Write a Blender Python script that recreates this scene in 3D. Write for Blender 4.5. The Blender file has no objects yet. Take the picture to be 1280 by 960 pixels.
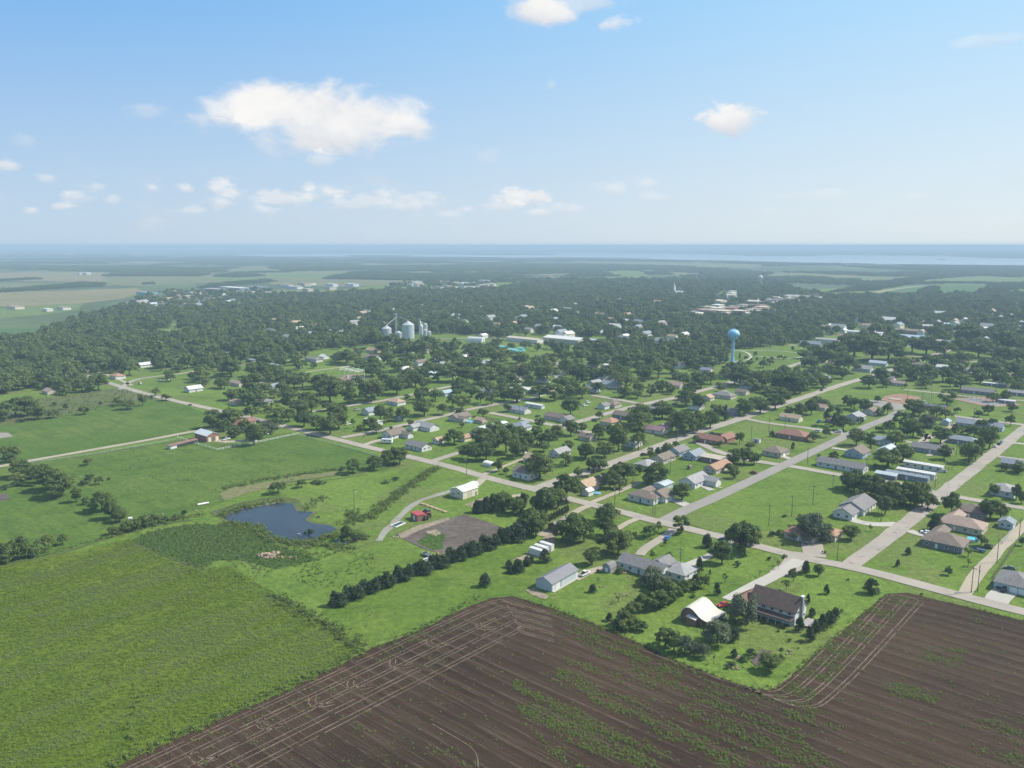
import bpy, math, random
import numpy as np
from mathutils import Vector, noise as mnoise

R = math.radians
rng = np.random.default_rng(7)
random.seed(7)
sc = bpy.context.scene
COL = sc.collection

# ------------------------------------------------------------------ camera
FPX = 1035.0
PITCH = math.atan(173.5 / FPX)
CAMZ = 130.0
cd = bpy.data.cameras.new("camera")
cd.sensor_width = 36.0
cd.lens = FPX / 1280 * 36
cd.clip_start = 1.0
cd.clip_end = 200000.0
cam = bpy.data.objects.new("camera", cd)
COL.objects.link(cam)
cam.location = (0, 0, CAMZ)
cam.rotation_euler = (math.pi / 2 - PITCH, 0, 0)
sc.camera = cam

# ------------------------------------------------------------------ light
SUN_AZ = R(78)      # clockwise from +Y
SUN_EL = R(45)
sun_dir = Vector((math.sin(SUN_AZ) * math.cos(SUN_EL), math.cos(SUN_AZ) * math.cos(SUN_EL), math.sin(SUN_EL)))
ld = bpy.data.lights.new("sun", 'SUN')
ld.energy = 4.8
ld.angle = R(0.5)
ld.color = (1.0, 0.935, 0.83)
lo = bpy.data.objects.new("sun", ld)
COL.objects.link(lo)
lo.rotation_euler = (-sun_dir).to_track_quat('-Z', 'Y').to_euler()

sc.view_settings.view_transform = 'Standard'
sc.view_settings.look = 'None'
sc.view_settings.gamma = 1.0
sc.view_settings.exposure = 0.60
sc.render.film_transparent = False
sc.cycles.max_bounces = 6
sc.cycles.diffuse_bounces = 2
sc.cycles.glossy_bounces = 2
sc.cycles.transparent_max_bounces = 4
sc.cycles.volume_bounces = 0
sc.cycles.use_denoising = True
sc.cycles.sample_clamp_indirect = 4.0


def pix_dir(px, py):
    dx = (px - 640.0) / FPX
    dy = (480.0 - py) / FPX
    s, c = math.sin(PITCH), math.cos(PITCH)
    return dx, dy * s + c, dy * c - s


def at(px, py, z=0.0):
    x, y, zz = pix_dir(px, py)
    t = (z - CAMZ) / zz
    return x * t, y * t


def at_np(P, z=0.0):
    return np.array([at(a, b, z) for a, b in P])


def proj(x, y, z=0.0):
    s, c = math.sin(PITCH), math.cos(PITCH)
    zz = z - CAMZ
    f = y * c - zz * s
    u = y * s + zz * c
    return 640 + FPX * x / f, 480 - FPX * u / f


def ppm(py):
    """pixels per metre (1280 wide) for something standing at image row py"""
    _, y = at(640, py)
    return FPX / math.hypot(y, CAMZ)


AZU = math.atan2(920, 1049.0)
AZV = math.atan2(-1188, 1049.0)
ANG = {'U': math.pi / 2 - AZU, 'V': math.pi / 2 - AZV, 'X': 0.0}   # heading angle (ccw from +X)

# ------------------------------------------------------------------ node helpers
class NT:
    def __init__(self, nt):
        self.nt = nt
        self.n = nt.nodes
        self.l = nt.links

    def node(self, t, **kw):
        n = self.n.new(t)
        for k, v in kw.items():
            setattr(n, k, v)
        return n

    def put(self, sock, v):
        if isinstance(v, bpy.types.NodeSocket):
            self.l.new(v, sock)
        else:
            sock.default_value = v

    def m(self, op, a, b=0.0, c=0.0, clamp=False):
        n = self.node('ShaderNodeMath', operation=op, use_clamp=clamp)
        self.put(n.inputs[0], a)
        self.put(n.inputs[1], b)
        self.put(n.inputs[2], c)
        return n.outputs[0]

    def mix(self, f, a, b):
        n = self.node('ShaderNodeMix', data_type='RGBA')
        self.put(n.inputs[0], f)
        self.put(n.inputs[6], a if isinstance(a, bpy.types.NodeSocket) else (*a, 1))
        self.put(n.inputs[7], b if isinstance(b, bpy.types.NodeSocket) else (*b, 1))
        return n.outputs[2]

    def ss(self, v, lo, hi):
        n = self.node('ShaderNodeMapRange', interpolation_type='SMOOTHSTEP')
        self.put(n.inputs[0], v)
        n.inputs[1].default_value = lo
        n.inputs[2].default_value = hi
        return n.outputs[0]

    def noise(self, vec, scale, detail=4.0, rough=0.6, dist=0.0):
        n = self.node('ShaderNodeTexNoise')
        self.put(n.inputs['Vector'], vec)
        n.inputs['Scale'].default_value = scale
        n.inputs['Detail'].default_value = detail
        n.inputs['Roughness'].default_value = rough
        n.inputs['Distortion'].default_value = dist
        return n.outputs[0]

    def pos(self, rot=0.0, scale=(1, 1, 1)):
        g = self.node('ShaderNodeNewGeometry')
        mp = self.node('ShaderNodeMapping')
        mp.inputs['Rotation'].default_value = (0, 0, rot)
        mp.inputs['Scale'].default_value = scale
        # rotate first, then scale
        mp2 = self.node('ShaderNodeMapping')
        mp2.inputs['Rotation'].default_value = (0, 0, rot)
        mp.inputs['Rotation'].default_value = (0, 0, 0)
        self.l.new(g.outputs['Position'], mp2.inputs['Vector'])
        self.l.new(mp2.outputs[0], mp.inputs['Vector'])
        return mp.outputs[0]


# ------------------------------------------------------------------ world: sky and clouds
w = bpy.data.worlds.new("World")
sc.world = w
w.use_nodes = True
W = NT(w.node_tree)
W.n.clear()
sky = W.node('ShaderNodeTexSky', sky_type='NISHITA', sun_disc=False)
sky.sun_elevation = SUN_EL
sky.sun_rotation = SUN_AZ
sky.altitude = 400
sky.air_density = 1.0
sky.dust_density = 1.0
sky.ozone_density = 1.0
tc = W.node('ShaderNodeTexCoord')
sep = W.node('ShaderNodeSeparateXYZ')
W.l.new(tc.outputs['Generated'], sep.inputs[0])
az = W.m('ARCTAN2', sep.outputs[0], sep.outputs[1])
el = W.m('ARCSINE', sep.outputs[2])
# warped coordinates for ragged cloud edges
cmb = W.node('ShaderNodeCombineXYZ')
W.put(cmb.inputs[0], az)
W.put(cmb.inputs[1], W.m('MULTIPLY', el, 1.5))
n1 = W.noise(cmb.outputs[0], 15.0, 10.0, 0.60, 0.35)
n2 = W.noise(cmb.outputs[0], 38.0, 7.0, 0.6, 0.3)
n3 = W.noise(cmb.outputs[0], 5.0, 5.0, 0.55)


def sky_ang(px, py):
    x, y, z = pix_dir(px, py)
    return math.atan2(x, y), math.atan2(z, math.hypot(x, y))


# px, py, rx px, ry px, strength
CLOUDS = [(345, 134, 76, 34, 1.0), (400, 142, 84, 44, 1.0), (446, 152, 80, 38, 1.0), (405, 168, 80, 30, .95), (295, 138, 52, 22, .8), (500, 158, 42, 18, .9), (405, 200, 24, 9, .5), (256, 150, 26, 14, .5), (350, 250, 40, 10, .6), (440, 255, 36, 10, .5), (500, 258, 30, 9, .55), (275, 232, 18, 9, .7), (480, 243, 22, 9, .7), (540, 246, 20, 8, .5), (332, 262, 22, 7, .6), (384, 236, 10, 7, .8), (672, 266, 20, 6, .6), (140, 250, 12, 6, .4), (120, 234, 12, 6, .35), (560, 268, 20, 5, .4),
          (668, 14, 52, 22, 1.0), (768, 30, 24, 10, .75), (730, 4, 60, 14, .5), (912, 150, 36, 21, 1.0), (905, 139, 15, 12, .9),
          (290, 240, 18, 11, .75), (275, 252, 20, 8, .6), (322, 258, 14, 8, .65), (385, 245, 20, 10, .7), (418, 240, 24, 10, .85), (470, 250, 40, 9, .55),
          (530, 254, 28, 8, .6), (650, 247, 34, 13, .85), (706, 260, 26, 8, .55), (628, 258, 24, 8, .6), (765, 236, 24, 10, .45), (806, 230, 22, 9, .45),
          (10, 207, 15, 8, .7), (100, 245, 24, 9, .7), (42, 263, 13, 7, .7), (78, 258, 16, 5, .6), (232, 236, 12, 8, .7), (190, 234, 8, 6, .6), (60, 222, 16, 8, .45),
          (240, 264, 24, 6, .5), (584, 262, 12, 6, .55), (960, 262, 16, 6, .4), (1140, 246, 24, 8, .35), (186, 138, 30, 12, .3), (690, 106, 8, 10, .3),
          (1240, 50, 50, 10, .3), (30, 175, 16, 10, .25), (610, 196, 20, 12, .22), (820, 246, 30, 8, .35), (1000, 245, 60, 8, .25)]
mask = None
shade = None
for (cx, cy, rx, ry, stg) in CLOUDS:
    a0, e0 = sky_ang(cx, cy)
    a1, _ = sky_ang(cx + rx, cy)
    _, e1 = sky_ang(cx, cy - ry)
    u = W.m('DIVIDE', W.m('SUBTRACT', az, a0), abs(a1 - a0))
    v = W.m('DIVIDE', W.m('SUBTRACT', el, e0), abs(e1 - e0))
    d = W.m('SQRT', W.m('ADD', W.m('MULTIPLY', u, u), W.m('MULTIPLY', v, v)))
    nn = n1 if rx > 40 else n2
    d = W.m('SUBTRACT', d, W.m('MULTIPLY', W.m('SUBTRACT', nn, 0.5), 2.3 if rx > 40 else 3.2))
    mk = W.m('MULTIPLY', W.ss(d, 1.22, 0.42 if rx > 30 else 0.05), stg)
    mask = mk if mask is None else W.m('MAXIMUM', mask, mk)
    sh = W.m('MULTIPLY', W.ss(v, -1.3, 0.5), W.m('GREATER_THAN', mk, 0.02))
    shade = sh if shade is None else W.m('MAXIMUM', shade, sh)
# faint broken veil low over the horizon
band = W.m('MULTIPLY', W.ss(el, 0.0, 0.03), W.ss(el, 0.11, 0.05))
veil = W.m('MULTIPLY', W.m('MULTIPLY', W.ss(n1, 0.48, 0.72), band), 0.35)
mask = W.m('MAXIMUM', mask, veil)
shade2 = W.m('ADD', W.m('MULTIPLY', shade, 0.62), W.m('MULTIPLY', W.ss(n1, 0.3, 0.7), 0.38))
ccol = W.mix(shade2, (0.62, 0.67, 0.76), (0.99, 0.98, 0.965))
bg1 = W.node('ShaderNodeBackground')
SKY_STR = 0.087
# a milky summer sky: the blue of the clear sky thinned by moisture, more so low down
warm = W.ss(az, -0.75, 0.8)
lowc = W.mix(warm, (4.0, 5.1, 6.3), (5.9, 6.5, 6.8))
highc = W.mix(warm, (1.0, 3.3, 6.8), (3.2, 5.8, 8.0))
milkc = W.mix(W.ss(el, -0.04, 0.36), lowc, highc)
milkc = W.mix(W.ss(el, 0.34, 0.80), milkc, (3.1, 3.9, 4.9))  # unseen sky above the frame, greyed to take blue out of the ambient light
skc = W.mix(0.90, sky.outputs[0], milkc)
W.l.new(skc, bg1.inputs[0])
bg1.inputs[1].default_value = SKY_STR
bg2 = W.node('ShaderNodeBackground')
W.l.new(ccol, bg2.inputs[0])
bg2.inputs[1].default_value = 0.64
mx = W.node('ShaderNodeMixShader')
W.l.new(mask, mx.inputs[0])
W.l.new(bg1.outputs[0], mx.inputs[1])
W.l.new(bg2.outputs[0], mx.inputs[2])
wo = W.node('ShaderNodeOutputWorld')
W.l.new(mx.outputs[0], wo.inputs[0])
w.cycles.sampling_method = 'MANUAL'
w.cycles.sample_map_resolution = 512

# ------------------------------------------------------------------ materials
MATS = {}


def newmat(name):
    m = bpy.data.materials.new(name)
    m.use_nodes = True
    T = NT(m.node_tree)
    T.n.clear()
    b = T.node('ShaderNodeBsdfPrincipled')
    o = T.node('ShaderNodeOutputMaterial')
    T.l.new(b.outputs[0], o.inputs[0])
    b.inputs['Specular IOR Level'].default_value = 0.2
    b.inputs['Roughness'].default_value = 0.85
    MATS[name] = m
    return m, T, b


def bump(T, b, h, strength, dist):
    n = T.node('ShaderNodeBump')
    n.inputs['Strength'].default_value = strength
    n.inputs['Distance'].default_value = dist
    T.l.new(h, n.inputs['Height'])
    T.l.new(n.outputs[0], b.inputs['Normal'])


def ground_mat(name, ca, cb, cc, big=0.02, mid=0.15, fine=1.3, bs=0.6, bd=0.3, streak=None, spot=None, lots=False):
    """grass or soil: two large-scale tones, a third in patches, fine grain, bumps"""
    m, T, b = newmat(name)
    p = T.pos()
    f1 = T.ss(T.noise(p, big, 5, 0.6), 0.38, 0.64)
    f2 = T.ss(T.noise(p, mid, 6, 0.65), 0.46, 0.68)
    g = T.noise(p, fine, 6, 0.75)
    c = T.mix(f1, ca, cb)
    c = T.mix(T.m('MULTIPLY', f2, 0.75), c, cc)
    if streak:
        ps = T.pos(rot=-ANG[streak], scale=(0.012, 0.22, 1))
        st = T.ss(T.noise(ps, 1.0, 5, 0.6), 0.42, 0.66)
        c = T.mix(T.m('MULTIPLY', st, 0.5), c, tuple(x * 0.68 for x in ca))
    if lots:
        vo = T.node('ShaderNodeTexVoronoi', distance='CHEBYCHEV')
        T.l.new(T.pos(rot=-ANG['U']), vo.inputs['Vector'])
        vo.inputs['Scale'].default_value = 1 / 30.0
        vo.inputs['Randomness'].default_value = .7
        sc3 = T.node('ShaderNodeSeparateColor')
        T.l.new(vo.outputs['Color'], sc3.inputs[0])
        c = T.mix(T.m('MULTIPLY', sc3.outputs[0], .40), c, tuple(x * 1.35 for x in cb))
        c = T.mix(T.m('MULTIPLY', T.m('GREATER_THAN', sc3.outputs[1], .72), .45), c, (.115, .135, .045))
    if spot:
        sp = T.ss(T.noise(p, fine * 0.45, 3, 0.5), 0.60, 0.70)
        c = T.mix(T.m('MULTIPLY', sp, 0.8), c, spot)
    g2 = T.noise(p, fine * .28, 4, 0.7)
    k = T.m('ADD', T.m('ADD', 0.50, T.m('MULTIPLY', T.ss(g, 0.30, 0.70), 0.55)), T.m('MULTIPLY', T.ss(g2, 0.32, 0.68), 0.42))
    mul = T.node('ShaderNodeMix', data_type='RGBA', blend_type='MULTIPLY')
    mul.inputs[0].default_value = 1.0
    T.l.new(c, mul.inputs[6])
    gc = T.node('ShaderNodeCombineColor')
    for i in range(3):
        T.l.new(k, gc.inputs[i])
    T.l.new(gc.outputs[0], mul.inputs[7])
    T.l.new(mul.outputs[2], b.inputs['Base Color'])
    b.inputs['Roughness'].default_value = 0.95
    b.inputs['Specular IOR Level'].default_value = 0.1
    bump(T, b, g, bs, bd)
    return m


ground_mat('grass', (.080, .140, .020), (.108, .162, .029), (.055, .104, .016), mid=.09, spot=(.125, .15, .055), lots=True)
ground_mat('grass_bright', (.080, .138, .019), (.100, .152, .025), (.060, .108, .016), big=.03, mid=.08)
ground_mat('pasture', (.068, .124, .019), (.094, .142, .026), (.042, .090, .016), big=.014, mid=.07, streak='V', spot=(.12, .14, .06))
ground_mat('pasture_rough', (.092, .120, .040), (.115, .130, .055), (.062, .092, .032), big=.02, mid=.12, bs=1, bd=.7)
ground_mat('crop', (.096, .156, .015), (.120, .166, .019), (.068, .124, .014), big=.010, mid=.10, fine=1.8, bs=1, bd=.8, streak='U')
ground_mat('weed_patch', (.060, .118, .024), (.075, .130, .028), (.042, .088, .020), big=.05, mid=.3, bs=1, bd=1)
ground_mat('dry_weeds', (.16, .155, .075), (.13, .145, .06), (.10, .115, .045), big=.03, mid=.2)
ground_mat('gravel_lot', (.095, .080, .070), (.125, .108, .096), (.070, .057, .048), big=.04, mid=.2)
ground_mat('bare_dirt', (.26, .215, .165), (.22, .18, .135), (.16, .16, .09), big=.05, mid=.3)
ground_mat('infield', (.25, .155, .11), (.28, .18, .13), (.22, .14, .10), big=.05, mid=.3)
ground_mat('field_green', (.105, .155, .045), (.115, .165, .05), (.085, .13, .04), big=.004, mid=.02, fine=.3)
ground_mat('field_deep', (.055, .115, .035), (.065, .125, .04), (.05, .10, .035), big=.004, mid=.02, fine=.3)
ground_mat('field_tan', (.215, .185, .095), (.17, .165, .08), (.125, .135, .06), big=.004, mid=.02, fine=.3, streak='V')
ground_mat('field_olive', (.135, .15, .065), (.155, .16, .07), (.105, .13, .05), big=.004, mid=.02, fine=.3, streak='V')
ground_mat('wood_floor', (.040, .070, .022), (.050, .085, .026), (.035, .058, .020), big=.01, mid=.05)
ground_mat('rubble', (.30, .26, .22), (.20, .17, .14), (.42, .36, .31), mid=.8, big=.5)


def pave_mat(name, ca, cb, patch, crack=0.5):
    m, T, b = newmat(name)
    p = T.pos()
    f1 = T.ss(T.noise(p, 0.06, 5, 0.6), 0.35, 0.65)
    f2 = T.ss(T.noise(p, 0.25, 5, 0.75), 0.56, 0.66)
    g = T.noise(p, 2.2, 5, 0.7)
    c = T.mix(f1, ca, cb)
    c = T.mix(T.m('MULTIPLY', f2, crack), c, patch)
    c = T.mix(T.m('MULTIPLY', T.ss(g, 0.5, 0.75), 0.35), c, tuple(x * .7 for x in ca))
    T.l.new(c, b.inputs['Base Color'])
    bump(T, b, g, 0.3, 0.05)


pave_mat('road', (.32, .29, .248), (.275, .25, .215), (.16, .15, .14))
pave_mat('road_dark', (.225, .213, .195), (.245, .232, .21), (.14, .138, .135), .3)
pave_mat('road_patched', (.31, .282, .245), (.27, .245, .215), (.12, .10, .092), .95)
pave_mat('gravel', (.34, .30, .235), (.30, .265, .205), (.22, .20, .14), .5)
pave_mat('concrete', (.38, .365, .33), (.35, .335, .305), (.34, .32, .29), .4)
pave_mat('wet_gravel', (.25, .25, .22), (.22, .20, .17), (.12, .15, .07), .8)
pave_mat('rut', (.075, .09, .03), (.06, .085, .025), (.11, .11, .05), .8)


def plow_mat():
    m, T, b = newmat('plowed_soil')
    p = T.pos()
    rot = -ANG['V']
    # across-row coordinate
    pr = T.pos(rot=rot)
    s = T.node('ShaderNodeSeparateXYZ')
    T.l.new(pr, s.inputs[0])
    wob = T.m('MULTIPLY', T.m('SUBTRACT', T.noise(p, 0.03, 2, 0.5), 0.5), 3.0)
    yy = T.m('ADD', s.outputs[1], wob)
    fur = T.m('SINE', T.m('MULTIPLY', yy, 2 * math.pi / 0.76))          # crop rows
    pas = T.m('SINE', T.m('MULTIPLY', yy, 2 * math.pi / 5.6))            # planter passes
    pas2 = T.m('SINE', T.m('MULTIPLY', yy, 2 * math.pi / 2.3))
    pst = T.noise(T.pos(rot=rot, scale=(0.02, 0.55, 1)), 1.0, 5, 0.65)   # long streaks
    big = T.ss(T.noise(p, 0.012, 4, 0.55), 0.36, 0.66)
    g = T.noise(p, 1.6, 6, 0.8)
    c = T.mix(big, (.032, .0178, .0092), (.057, .0335, .0180))
    c = T.mix(T.m('MULTIPLY', T.ss(pst, 0.48, 0.70), 0.75), c, (.088, .060, .040))
    fn = T.noise(T.pos(rot=rot, scale=(0.03, 1.7, 1)), 1.0, 4, 0.6)
    c = T.mix(T.m('MULTIPLY', T.ss(fn, 0.55, 0.72), 0.55), c, (.10, .070, .050))
    c = T.mix(T.m('MULTIPLY', T.ss(fn, 0.45, 0.30), 0.5), c, (.022, .013, .009))
    line = T.m('MULTIPLY', T.ss(pas, 0.90, 0.995), T.ss(T.noise(p, 0.12, 4, 0.6), 0.38, 0.6))
    c = T.mix(T.m('MULTIPLY', line, 0.45), c, (.13, .10, .078))
    dk = T.m('MULTIPLY', T.ss(pas2, 0.55, 0.95), T.ss(T.noise(p, 0.07, 4, 0.6), 0.42, 0.62))
    c = T.mix(T.m('MULTIPLY', dk, 0.55), c, (.026, .017, .013))
    c = T.mix(T.m('MULTIPLY', T.ss(g, 0.56, 0.74), 0.6), c, (.110, .083, .066))
    c = T.mix(T.m('MULTIPLY', T.ss(g, 0.46, 0.30), 0.5), c, (.035, .022, .017))
    gr = T.m('MULTIPLY', T.ss(T.noise(p, 0.05, 5, 0.6), 0.55, 0.68), T.ss(T.noise(p, 0.9, 4, 0.7), 0.50, 0.62))
    c = T.mix(T.m('MULTIPLY', gr, 0.45), c, (.075, .115, .03))
    T.l.new(c, b.inputs['Base Color'])
    b.inputs['Roughness'].default_value = 1.0
    h = T.m('ADD', T.m('MULTIPLY', fur, 0.06), T.m('ADD', g, T.m('MULTIPLY', pas, 0.3)))
    bump(T, b, h, 1.0, 0.45)


plow_mat()


def simple(name, col, rough=0.7, metal=0.0, spec=0.3, var=0.25, sc_=0.8, bs=0.0, alpha=None):
    m, T, b = newmat(name)
    if var > 0:
        tcn = T.node('ShaderNodeTexCoord')
        oi = T.node('ShaderNodeObjectInfo')
        v = T.node('ShaderNodeVectorMath', operation='ADD')
        T.l.new(tcn.outputs['Object'], v.inputs[0])
        T.l.new(oi.outputs['Location'], v.inputs[1])
        n = T.noise(v.outputs[0], sc_, 4, 0.65)
        c = T.mix(T.ss(n, 0.3, 0.75), tuple(min(1, x * (1 + var * .6)) for x in col), tuple(x * (1 - var) for x in col))
        T.l.new(c, b.inputs['Base Color'])
        if bs:
            bump(T, b, n, bs, 0.1)
    else:
        b.inputs['Base Color'].default_value = (*col, 1)
    b.inputs['Roughness'].default_value = rough
    b.inputs['Metallic'].default_value = metal
    b.inputs['Specular IOR Level'].default_value = spec
    return m


def clad(name, col, period=0.2, axis=2, rough=0.6, depth=0.35, dark=0.85):
    """boarded siding (axis 2) or ribbed metal / shingle courses (axis 0 or 1) in object space"""
    m, T, b = newmat(name)
    tcn = T.node('ShaderNodeTexCoord')
    s = T.node('ShaderNodeSeparateXYZ')
    T.l.new(tcn.outputs['Object'], s.inputs[0])
    wv = T.m('FRACT', T.m('DIVIDE', s.outputs[axis], period))
    n = T.noise(tcn.outputs['Object'], 0.9, 5, 0.7)
    n2_ = T.noise(tcn.outputs['Object'], 0.25, 3, 0.6)
    c = T.mix(T.ss(n, 0.32, 0.72), tuple(min(1, x * 1.12) for x in col), tuple(x * dark for x in col))
    c = T.mix(T.m('MULTIPLY', T.ss(n2_, 0.5, 0.75), 0.35), c, tuple(x * 0.7 for x in col))
    T.l.new(c, b.inputs['Base Color'])
    b.inputs['Roughness'].default_value = rough
    bump(T, b, wv, depth, 0.05)
    return m


def leafmat(name, ca, cb, cc):
    m, T, b = newmat(name)
    oi = T.node('ShaderNodeObjectInfo')
    p = T.pos()
    n = T.noise(p, 0.55, 4, 0.7)
    c = T.mix(oi.outputs['Random'], ca, cb)
    c = T.mix(T.ss(n, 0.42, 0.66), c, cc)
    T.l.new(c, b.inputs['Base Color'])
    b.inputs['Roughness'].default_value = 0.7
    b.inputs['Specular IOR Level'].default_value = 0.15
    tr = T.node('ShaderNodeBsdfTranslucent')
    T.l.new(c, tr.inputs[0])
    mxs = T.node('ShaderNodeMixShader')
    mxs.inputs[0].default_value = 0.22
    T.l.new(b.outputs[0], mxs.inputs[1])
    T.l.new(tr.outputs[0], mxs.inputs[2])
    o = [q for q in T.n if q.type == 'OUTPUT_MATERIAL'][0]
    T.l.new(mxs.outputs[0], o.inputs[0])
    return m


leafmat('leaf_dark', (.058, .105, .026), (.115, .162, .044), (.138, .182, .054))
leafmat('leaf_green', (.105, .158, .036), (.145, .185, .050), (.165, .205, .062))
leafmat('leaf_pale', (.105, .142, .075), (.125, .155, .088), (.155, .185, .11))
leafmat('leaf_cedar', (.040, .070, .032), (.050, .080, .036), (.070, .100, .046))
leafmat('leaf_dry', (.14, .13, .085), (.13, .125, .08), (.17, .16, .11))
leafmat('leaf_weed', (.115, .185, .030), (.14, .205, .038), (.17, .23, .05))
leafmat('leaf_crop', (.118, .178, .019), (.145, .192, .023), (.108, .166, .019))
simple('bark', (.11, .085, .065), .95, var=.3, sc_=1.5)
simple('pole_wood', (.13, .105, .085), .95, var=.2)
simple('glass_dark', (.03, .04, .05), .12, spec=.6, var=0)
simple('tyre', (.02, .02, .02), .9, var=0)
simple('rim', (.4, .4, .42), .4, .6, var=0)
simple('white_trim', (.74, .74, .72), .6, var=.08)
simple('galvanised', (.52, .55, .58), .42, .35, var=.15, sc_=.4)
simple('steel_dark', (.16, .17, .18), .6, .4, var=.15)
simple('chrome', (.6, .6, .6), .25, .9, var=0)
simple('lamp_glass', (.8, .8, .75), .2, var=0)
simple('lamp_red', (.35, .02, .02), .3, var=0)
simple('brick', (.24, .13, .10), .9, var=.3, sc_=2)
simple('wood_pale', (.42, .32, .22), .85, var=.3)
simple('pool_water', (.05, .45, .60), .1, spec=.5, var=.1)
simple('asphalt', (.07, .07, .072), .9, var=.3)


def water_mat(name, col, rough, bs, scale):
    m, T, b = newmat(name)
    p = T.pos()
    n = T.noise(p, scale, 4, 0.6)
    c = T.mix(T.ss(T.noise(p, scale * .05, 3, .5), .35, .7), col, tuple(x * 1.35 for x in col))
    T.l.new(c, b.inputs['Base Color'])
    b.inputs['Roughness'].default_value = rough
    b.inputs['IOR'].default_value = 1.33
    b.inputs['Specular IOR Level'].default_value = 0.5
    bump(T, b, n, bs, 0.15)


water_mat('pond_water', (.026, .030, .034), .12, .2, 1.2)
water_mat('lake_water', (.42, .48, .50), .05, .0, .05)

# ------------------------------------------------------------------ mesh helpers
class MB:
    def __init__(self):
        self.v = []
        self.f = []

    def add(self, V, F):
        o = len(self.v)
        self.v.extend([tuple(map(float, p)) for p in V])
        self.f.extend([tuple(i + o for i in f) for f in F])
        return self

    def box(self, x0, x1, y0, y1, z0, z1):
        V = [(x0, y0, z0), (x1, y0, z0), (x1, y1, z0), (x0, y1, z0), (x0, y0, z1), (x1, y0, z1), (x1, y1, z1), (x0, y1, z1)]
        F = [(0, 3, 2, 1), (4, 5, 6, 7), (0, 1, 5, 4), (1, 2, 6, 5), (2, 3, 7, 6), (3, 0, 4, 7)]
        return self.add(V, F)

    def prism(self, prof, y0, y1, axis='y'):
        """profile of (a, z) extruded along y (or x)"""
        n = len(prof)
        V = [(a, y0, z) for a, z in prof] + [(a, y1, z) for a, z in prof]
        if axis == 'x':
            V = [(y, a, z) for a, y, z in V]
        F = [tuple(range(n)), tuple(range(2 * n - 1, n - 1, -1))] + [(i, (i + 1) % n, n + (i + 1) % n, n + i) for i in range(n)]
        return self.add(V, F)

    def tube(self, p, q, r0, r1=None, n=8, cap=True):
        r1 = r0 if r1 is None else r1
        p, q = Vector(p), Vector(q)
        d = (q - p).normalized()
        a = d.orthogonal().normalized()
        b = d.cross(a)
        V = []
        for c, r in ((p, r0), (q, r1)):
            for i in range(n):
                t = 2 * math.pi * i / n
                V.append(c + a * (r * math.cos(t)) + b * (r * math.sin(t)))
        F = [(i, (i + 1) % n, n + (i + 1) % n, n + i) for i in range(n)]
        if cap:
            F += [tuple(range(n - 1, -1, -1)), tuple(range(n, 2 * n))]
        return self.add(V, F)

    def lathe(self, prof, n=20, c=(0, 0)):
        V = []
        for r, z in prof:
            for i in range(n):
                t = 2 * math.pi * i / n
                V.append((c[0] + r * math.cos(t), c[1] + r * math.sin(t), z))
        F = []
        for k in range(len(prof) - 1):
            for i in range(n):
                F.append((k * n + i, k * n + (i + 1) % n, (k + 1) * n + (i + 1) % n, (k + 1) * n + i))
        return self.add(V, F)

    def mesh(self, name, mat=None, smooth=False):
        me = bpy.data.meshes.new(name)
        me.from_pydata(self.v, [], self.f)
        if mat:
            me.materials.append(MATS[mat] if isinstance(mat, str) else mat)
        if smooth:
            me.polygons.foreach_set('use_smooth', [True] * len(me.polygons))
        me.update()
        return me

    def part(self, name, mat, parent=None, smooth=False):
        return link(name, self.mesh(name, mat, smooth), parent)


def link(name, me, parent=None):
    o = bpy.data.objects.new(name, me)
    COL.objects.link(o)
    if parent is not None:
        o.parent = parent
    return o


def thing(name, label, cat, x, y, rz=0.0, group=None, z=0.0):
    o = bpy.data.objects.new(name, None)
    o.empty_display_size = 1
    COL.objects.link(o)
    o.location = (x, y, z)
    o.rotation_euler = (0, 0, rz)
    tag(o, label, cat, group)
    return o


def tag(o, label, cat, group=None, kind=None):
    if label:
        o['label'] = label
    if cat:
        o['category'] = cat
    if group:
        o['group'] = group
    if kind:
        o['kind'] = kind
    return o


def copy_tree(o, parent=None):
    c = o.copy()
    COL.objects.link(c)
    c.parent = parent
    for ch in o.children:
        copy_tree(ch, c)
    return c


# ------------------------------------------------------------------ ground sheets
def jag(P, step, amp, seed=0.0):
    """subdivide a closed world polygon and roughen its outline"""
    out = []
    n = len(P)
    for i in range(n):
        a, b = np.array(P[i]), np.array(P[(i + 1) % n])
        L = np.linalg.norm(b - a)
        k = max(1, min(60, int(L / step)))
        nrm = np.array([-(b - a)[1], (b - a)[0]]) / max(L, 1e-6)
        for j in range(k):
            t = j / k
            q = a + (b - a) * t
            s = mnoise.noise(Vector((q[0] / step * .6, q[1] / step * .6, seed))) * amp if j else 0
            out.append(q + nrm * s)
    return out


def sheet(name, P, mat, z, step=6.0, amp=1.0, world=False, kind='structure'):
    Q = P if world else at_np(P)
    Q = jag(Q, step, amp, len(name))
    me = bpy.data.meshes.new(name)
    from mathutils.geometry import tessellate_polygon
    V = [Vector((q[0], q[1], z)) for q in Q]
    tris = tessellate_polygon([V])
    me.from_pydata([tuple(v) for v in V], [], [tuple(t) for t in tris])
    me.materials.append(MATS[mat])
    me.update()
    # face up
    up = [p.index for p in me.polygons if p.normal.z < 0]
    if up:
        me.flip_normals() if len(up) == len(me.polygons) else None
    o = link(name, me)
    tag(o, None, None, None, kind)
    return o


def smooth_line(P, it=2):
    for _ in range(it):
        Q = [P[0]]
        for i in range(len(P) - 1):
            a, b = P[i], P[i + 1]
            Q.append(a * .75 + b * .25)
            Q.append(a * .25 + b * .75)
        Q.append(P[-1])
        P = Q
    return P


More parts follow.
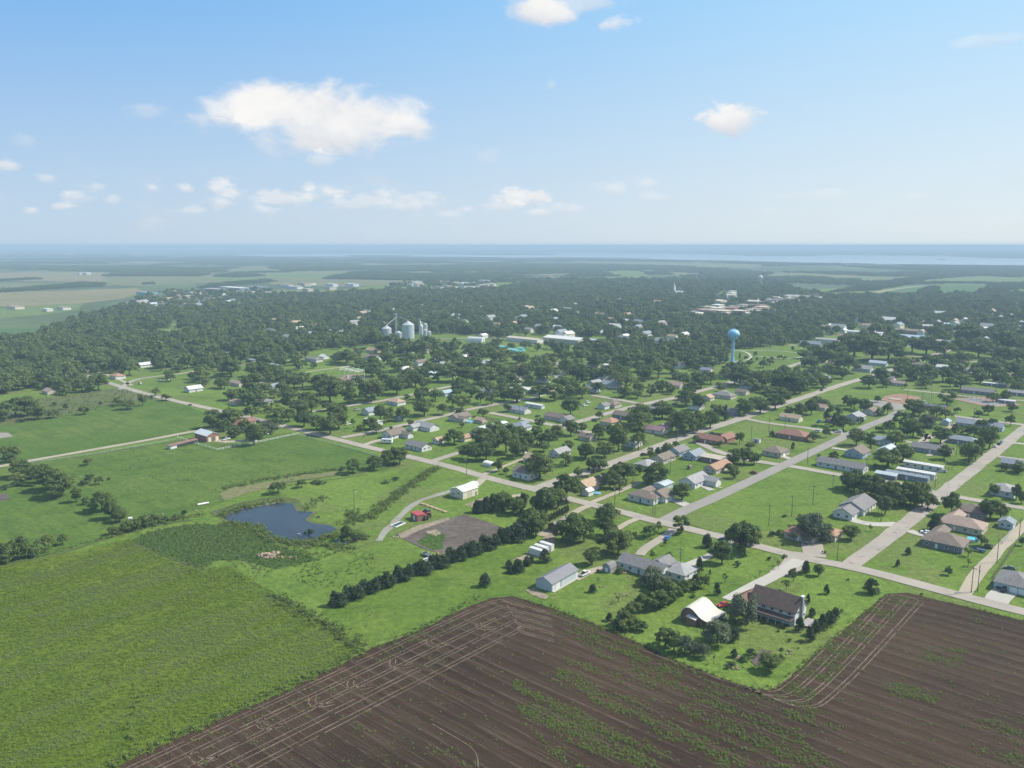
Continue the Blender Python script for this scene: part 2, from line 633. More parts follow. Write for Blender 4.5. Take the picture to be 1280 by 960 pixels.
def ribbon_v(P, wd, z, zu=None, rag=0.0):
    P = [np.array(p) for p in P]
    V, F = [], []
    for i, p in enumerate(P):
        a = P[max(0, i - 1)]
        b = P[min(len(P) - 1, i + 1)]
        t = (b - a) / max(np.linalg.norm(b - a), 1e-6)
        n = np.array([-t[1], t[0]])
        w_ = wd[i] if hasattr(wd, '__len__') else wd
        r1 = 1 + rag * mnoise.noise(Vector((p[0] * .15, p[1] * .15, 1.0)))
        r2 = 1 + rag * mnoise.noise(Vector((p[0] * .15, p[1] * .15, 9.0)))
        V += [(*(p + n * w_ / 2 * r1), z), (*(p - n * w_ / 2 * r2), z)]
        if i:
            k = 2 * i
            F.append((k - 2, k - 1, k + 1, k))
    return V, F


def resample(P, step):
    out = []
    for i in range(len(P) - 1):
        a, b = np.array(P[i]), np.array(P[i + 1])
        k = max(1, int(np.linalg.norm(b - a) / step))
        out += [a + (b - a) * j / k for j in range(k)]
    out.append(np.array(P[-1]))
    return out


ROADS = []   # (world polyline, half width)


def road(name, P, wd, mat, z=0.10, sm=1, rag=0.12, step=8, free=False):
    Q = smooth_line([np.array(at(a, b)) for a, b in P], sm)
    ROADS.append((np.array(Q), wd / 2))
    Q = resample(Q, step)
    V, F = ribbon_v(Q, wd, z, rag=rag)
    o = MB().add(V, F).part(name, mat)
    tag(o, None, None, None, 'structure')
    return o
# ------------------------------------------------------------------ ground, fields, water, roads
# graded grid for the far countryside
gx = np.unique(np.concatenate([np.linspace(-3000, 3000, 13), np.array([5000, 8000, 14000, 25000, 62000.]), -np.array([5000, 8000, 14000, 25000, 62000.])]))
gy = np.unique(np.concatenate([np.linspace(-500, 5000, 12), np.array([-2500, 8000, 12000, 20000, 35000, 62000.])]))
V = [(x, y, -0.3) for y in gy for x in gx]
nx = len(gx)
F = [(j * nx + i, j * nx + i + 1, (j + 1) * nx + i + 1, (j + 1) * nx + i) for j in range(len(gy) - 1) for i in range(nx - 1)]


def mosaic_mat():
    m, T, b = newmat('countryside')
    p = T.pos(rot=-ANG['U'])
    vor = T.node('ShaderNodeTexVoronoi', distance='CHEBYCHEV', feature='F1')
    T.l.new(p, vor.inputs['Vector'])
    vor.inputs['Scale'].default_value = 1 / 700.0
    vor.inputs['Randomness'].default_value = 0.8
    s = T.node('ShaderNodeSeparateColor')
    T.l.new(vor.outputs['Color'], s.inputs[0])
    c = T.mix(T.ss(s.outputs[0], .3, .7), (.085, .125, .045), (.13, .15, .06))
    c = T.mix(T.m('GREATER_THAN', s.outputs[1], .78), c, (.20, .185, .095))
    c = T.mix(T.m('GREATER_THAN', s.outputs[2], .62), c, (.055, .085, .035))
    c = T.mix(T.m('MULTIPLY', T.ss(T.noise(p, .002, 6, .65), .48, .6), .8), c, (.045, .07, .03))
    c = T.mix(T.m('MULTIPLY', T.ss(T.noise(p, .02, 5, .7), .45, .7), .5), c, (.075, .105, .04))
    T.l.new(c, b.inputs['Base Color'])
    b.inputs['Roughness'].default_value = 1


mosaic_mat()
o = MB().add(V, F).part('ground', 'countryside')
tag(o, None, None, None, 'structure')

sheet('town_ground', [(-420, 1350), (-420, 520), (-300, 470), (0, 420), (150, 395), (330, 372), (520, 352), (660, 348), (800, 345), (1000, 362), (1280, 352), (1500, 360), (1800, 560), (2000, 1350)], 'grass', -0.10, 60, 12)

FIELDS = []


def field(name, P, mat, z, step=20, amp=3):
    FIELDS.append((name, P))
    return sheet(name, P, mat, z, step, amp)


# far farmland
for i, (P, mt) in enumerate([
        ([(-60, 341), (120, 340), (265, 344), (262, 351), (130, 353), (0, 351), (-60, 352)], 'field_tan'),
        ([(-60, 353), (60, 354), (130, 353), (140, 357), (60, 360), (-60, 364)], 'field_olive'),
        ([(-60, 366), (60, 364), (170, 360), (182, 366), (150, 374), (70, 383), (-60, 384)], 'field_tan'),
        ([(-40, 388), (60, 381), (105, 379), (100, 387), (60, 393), (-40, 402)], 'field_green'),
        ([(262, 344), (470, 341), (478, 348), (430, 352), (380, 352), (270, 351)], 'field_green'),
        ([(330, 348), (500, 350), (560, 351), (440, 359), (340, 356)], 'field_olive'),
        ([(130, 345), (270, 345), (275, 352), (175, 358), (135, 356)], 'field_olive'),
        ([(752, 340), (780, 338), (812, 339), (808, 345), (770, 345)], 'field_green'),
        ([(830, 339), (878, 342), (872, 345), (836, 344)], 'field_olive'),
        ([(960, 341), (1000, 341), (1080, 345), (1150, 347), (1148, 352), (1090, 352), (1010, 346), (960, 347)], 'field_olive'),
        ([(1094, 366), (1130, 359), (1180, 354), (1290, 358), (1290, 362), (1235, 362), (1170, 368), (1120, 367)], 'field_deep'),
        ([(1150, 350), (1220, 345), (1300, 348), (1300, 356), (1180, 353), (1140, 354)], 'field_green'),
        ([(1255, 366), (1300, 361), (1300, 372), (1262, 368)], 'field_deep'),
        ([(700, 326), (860, 328), (960, 331), (940, 335), (760, 331)], 'field_olive'),
        ([(300, 334), (330, 333), (360, 339), (300, 341), (270, 339)], 'field_olive'),
        ([(560, 326), (640, 326), (620, 329), (560, 328)], 'field_olive'),
        ([(0, 411), (60, 410), (68, 414), (30, 424), (-40, 428), (-40, 412)], 'field_deep'),
        ([(105, 401), (137, 398), (136, 403), (108, 405)], 'field_deep'),
        ([(170, 411), (215, 411), (250, 410), (252, 415), (215, 420), (180, 422)], 'field_green'),
        ([(214, 400), (228, 399), (222, 410), (212, 412)], 'field_green')]):
    field('far_field', P, mt, 0.02 + .02 * i, 60, 8)

# lake on the horizon
sheet('lake', [(290, 319.4), (310, 318.3), (380, 317.6), (480, 316.9), (520, 318.3), (560, 318), (640, 317.5), (700, 315.8), (830, 317), (960, 318.3), (1100, 319.5), (1250, 321), (1400, 322.5),
               (1400, 334), (1280, 331.5), (1170, 330.8), (1100, 330), (1050, 329.6), (960, 327), (900, 325), (850, 324.8), (780, 322.2), (700, 321.5), (640, 322.2), (580, 320.8), (470, 320.2), (400, 320.4), (340, 320.2)],
      'lake_water', 0.8, 300, 60)
for LP_ in ([(560, 317.5), (640, 317), (700, 317.4), (690, 318.6), (600, 319)], [(880, 317.6), (960, 317.8), (1040, 319), (1010, 320.2), (930, 319.6)], [(1180, 320), (1420, 321), (1420, 324.6), (1290, 323.4), (1220, 322)], [(430, 319.2), (520, 319), (500, 321), (440, 321)]):
    sheet('lake_shore', LP_, 'wood_floor', 1.6, 150, 40)
sheet('lake_island', [(1170, 324.6), (1176, 323.8), (1184, 324.6), (1178, 325.2)], 'wood_floor', 1.4, 100, 10)

# near fields
field('pasture', [(-300, 590), (-100, 545), (0, 532), (100, 515), (160, 501), (205, 500), (235, 508), (262, 517), (262, 541), (200, 546), (110, 561), (36, 575), (0, 581), (-300, 640)], 'pasture', .03)
field('rough_grass', [(-100, 530), (0, 520), (40, 500), (90, 494), (150, 484), (200, 494), (205, 500), (160, 502), (100, 516), (60, 525), (0, 533), (-100, 548)], 'pasture_rough', .02)
field('pasture', [(-300, 645), (0, 585), (120, 565), (245, 548), (300, 550), (362, 540), (400, 551), (470, 568), (500, 578), (480, 590), (440, 592), (400, 596), (345, 606), (300, 617), (270, 632), (205, 648), (150, 655), (140, 672), (90, 688), (0, 706), (-300, 760)], 'pasture', .035)
field('meadow', [(430, 596), (500, 583), (540, 577), (600, 597), (640, 608), (640, 640), (560, 650), (497, 668), (430, 690), (400, 680), (420, 660), (392, 654), (391, 641), (371, 638), (366, 628)], 'grass', .032)
sheet('dry_bank', [(275, 617), (290, 610), (340, 601), (380, 593), (400, 592), (425, 588), (415, 596), (380, 600), (345, 608), (310, 616), (280, 626)], 'dry_weeds', .06, 4, 1.5)
sheet('pond_bank', [(262, 640), (300, 628), (350, 620), (372, 624), (384, 637), (398, 641), (388, 650), (430, 660), (410, 675), (380, 684), (335, 676), (318, 660), (285, 656)], 'pasture_rough', .06, 4, 1.5)
sheet('weed_patch', [(163, 676), (190, 664), (235, 656), (285, 656), (318, 662), (330, 676), (370, 690), (400, 700), (345, 712), (300, 700), (268, 700), (252, 711), (205, 695)], 'weed_patch', .065, 4, 1.5)
CROP = [(-500, 1500), (-500, 800), (-100, 728), (0, 707), (95, 690), (163, 672), (205, 697), (252, 713), (285, 706), (345, 742), (385, 768), (440, 800), (448, 812), (425, 830), (330, 876), (235, 917), (138, 962), (0, 1040), (-300, 1400)]
field('crop_field', CROP, 'crop', .05, 5, 1.5)
sheet('rough_grass', [(252, 712), (300, 700), (345, 712), (400, 698), (430, 700), (470, 715), (418, 750), (400, 765), (440, 800), (385, 768), (345, 742), (285, 707)], 'grass', .055, 4, 1.2)
field('bright_lawn', [(398, 766), (420, 755), (520, 722), (580, 700), (650, 680), (700, 690), (690, 712), (672, 735), (640, 742), (610, 746), (575, 760), (520, 789), (448, 810), (440, 800)], 'grass_bright', .04, 8, 2)
sheet('bright_lawn', [(455, 700), (500, 690), (530, 690), (540, 705), (500, 715), (470, 715)], 'grass_bright', .058, 4, 2)
PLOW = [(60, 1000), (138, 962), (235, 917), (330, 876), (425, 832), (450, 817), (520, 790), (575, 763), (612, 748), (640, 745), (665, 752), (740, 778), (800, 804), (850, 828), (900, 847), (940, 860), (962, 863), (985, 848),
        (1108, 742), (1135, 741), (1180, 752), (1280, 776), (1400, 803), (1700, 880), (2100, 1500), (200, 1800), (-200, 1400)]
field('plowed_field', PLOW, 'plowed_soil', .07, 4, .7)
sheet('parking_lot', [(494, 668), (520, 660), (580, 643), (605, 651), (635, 662), (600, 676), (553, 692), (535, 688), (517, 680)], 'gravel_lot', .08, 3, .5)
sheet('weed_patch', [(520, 678), (535, 668), (548, 664), (558, 670), (552, 680), (556, 686), (540, 688)], 'weed_patch', .10, 3, 1.2)
sheet('bare_dirt', [(498, 668), (520, 658), (560, 647), (562, 650), (522, 664), (502, 674)], 'bare_dirt', .10, 3, .6)
sheet('bare_dirt', [(532, 664), (545, 662), (553, 667), (545, 670), (535, 667)], 'bare_dirt', .12, 3, .6)
sheet('bare_dirt', [(581, 631), (596, 625), (606, 622), (606, 628), (592, 634)], 'bare_dirt', .08, 2, .6)
sheet('garden', [(938, 826), (952, 812), (966, 815), (962, 826), (945, 833)], 'gravel_lot', .08, 2, .4)
sheet('garden', [(657, 738), (668, 735), (686, 745), (682, 749), (665, 744)], 'bare_dirt', .08, 2, .6)
sheet('bare_dirt', [(640, 700), (665, 690), (690, 660), (702, 652), (706, 656), (694, 668), (690, 690), (660, 700)], 'bare_dirt', .075, 3, .8)
# ball field and lots in the upper right
field('ball_park', [(1045, 508), (1060, 500), (1130, 488), (1180, 490), (1200, 500), (1190, 512), (1140, 517), (1100, 505), (1060, 512)], 'grass_bright', .04)
sheet('infield', [(1102, 500), (1106, 495), (1125, 492), (1150, 496), (1152, 501), (1140, 505), (1118, 504)], 'infield', .08, 4, 1)
sheet('parking_lot', [(1082, 500), (1100, 501), (1128, 505), (1132, 512), (1118, 513), (1090, 506)], 'road_dark', .09, 8, .3)
sheet('gravel_yard', [(422, 474), (432, 469), (452, 468), (455, 473), (440, 477), (426, 478)], 'infield', .09, 6, .6)
field('town_lot', [(858, 666 - 12), (960, 598), (985, 585), (1055, 598), (1075, 610), (1080, 640), (1040, 650), (1000, 665), (985, 678), (960, 684), (915, 672)], 'grass', .03)
field('elevator_lawn', [(545, 430), (580, 424), (625, 424), (622, 431), (575, 433), (550, 434)], 'field_green', .03)
field('park_lawn', [(918, 440), (960, 437), (1030, 440), (1025, 450), (985, 458), (940, 462), (922, 452)], 'grass_bright', .03)
field('downtown_pavement', [(862, 393), (905, 383), (960, 383), (965, 389), (950, 396), (905, 397), (870, 397)], 'concrete', .04)
field('downtown_pavement', [(935, 371), (1020, 372), (1020, 376), (940, 378)], 'concrete', .04)
sheet('parking_lot', [(1125, 431), (1140, 427), (1166, 424), (1160, 431), (1140, 434)], 'concrete', .09, 10, 1)

sheet('paved_yard', [(-30, 540), (10, 541), (17, 545.5), (-5, 549), (-30, 549)], 'road_dark', .08, 3, .5)
sheet('bare_dirt', [(-20, 619), (8, 617), (13, 621), (8, 626), (-20, 627)], 'gravel_lot', .08, 3, .5)
sheet('bright_lawn', [(6, 611), (16, 608), (23, 610), (12, 614)], 'grass_bright', .08, 3, .5)
# pond
PS = [(279, 648), (283, 644), (300, 637), (320, 634), (352, 628.5), (366, 629.5), (368, 635), (371, 639), (391, 640), (389, 643), (381, 650), (386, 653), (395, 655), (412, 657), (421, 661), (415, 665), (401, 669), (399, 674),
      (385, 674), (362, 676), (352, 674), (343, 674), (336, 669), (332, 660), (327, 657), (310, 655), (295, 653)]
sheet('pond', PS, 'pond_water', .12, 3, .5)
sheet('small_pond', [(417, 676), (425, 674), (433, 678), (437, 681), (430, 681), (420, 679)], 'pond_water', .12, 2, .4)
FIELDS.append(('pond', PS))

# --- streets (pixel centre lines of the photograph laid out on the ground)
road('cross_street', [(100, 466), (130, 477), (160, 486), (200, 497), (300, 519), (357, 533), (420, 549), (460, 559), (495, 567), (532, 576), (570, 585), (602, 595), (640, 605), (665, 611), (690, 618), (725, 627), (777, 640), (825, 653), (865, 662), (905, 672), (960, 686), (1007, 698), (1060, 708), (1110, 720), (1187, 741), (1237, 754), (1300, 770), (1420, 800)], 7.0, 'road', .11)
road('street', [(655, 609), (672, 611), (694, 602), (715, 596), (760, 581), (815, 561), (852, 547), (882, 537), (915, 527), (935, 520), (979, 505), (1010, 495), (1057, 479), (1092, 470), (1120, 460), (1172, 442), (1205, 432), (1240, 420)], 8.5, 'road', .10)
road('street', [(827, 653), (860, 636), (890, 624), (960, 591), (992, 576), (1035, 556), (1080, 534), (1112, 522), (1125, 514)], 7.5, 'road_dark', .105, rag=.05)
road('street', [(1062, 707), (1110, 672), (1145, 645), (1177, 617), (1210, 592), (1242, 567), (1280, 536), (1340, 492), (1400, 455)], 7.6, 'road_patched', .10, rag=.2)
road('street', [(868, 551), (910, 570), (960, 579), (985, 582), (1035, 591), (1065, 596), (1095, 600), (1132, 605), (1160, 614), (1180, 618), (1230, 627), (1280, 635), (1400, 656)], 6.5, 'road', .095)
road('street', [(911, 519), (935, 524), (960, 529), (1010, 535), (1057, 543)], 6.0, 'road', .095)
road('street', [(1128, 551), (1150, 555), (1160, 552)], 5, 'road', .095)
road('street', [(1160, 549), (1158, 540), (1152, 553), (1142, 560)], 4, 'gravel', .09)
road('street', [(1225, 567), (1250, 571), (1280, 575), (1350, 584)], 5.0, 'road', .095)
road('street', [(1192, 520), (1230, 525), (1280, 531), (1380, 545)], 6.5, 'road', .095)
road('lane', [(1142, 560), (1175, 540), (1200, 527)], 3.2, 'gravel', .09)
road('street', [(702, 532), (732, 525), (765, 515), (805, 505), (850, 496), (870, 490), (890, 485), (910, 479), (935, 471), (960, 466), (997, 455), (1030, 445), (1055, 429), (1075, 420)], 7.5, 'road', .10)
road('street', [(612, 516), (640, 521), (690, 531), (705, 535), (740, 541)], 6.5, 'road', .095)
road('street', [(427, 547), (462, 541), (505, 531), (567, 517), (585, 512), (610, 507), (640, 502), (670, 497)], 6.5, 'road', .098)
road('street', [(390, 515), (420, 510), (445, 506), (485, 500), (520, 492), (552, 485), (575, 481)], 6.0, 'road', .095)
road('street', [(740, 494), (770, 499), (802, 505)], 6.0, 'road', .095)
road('street', [(540, 577), (545, 575), (570, 567), (590, 561)], 5.5, 'road', .095)
road('gravel_road', [(-120, 606), (0, 583), (37, 576), (100, 565), (175, 552), (242, 539), (275, 534), (300, 528)], 5.2, 'gravel', .09, rag=.15)
road('lane', [(320, 480), (370, 467), (440, 457)], 4.0, 'gravel', .09)
road('lane', [(425, 482), (445, 479), (470, 476)], 4.0, 'gravel', .09)
road('lane', [(280, 458), (310, 455), (350, 452), (395, 447)], 4.5, 'road', .09)
road('lane', [(150, 487), (160, 478), (180, 472), (230, 467), (250, 462)], 5.0, 'road', .09)
road('lane', [(165, 482), (140, 470), (110, 462), (60, 452)], 4.0, 'gravel', .09)
road('alley', [(735, 630), (747, 625), (775, 614), (802, 602)], 3.5, 'gravel', .09)
road('lane', [(738, 632), (725, 636), (702, 652), (684, 664), (676, 670)], 4.2, 'gravel', .092)
road('lane', [(803, 646), (795, 649), (785, 653), (772, 661), (760, 668)], 3.5, 'gravel', .092)
road('driveway', [(842, 661), (836, 668), (815, 680), (804, 688), (800, 694)], 4.5, 'road', .094)
road('driveway', [(912, 676), (908, 684), (890, 694), (872, 701), (860, 706)], 4.0, 'concrete', .094)
road('driveway', [(1003, 697), (990, 706), (968, 720), (945, 731), (925, 742), (910, 750)], 5.6, 'concrete', .094, rag=.05)
road('driveway', [(996, 690), (994, 705), (975, 718)], 9, 'road', .093, rag=.05)
road('driveway', [(718, 724), (735, 715), (755, 710)], 4.5, 'gravel', .09)
road('alley', [(1204, 744), (1222, 717), (1238, 700), (1253, 682), (1277, 660), (1300, 640)], 5.0, 'gravel', .09, rag=.3)
road('driveway', [(1062, 648), (1075, 653), (1095, 656), (1122, 655)], 6.0, 'concrete', .09)
road('driveway', [(1136, 663), (1146, 667), (1160, 670)], 5.0, 'concrete', .09)
road('driveway', [(1014, 676), (1016, 686), (1018, 696)], 9.0, 'road', .09)
road('driveway', [(837, 623), (850, 628), (862, 633)], 6.0, 'concrete', .09)
road('driveway', [(1243, 756), (1250, 744), (1262, 736)], 8.0, 'concrete', .09)
road('driveway', [(456, 556), (470, 551), (484, 549)], 5, 'gravel', .09)
road('driveway', [(890, 613), (880, 608), (872, 605)], 4, 'concrete', .09)
road('sidewalk', [(878, 605), (902, 610)], 1.5, 'concrete', .12)
road('driveway', [(1040, 560), (1048, 561), (1060, 563)], 4, 'concrete', .09)
road('driveway', [(992, 575), (980, 571), (974, 568)], 4, 'concrete', .09)
road('driveway', [(1248, 552), (1280, 555)], 4, 'concrete', .09)
road('driveway', [(1185, 545), (1170, 563), (1160, 570)], 3, 'gravel', .085)
road('park_path', [(912, 438), (925, 438), (935, 441), (940, 446), (935, 450), (918, 452)], 3.0, 'concrete', .09, sm=2)
road('park_path', [(925, 438), (965, 438), (1000, 441), (1010, 444), (990, 449), (945, 445)], 2.5, 'concrete', .09, sm=2)
road('wet_track', [(566, 613), (545, 619), (520, 628), (508, 638), (497, 648), (487, 658), (479, 668), (474, 676)], 3.4, 'wet_gravel', .085, rag=1.0)
road('driveway', [(604, 598), (598, 604), (590, 610)], 5, 'gravel', .09)
road('driveway', [(655, 618), (645, 620), (632, 621)], 4, 'gravel', .09)
road('driveway', [(602, 594), (620, 587), (645, 577), (655, 573)], 3, 'gravel', .085)
road('driveway', [(265, 550), (290, 553), (320, 548)], 6, 'gravel', .085)
road('lane', [(0, 440), (20, 447), (30, 452)], 6, 'gravel', .09)
road('lane', [(170, 412), (200, 415), (255, 410)], 6, 'gravel', .5)
road('lane', [(1080, 416), (1110, 412)], 6, 'gravel', .09)
road('street', [(1130, 445), (1160, 446)], 5, 'road', .09)
road('street', [(1205, 451), (1240, 454), (1280, 458), (1340, 466)], 6, 'road', .09)
road('street', [(1130, 487), (1160, 490), (1180, 492), (1200, 495), (1280, 501)], 5, 'road', .09)
road('street', [(985, 431), (1010, 433), (1045, 437)], 6, 'road', .09)
road('far_road', [(1095, 366), (1130, 360), (1180, 355.5), (1300, 358)], 14, 'gravel', .9)
road('far_road', [(-50, 342), (150, 341.5), (420, 338), (520, 339)], 10, 'gravel', .9)
road('far_road', [(320, 346), (400, 349), (500, 352), (620, 350)], 10, 'gravel', .9)
road('far_road', [(545, 425), (600, 423), (640, 424)], 6, 'gravel', .9)
# kerb line of the long driveway
# bare shore line of the pond
V, F = ribbon_v(resample([np.array(at(a, b)) for a, b in [(281, 644), (300, 636.4), (320, 633), (348, 628)]], 3), 1.6, .16, rag=.5)
tag(MB().add(V, F).part('shore', 'bare_dirt'), None, None, None, 'structure')

# tyre tracks on the headlands of the ploughed field
EA = np.array(at(138, 962))
EB = np.array(at(575, 763))
mbt = MB()
ud = (EB - EA) / np.linalg.norm(EB - EA)
nd = np.array([ud[1], -ud[0]])
Lr = np.linalg.norm(EB - EA)


def pin(X, Y, poly):
    ins = np.zeros(X.shape, bool)
    j = len(poly) - 1
    for i in range(len(poly)):
        (xi, yi), (xj, yj) = poly[i], poly[j]
        if yi != yj:
            ins ^= ((yi > Y) != (yj > Y)) & (X < (xj - xi) * (Y - yi) / (yj - yi) + xi)
        j = i
    return ins


PLW = [tuple(q) for q in at_np(PLOW)]


def track(P, wd=.9, gauge=0.0, rag=.7, z=.10):
    P = resample(P, 2.0)
    for s in ((-1, 1) if gauge else (0,)):
        Q = []
        for i, p in enumerate(P):
            a = P[max(0, i - 1)]
            b = P[min(len(P) - 1, i + 1)]
            t = (b - a) / max(np.linalg.norm(b - a), 1e-6)
            Q.append(p + np.array([-t[1], t[0]]) * s * gauge / 2)
        V_, F_ = ribbon_v(Q, wd, z, rag=rag)
        va = np.array(V_)
        ok_ = pin(va[:, 0], va[:, 1], PLW)
        F_ = [f for f in F_ if all(ok_[j] for j in f)]
        F_ = [f for f in F_ if mnoise.noise(Vector((V_[f[0]][0] * .3, V_[f[0]][1] * .3, 3))) > -.42]
        mbt.add(V_, F_)


for off in (2.5, 4.1, 7.8, 9.4, 13.6, 15.2, 19.6, 21.2, 25.4, 27.0):
    A = EA + nd * off - ud * 60
    B = EB + nd * off + ud * (max(0, 18 - off * .4))
    P = [A, (A + B) / 2 + nd * mnoise.noise(Vector((off, 0, 0))) * 1.0, B]
    # turn at the far corner, following the curved edge
    C = np.array(at(640, 751)) + nd * 0 + np.array([0, -1]) * off * .9
    P2 = smooth_line([B - ud * 25, B, C, C + np.array([14, -8])], 3)
    track([P[0], P[1], B - ud * 25] + P2[1:], .36, 0, .8)
for k in range(7):
    c = EA + ud * (25 + k * Lr / 7.3 + random.uniform(-4, 4)) + nd * (13 + random.uniform(-2, 3))
    for r in (4.2, 5.6):
        arc = [c + ud * r * 1.5 * math.cos(t) + nd * r * .9 * math.sin(t) for t in np.linspace(2.0, 3.9, 8)]
        track(arc, .36, 0, .8)
EC = np.array(at(1150, 758))
ED = np.array(at(1030, 890))
ue = (ED - EC) / np.linalg.norm(ED - EC)
ne = np.array([ue[1], -ue[0]])
if np.dot(ne, np.array(at(900, 800)) - EC) < 0:
    ne = -ne
for off in (0, 1.6, 5.2, 6.8, 10.6, 12.2, 16, 17.6, 21.5):
    A = EC + ne * off + ue * (-4 + off * .05)
    B = ED + ne * off * .8 - ue * 6
    cv = smooth_line([A, B, B + ue * 8 + ne * 4, B + ue * 10 + ne * 16, B + ue * 4 + ne * 27], 3)
    cap = smooth_line([A + ne * 6 + np.array([-3., 2.]), A - ue * 3 + ne * 2, A], 2) if off > 1 else [A]
    track(cap + cv[1:], .36, 0, .8)
for k in range(4):
    c = EC + ue * (22 + k * 12) + ne * (9 + random.uniform(-3, 5))
    for r in (3.0, 4.3):
        track([c + ue * r * 1.4 * math.cos(t) + ne * r * .9 * math.sin(t) for t in np.linspace(-.9, 1.2, 8)], .36, 0, .8)
for P in ([(540, 905), (575, 925), (590, 935), (597, 945), (598, 960)],):
    track(smooth_line([np.array(at(a, b)) for a, b in P], 2), .3, 0, .9)
ground_mat('track_soil', (.165, .125, .094), (.135, .100, .075), (.075, .053, .038), mid=.5, big=.2)
tag(mbt.part('tyre_tracks', 'track_soil'), None, None, None, 'structure')

# paths worn through the meadow and mown edges
mbr = MB()
for P, wd in (([(40, 578), (120, 568), (245, 547)], 1.5), ([(345, 605), (400, 597), (470, 588), (505, 582)], 1.6), ([(345, 609), (410, 600), (460, 593)], 1.2), ([(245, 660), (262, 672), (290, 690), (322, 712)], 1.2),
              ([(165, 678), (210, 696), (252, 712)], 1.1), ([(0, 707), (70, 694), (140, 671), (200, 655), (240, 650)], 1.5)):
    V, F = ribbon_v(resample([np.array(at(a, b)) for a, b in P], 2), wd, .078, rag=.8)
    mbr.add(V, F)
tag(mbr.part('worn_paths', 'rut'), None, None, None, 'structure')

# ------------------------------------------------------------------ haze
hm = bpy.data.materials.new('haze')
hm.use_nodes = True
T = NT(hm.node_tree)
T.n.clear()
pv = T.node('ShaderNodeVolumePrincipled')
pv.inputs['Color'].default_value = (.51, .70, .87, 1)
pv.inputs['Density'].default_value = 0.00016
pv.inputs['Anisotropy'].default_value = 0.0
ho = T.node('ShaderNodeOutputMaterial')
T.l.new(pv.outputs[0], ho.inputs['Volume'])
MATS['haze'] = hm
hz = MB().box(-63000, 63000, -2700, 63000, -1.4, CAMZ + 6).part('haze', 'haze')
tag(hz, None, None, None, 'stuff')
# ------------------------------------------------------------------ tree templates
def quads(C, N, S, g):
    """leaf-sized quads at centres C with normals N and sizes S"""
    n = len(C)
    a = g.normal(size=(n, 3))
    a -= (a * N).sum(1, keepdims=True) * N
    a /= np.linalg.norm(a, axis=1, keepdims=True) + 1e-9
    b = np.cross(N, a)
    s = S[:, None]
    k = g.uniform(.6, 1.2, (n, 1))
    V = np.stack([C - a * s - b * s * k, C + a * s - b * s * k * .6, C + a * s * .7 + b * s * k, C - a * s * .8 + b * s * k * .8], 1)
    return V.reshape(-1, 3)


def crown_arr(seed, kind, nleaf, leaf):
    g = np.random.default_rng(seed)
    cl = []
    if kind == 'round':
        nc = 34
        while len(cl) < nc:
            d = g.normal(size=3)
            d /= np.linalg.norm(d)
            r = g.uniform(.45, 1.0) ** .6
            c = np.array([d[0] * .38, d[1] * .38, .54 + d[2] * .34]) * 1.0
            c[:2] *= r
            c[2] = .54 + (c[2] - .54) * r
            if c[2] < .20:
                continue
            cl.append((c, g.uniform(.10, .185)))
    elif kind == 'broad':
        for i in range(38):
            t = g.uniform(0, 6.283)
            r = math.sqrt(g.uniform(0, 1)) * .41
            zt = .80 - (r / .42) ** 2 * .30 + g.uniform(-.30, .06) * (1.2 - r)
            cl.append((np.array([r * math.cos(t), r * math.sin(t), max(.20, zt)]), g.uniform(.10, .175)))
    elif kind == 'willow':
        for i in range(44):
            t = g.uniform(0, 6.283)
            r = math.sqrt(g.uniform(0.05, 1)) * .40
            zt = .80 - (r / .42) ** 3 * .34 + g.uniform(-.42, .05)
            cl.append((np.array([r * math.cos(t), r * math.sin(t), max(.10, zt)]), g.uniform(.10, .16)))
    elif kind == 'cedar':
        for i in range(36):
            z = g.uniform(.06, .88)
            rr = .42 * (1 - z) ** .62 * (1 if z > .2 else .85)
            t = g.uniform(0, 6.283)
            cl.append((np.array([rr * .72 * math.cos(t), rr * .72 * math.sin(t), z]), .08 + .13 * (1 - z)))
    elif kind == 'oval':
        for i in range(24):
            z = g.uniform(.18, .90)
            rr = .42 * math.sqrt(max(0, 1 - ((z - .52) / .42) ** 2))
            t = g.uniform(0, 6.283)
            cl.append((np.array([rr * .75 * math.cos(t), rr * .75 * math.sin(t), z]), g.uniform(.09, .15)))
    elif kind == 'bush':
        for i in range(16):
            t = g.uniform(0, 6.283)
            r = math.sqrt(g.uniform(0, 1)) * .36
            cl.append((np.array([r * math.cos(t), r * math.sin(t), g.uniform(.2, .8 - r)]), g.uniform(.13, .22)))
    elif kind == 'sparse':
        for i in range(15):
            t = g.uniform(0, 6.283)
            r = math.sqrt(g.uniform(0, 1)) * .38
            cl.append((np.array([r * math.cos(t), r * math.sin(t), g.uniform(.38, .92 - r * .6)]), g.uniform(.06, .11)))
    wts = np.array([c[1] ** 2 for c in cl])
    wts /= wts.sum()
    cnt = g.multinomial(nleaf, wts)
    CC, NN = [], []
    for (c, r), n in zip(cl, cnt):
        d = g.normal(size=(n, 3))
        d /= np.linalg.norm(d, axis=1, keepdims=True)
        d[:, 2] = np.where(d[:, 2] < -.3, -d[:, 2], d[:, 2])
        rad = r * g.uniform(.62, 1.12, (n, 1))
        p = c + d * rad
        if kind == 'willow':
            p[:, 2] -= np.abs(g.normal(size=n)) * .07
        CC.append(p)
        nn = d + g.normal(size=(n, 3)) * .45
        NN.append(nn / np.linalg.norm(nn, axis=1, keepdims=True))
    C = np.concatenate(CC)
    N = np.concatenate(NN)
    C[:, 2] = np.maximum(C[:, 2], .03)
    S = leaf * g.uniform(.6, 1.25, len(C))
    return quads(C, N, S, g)


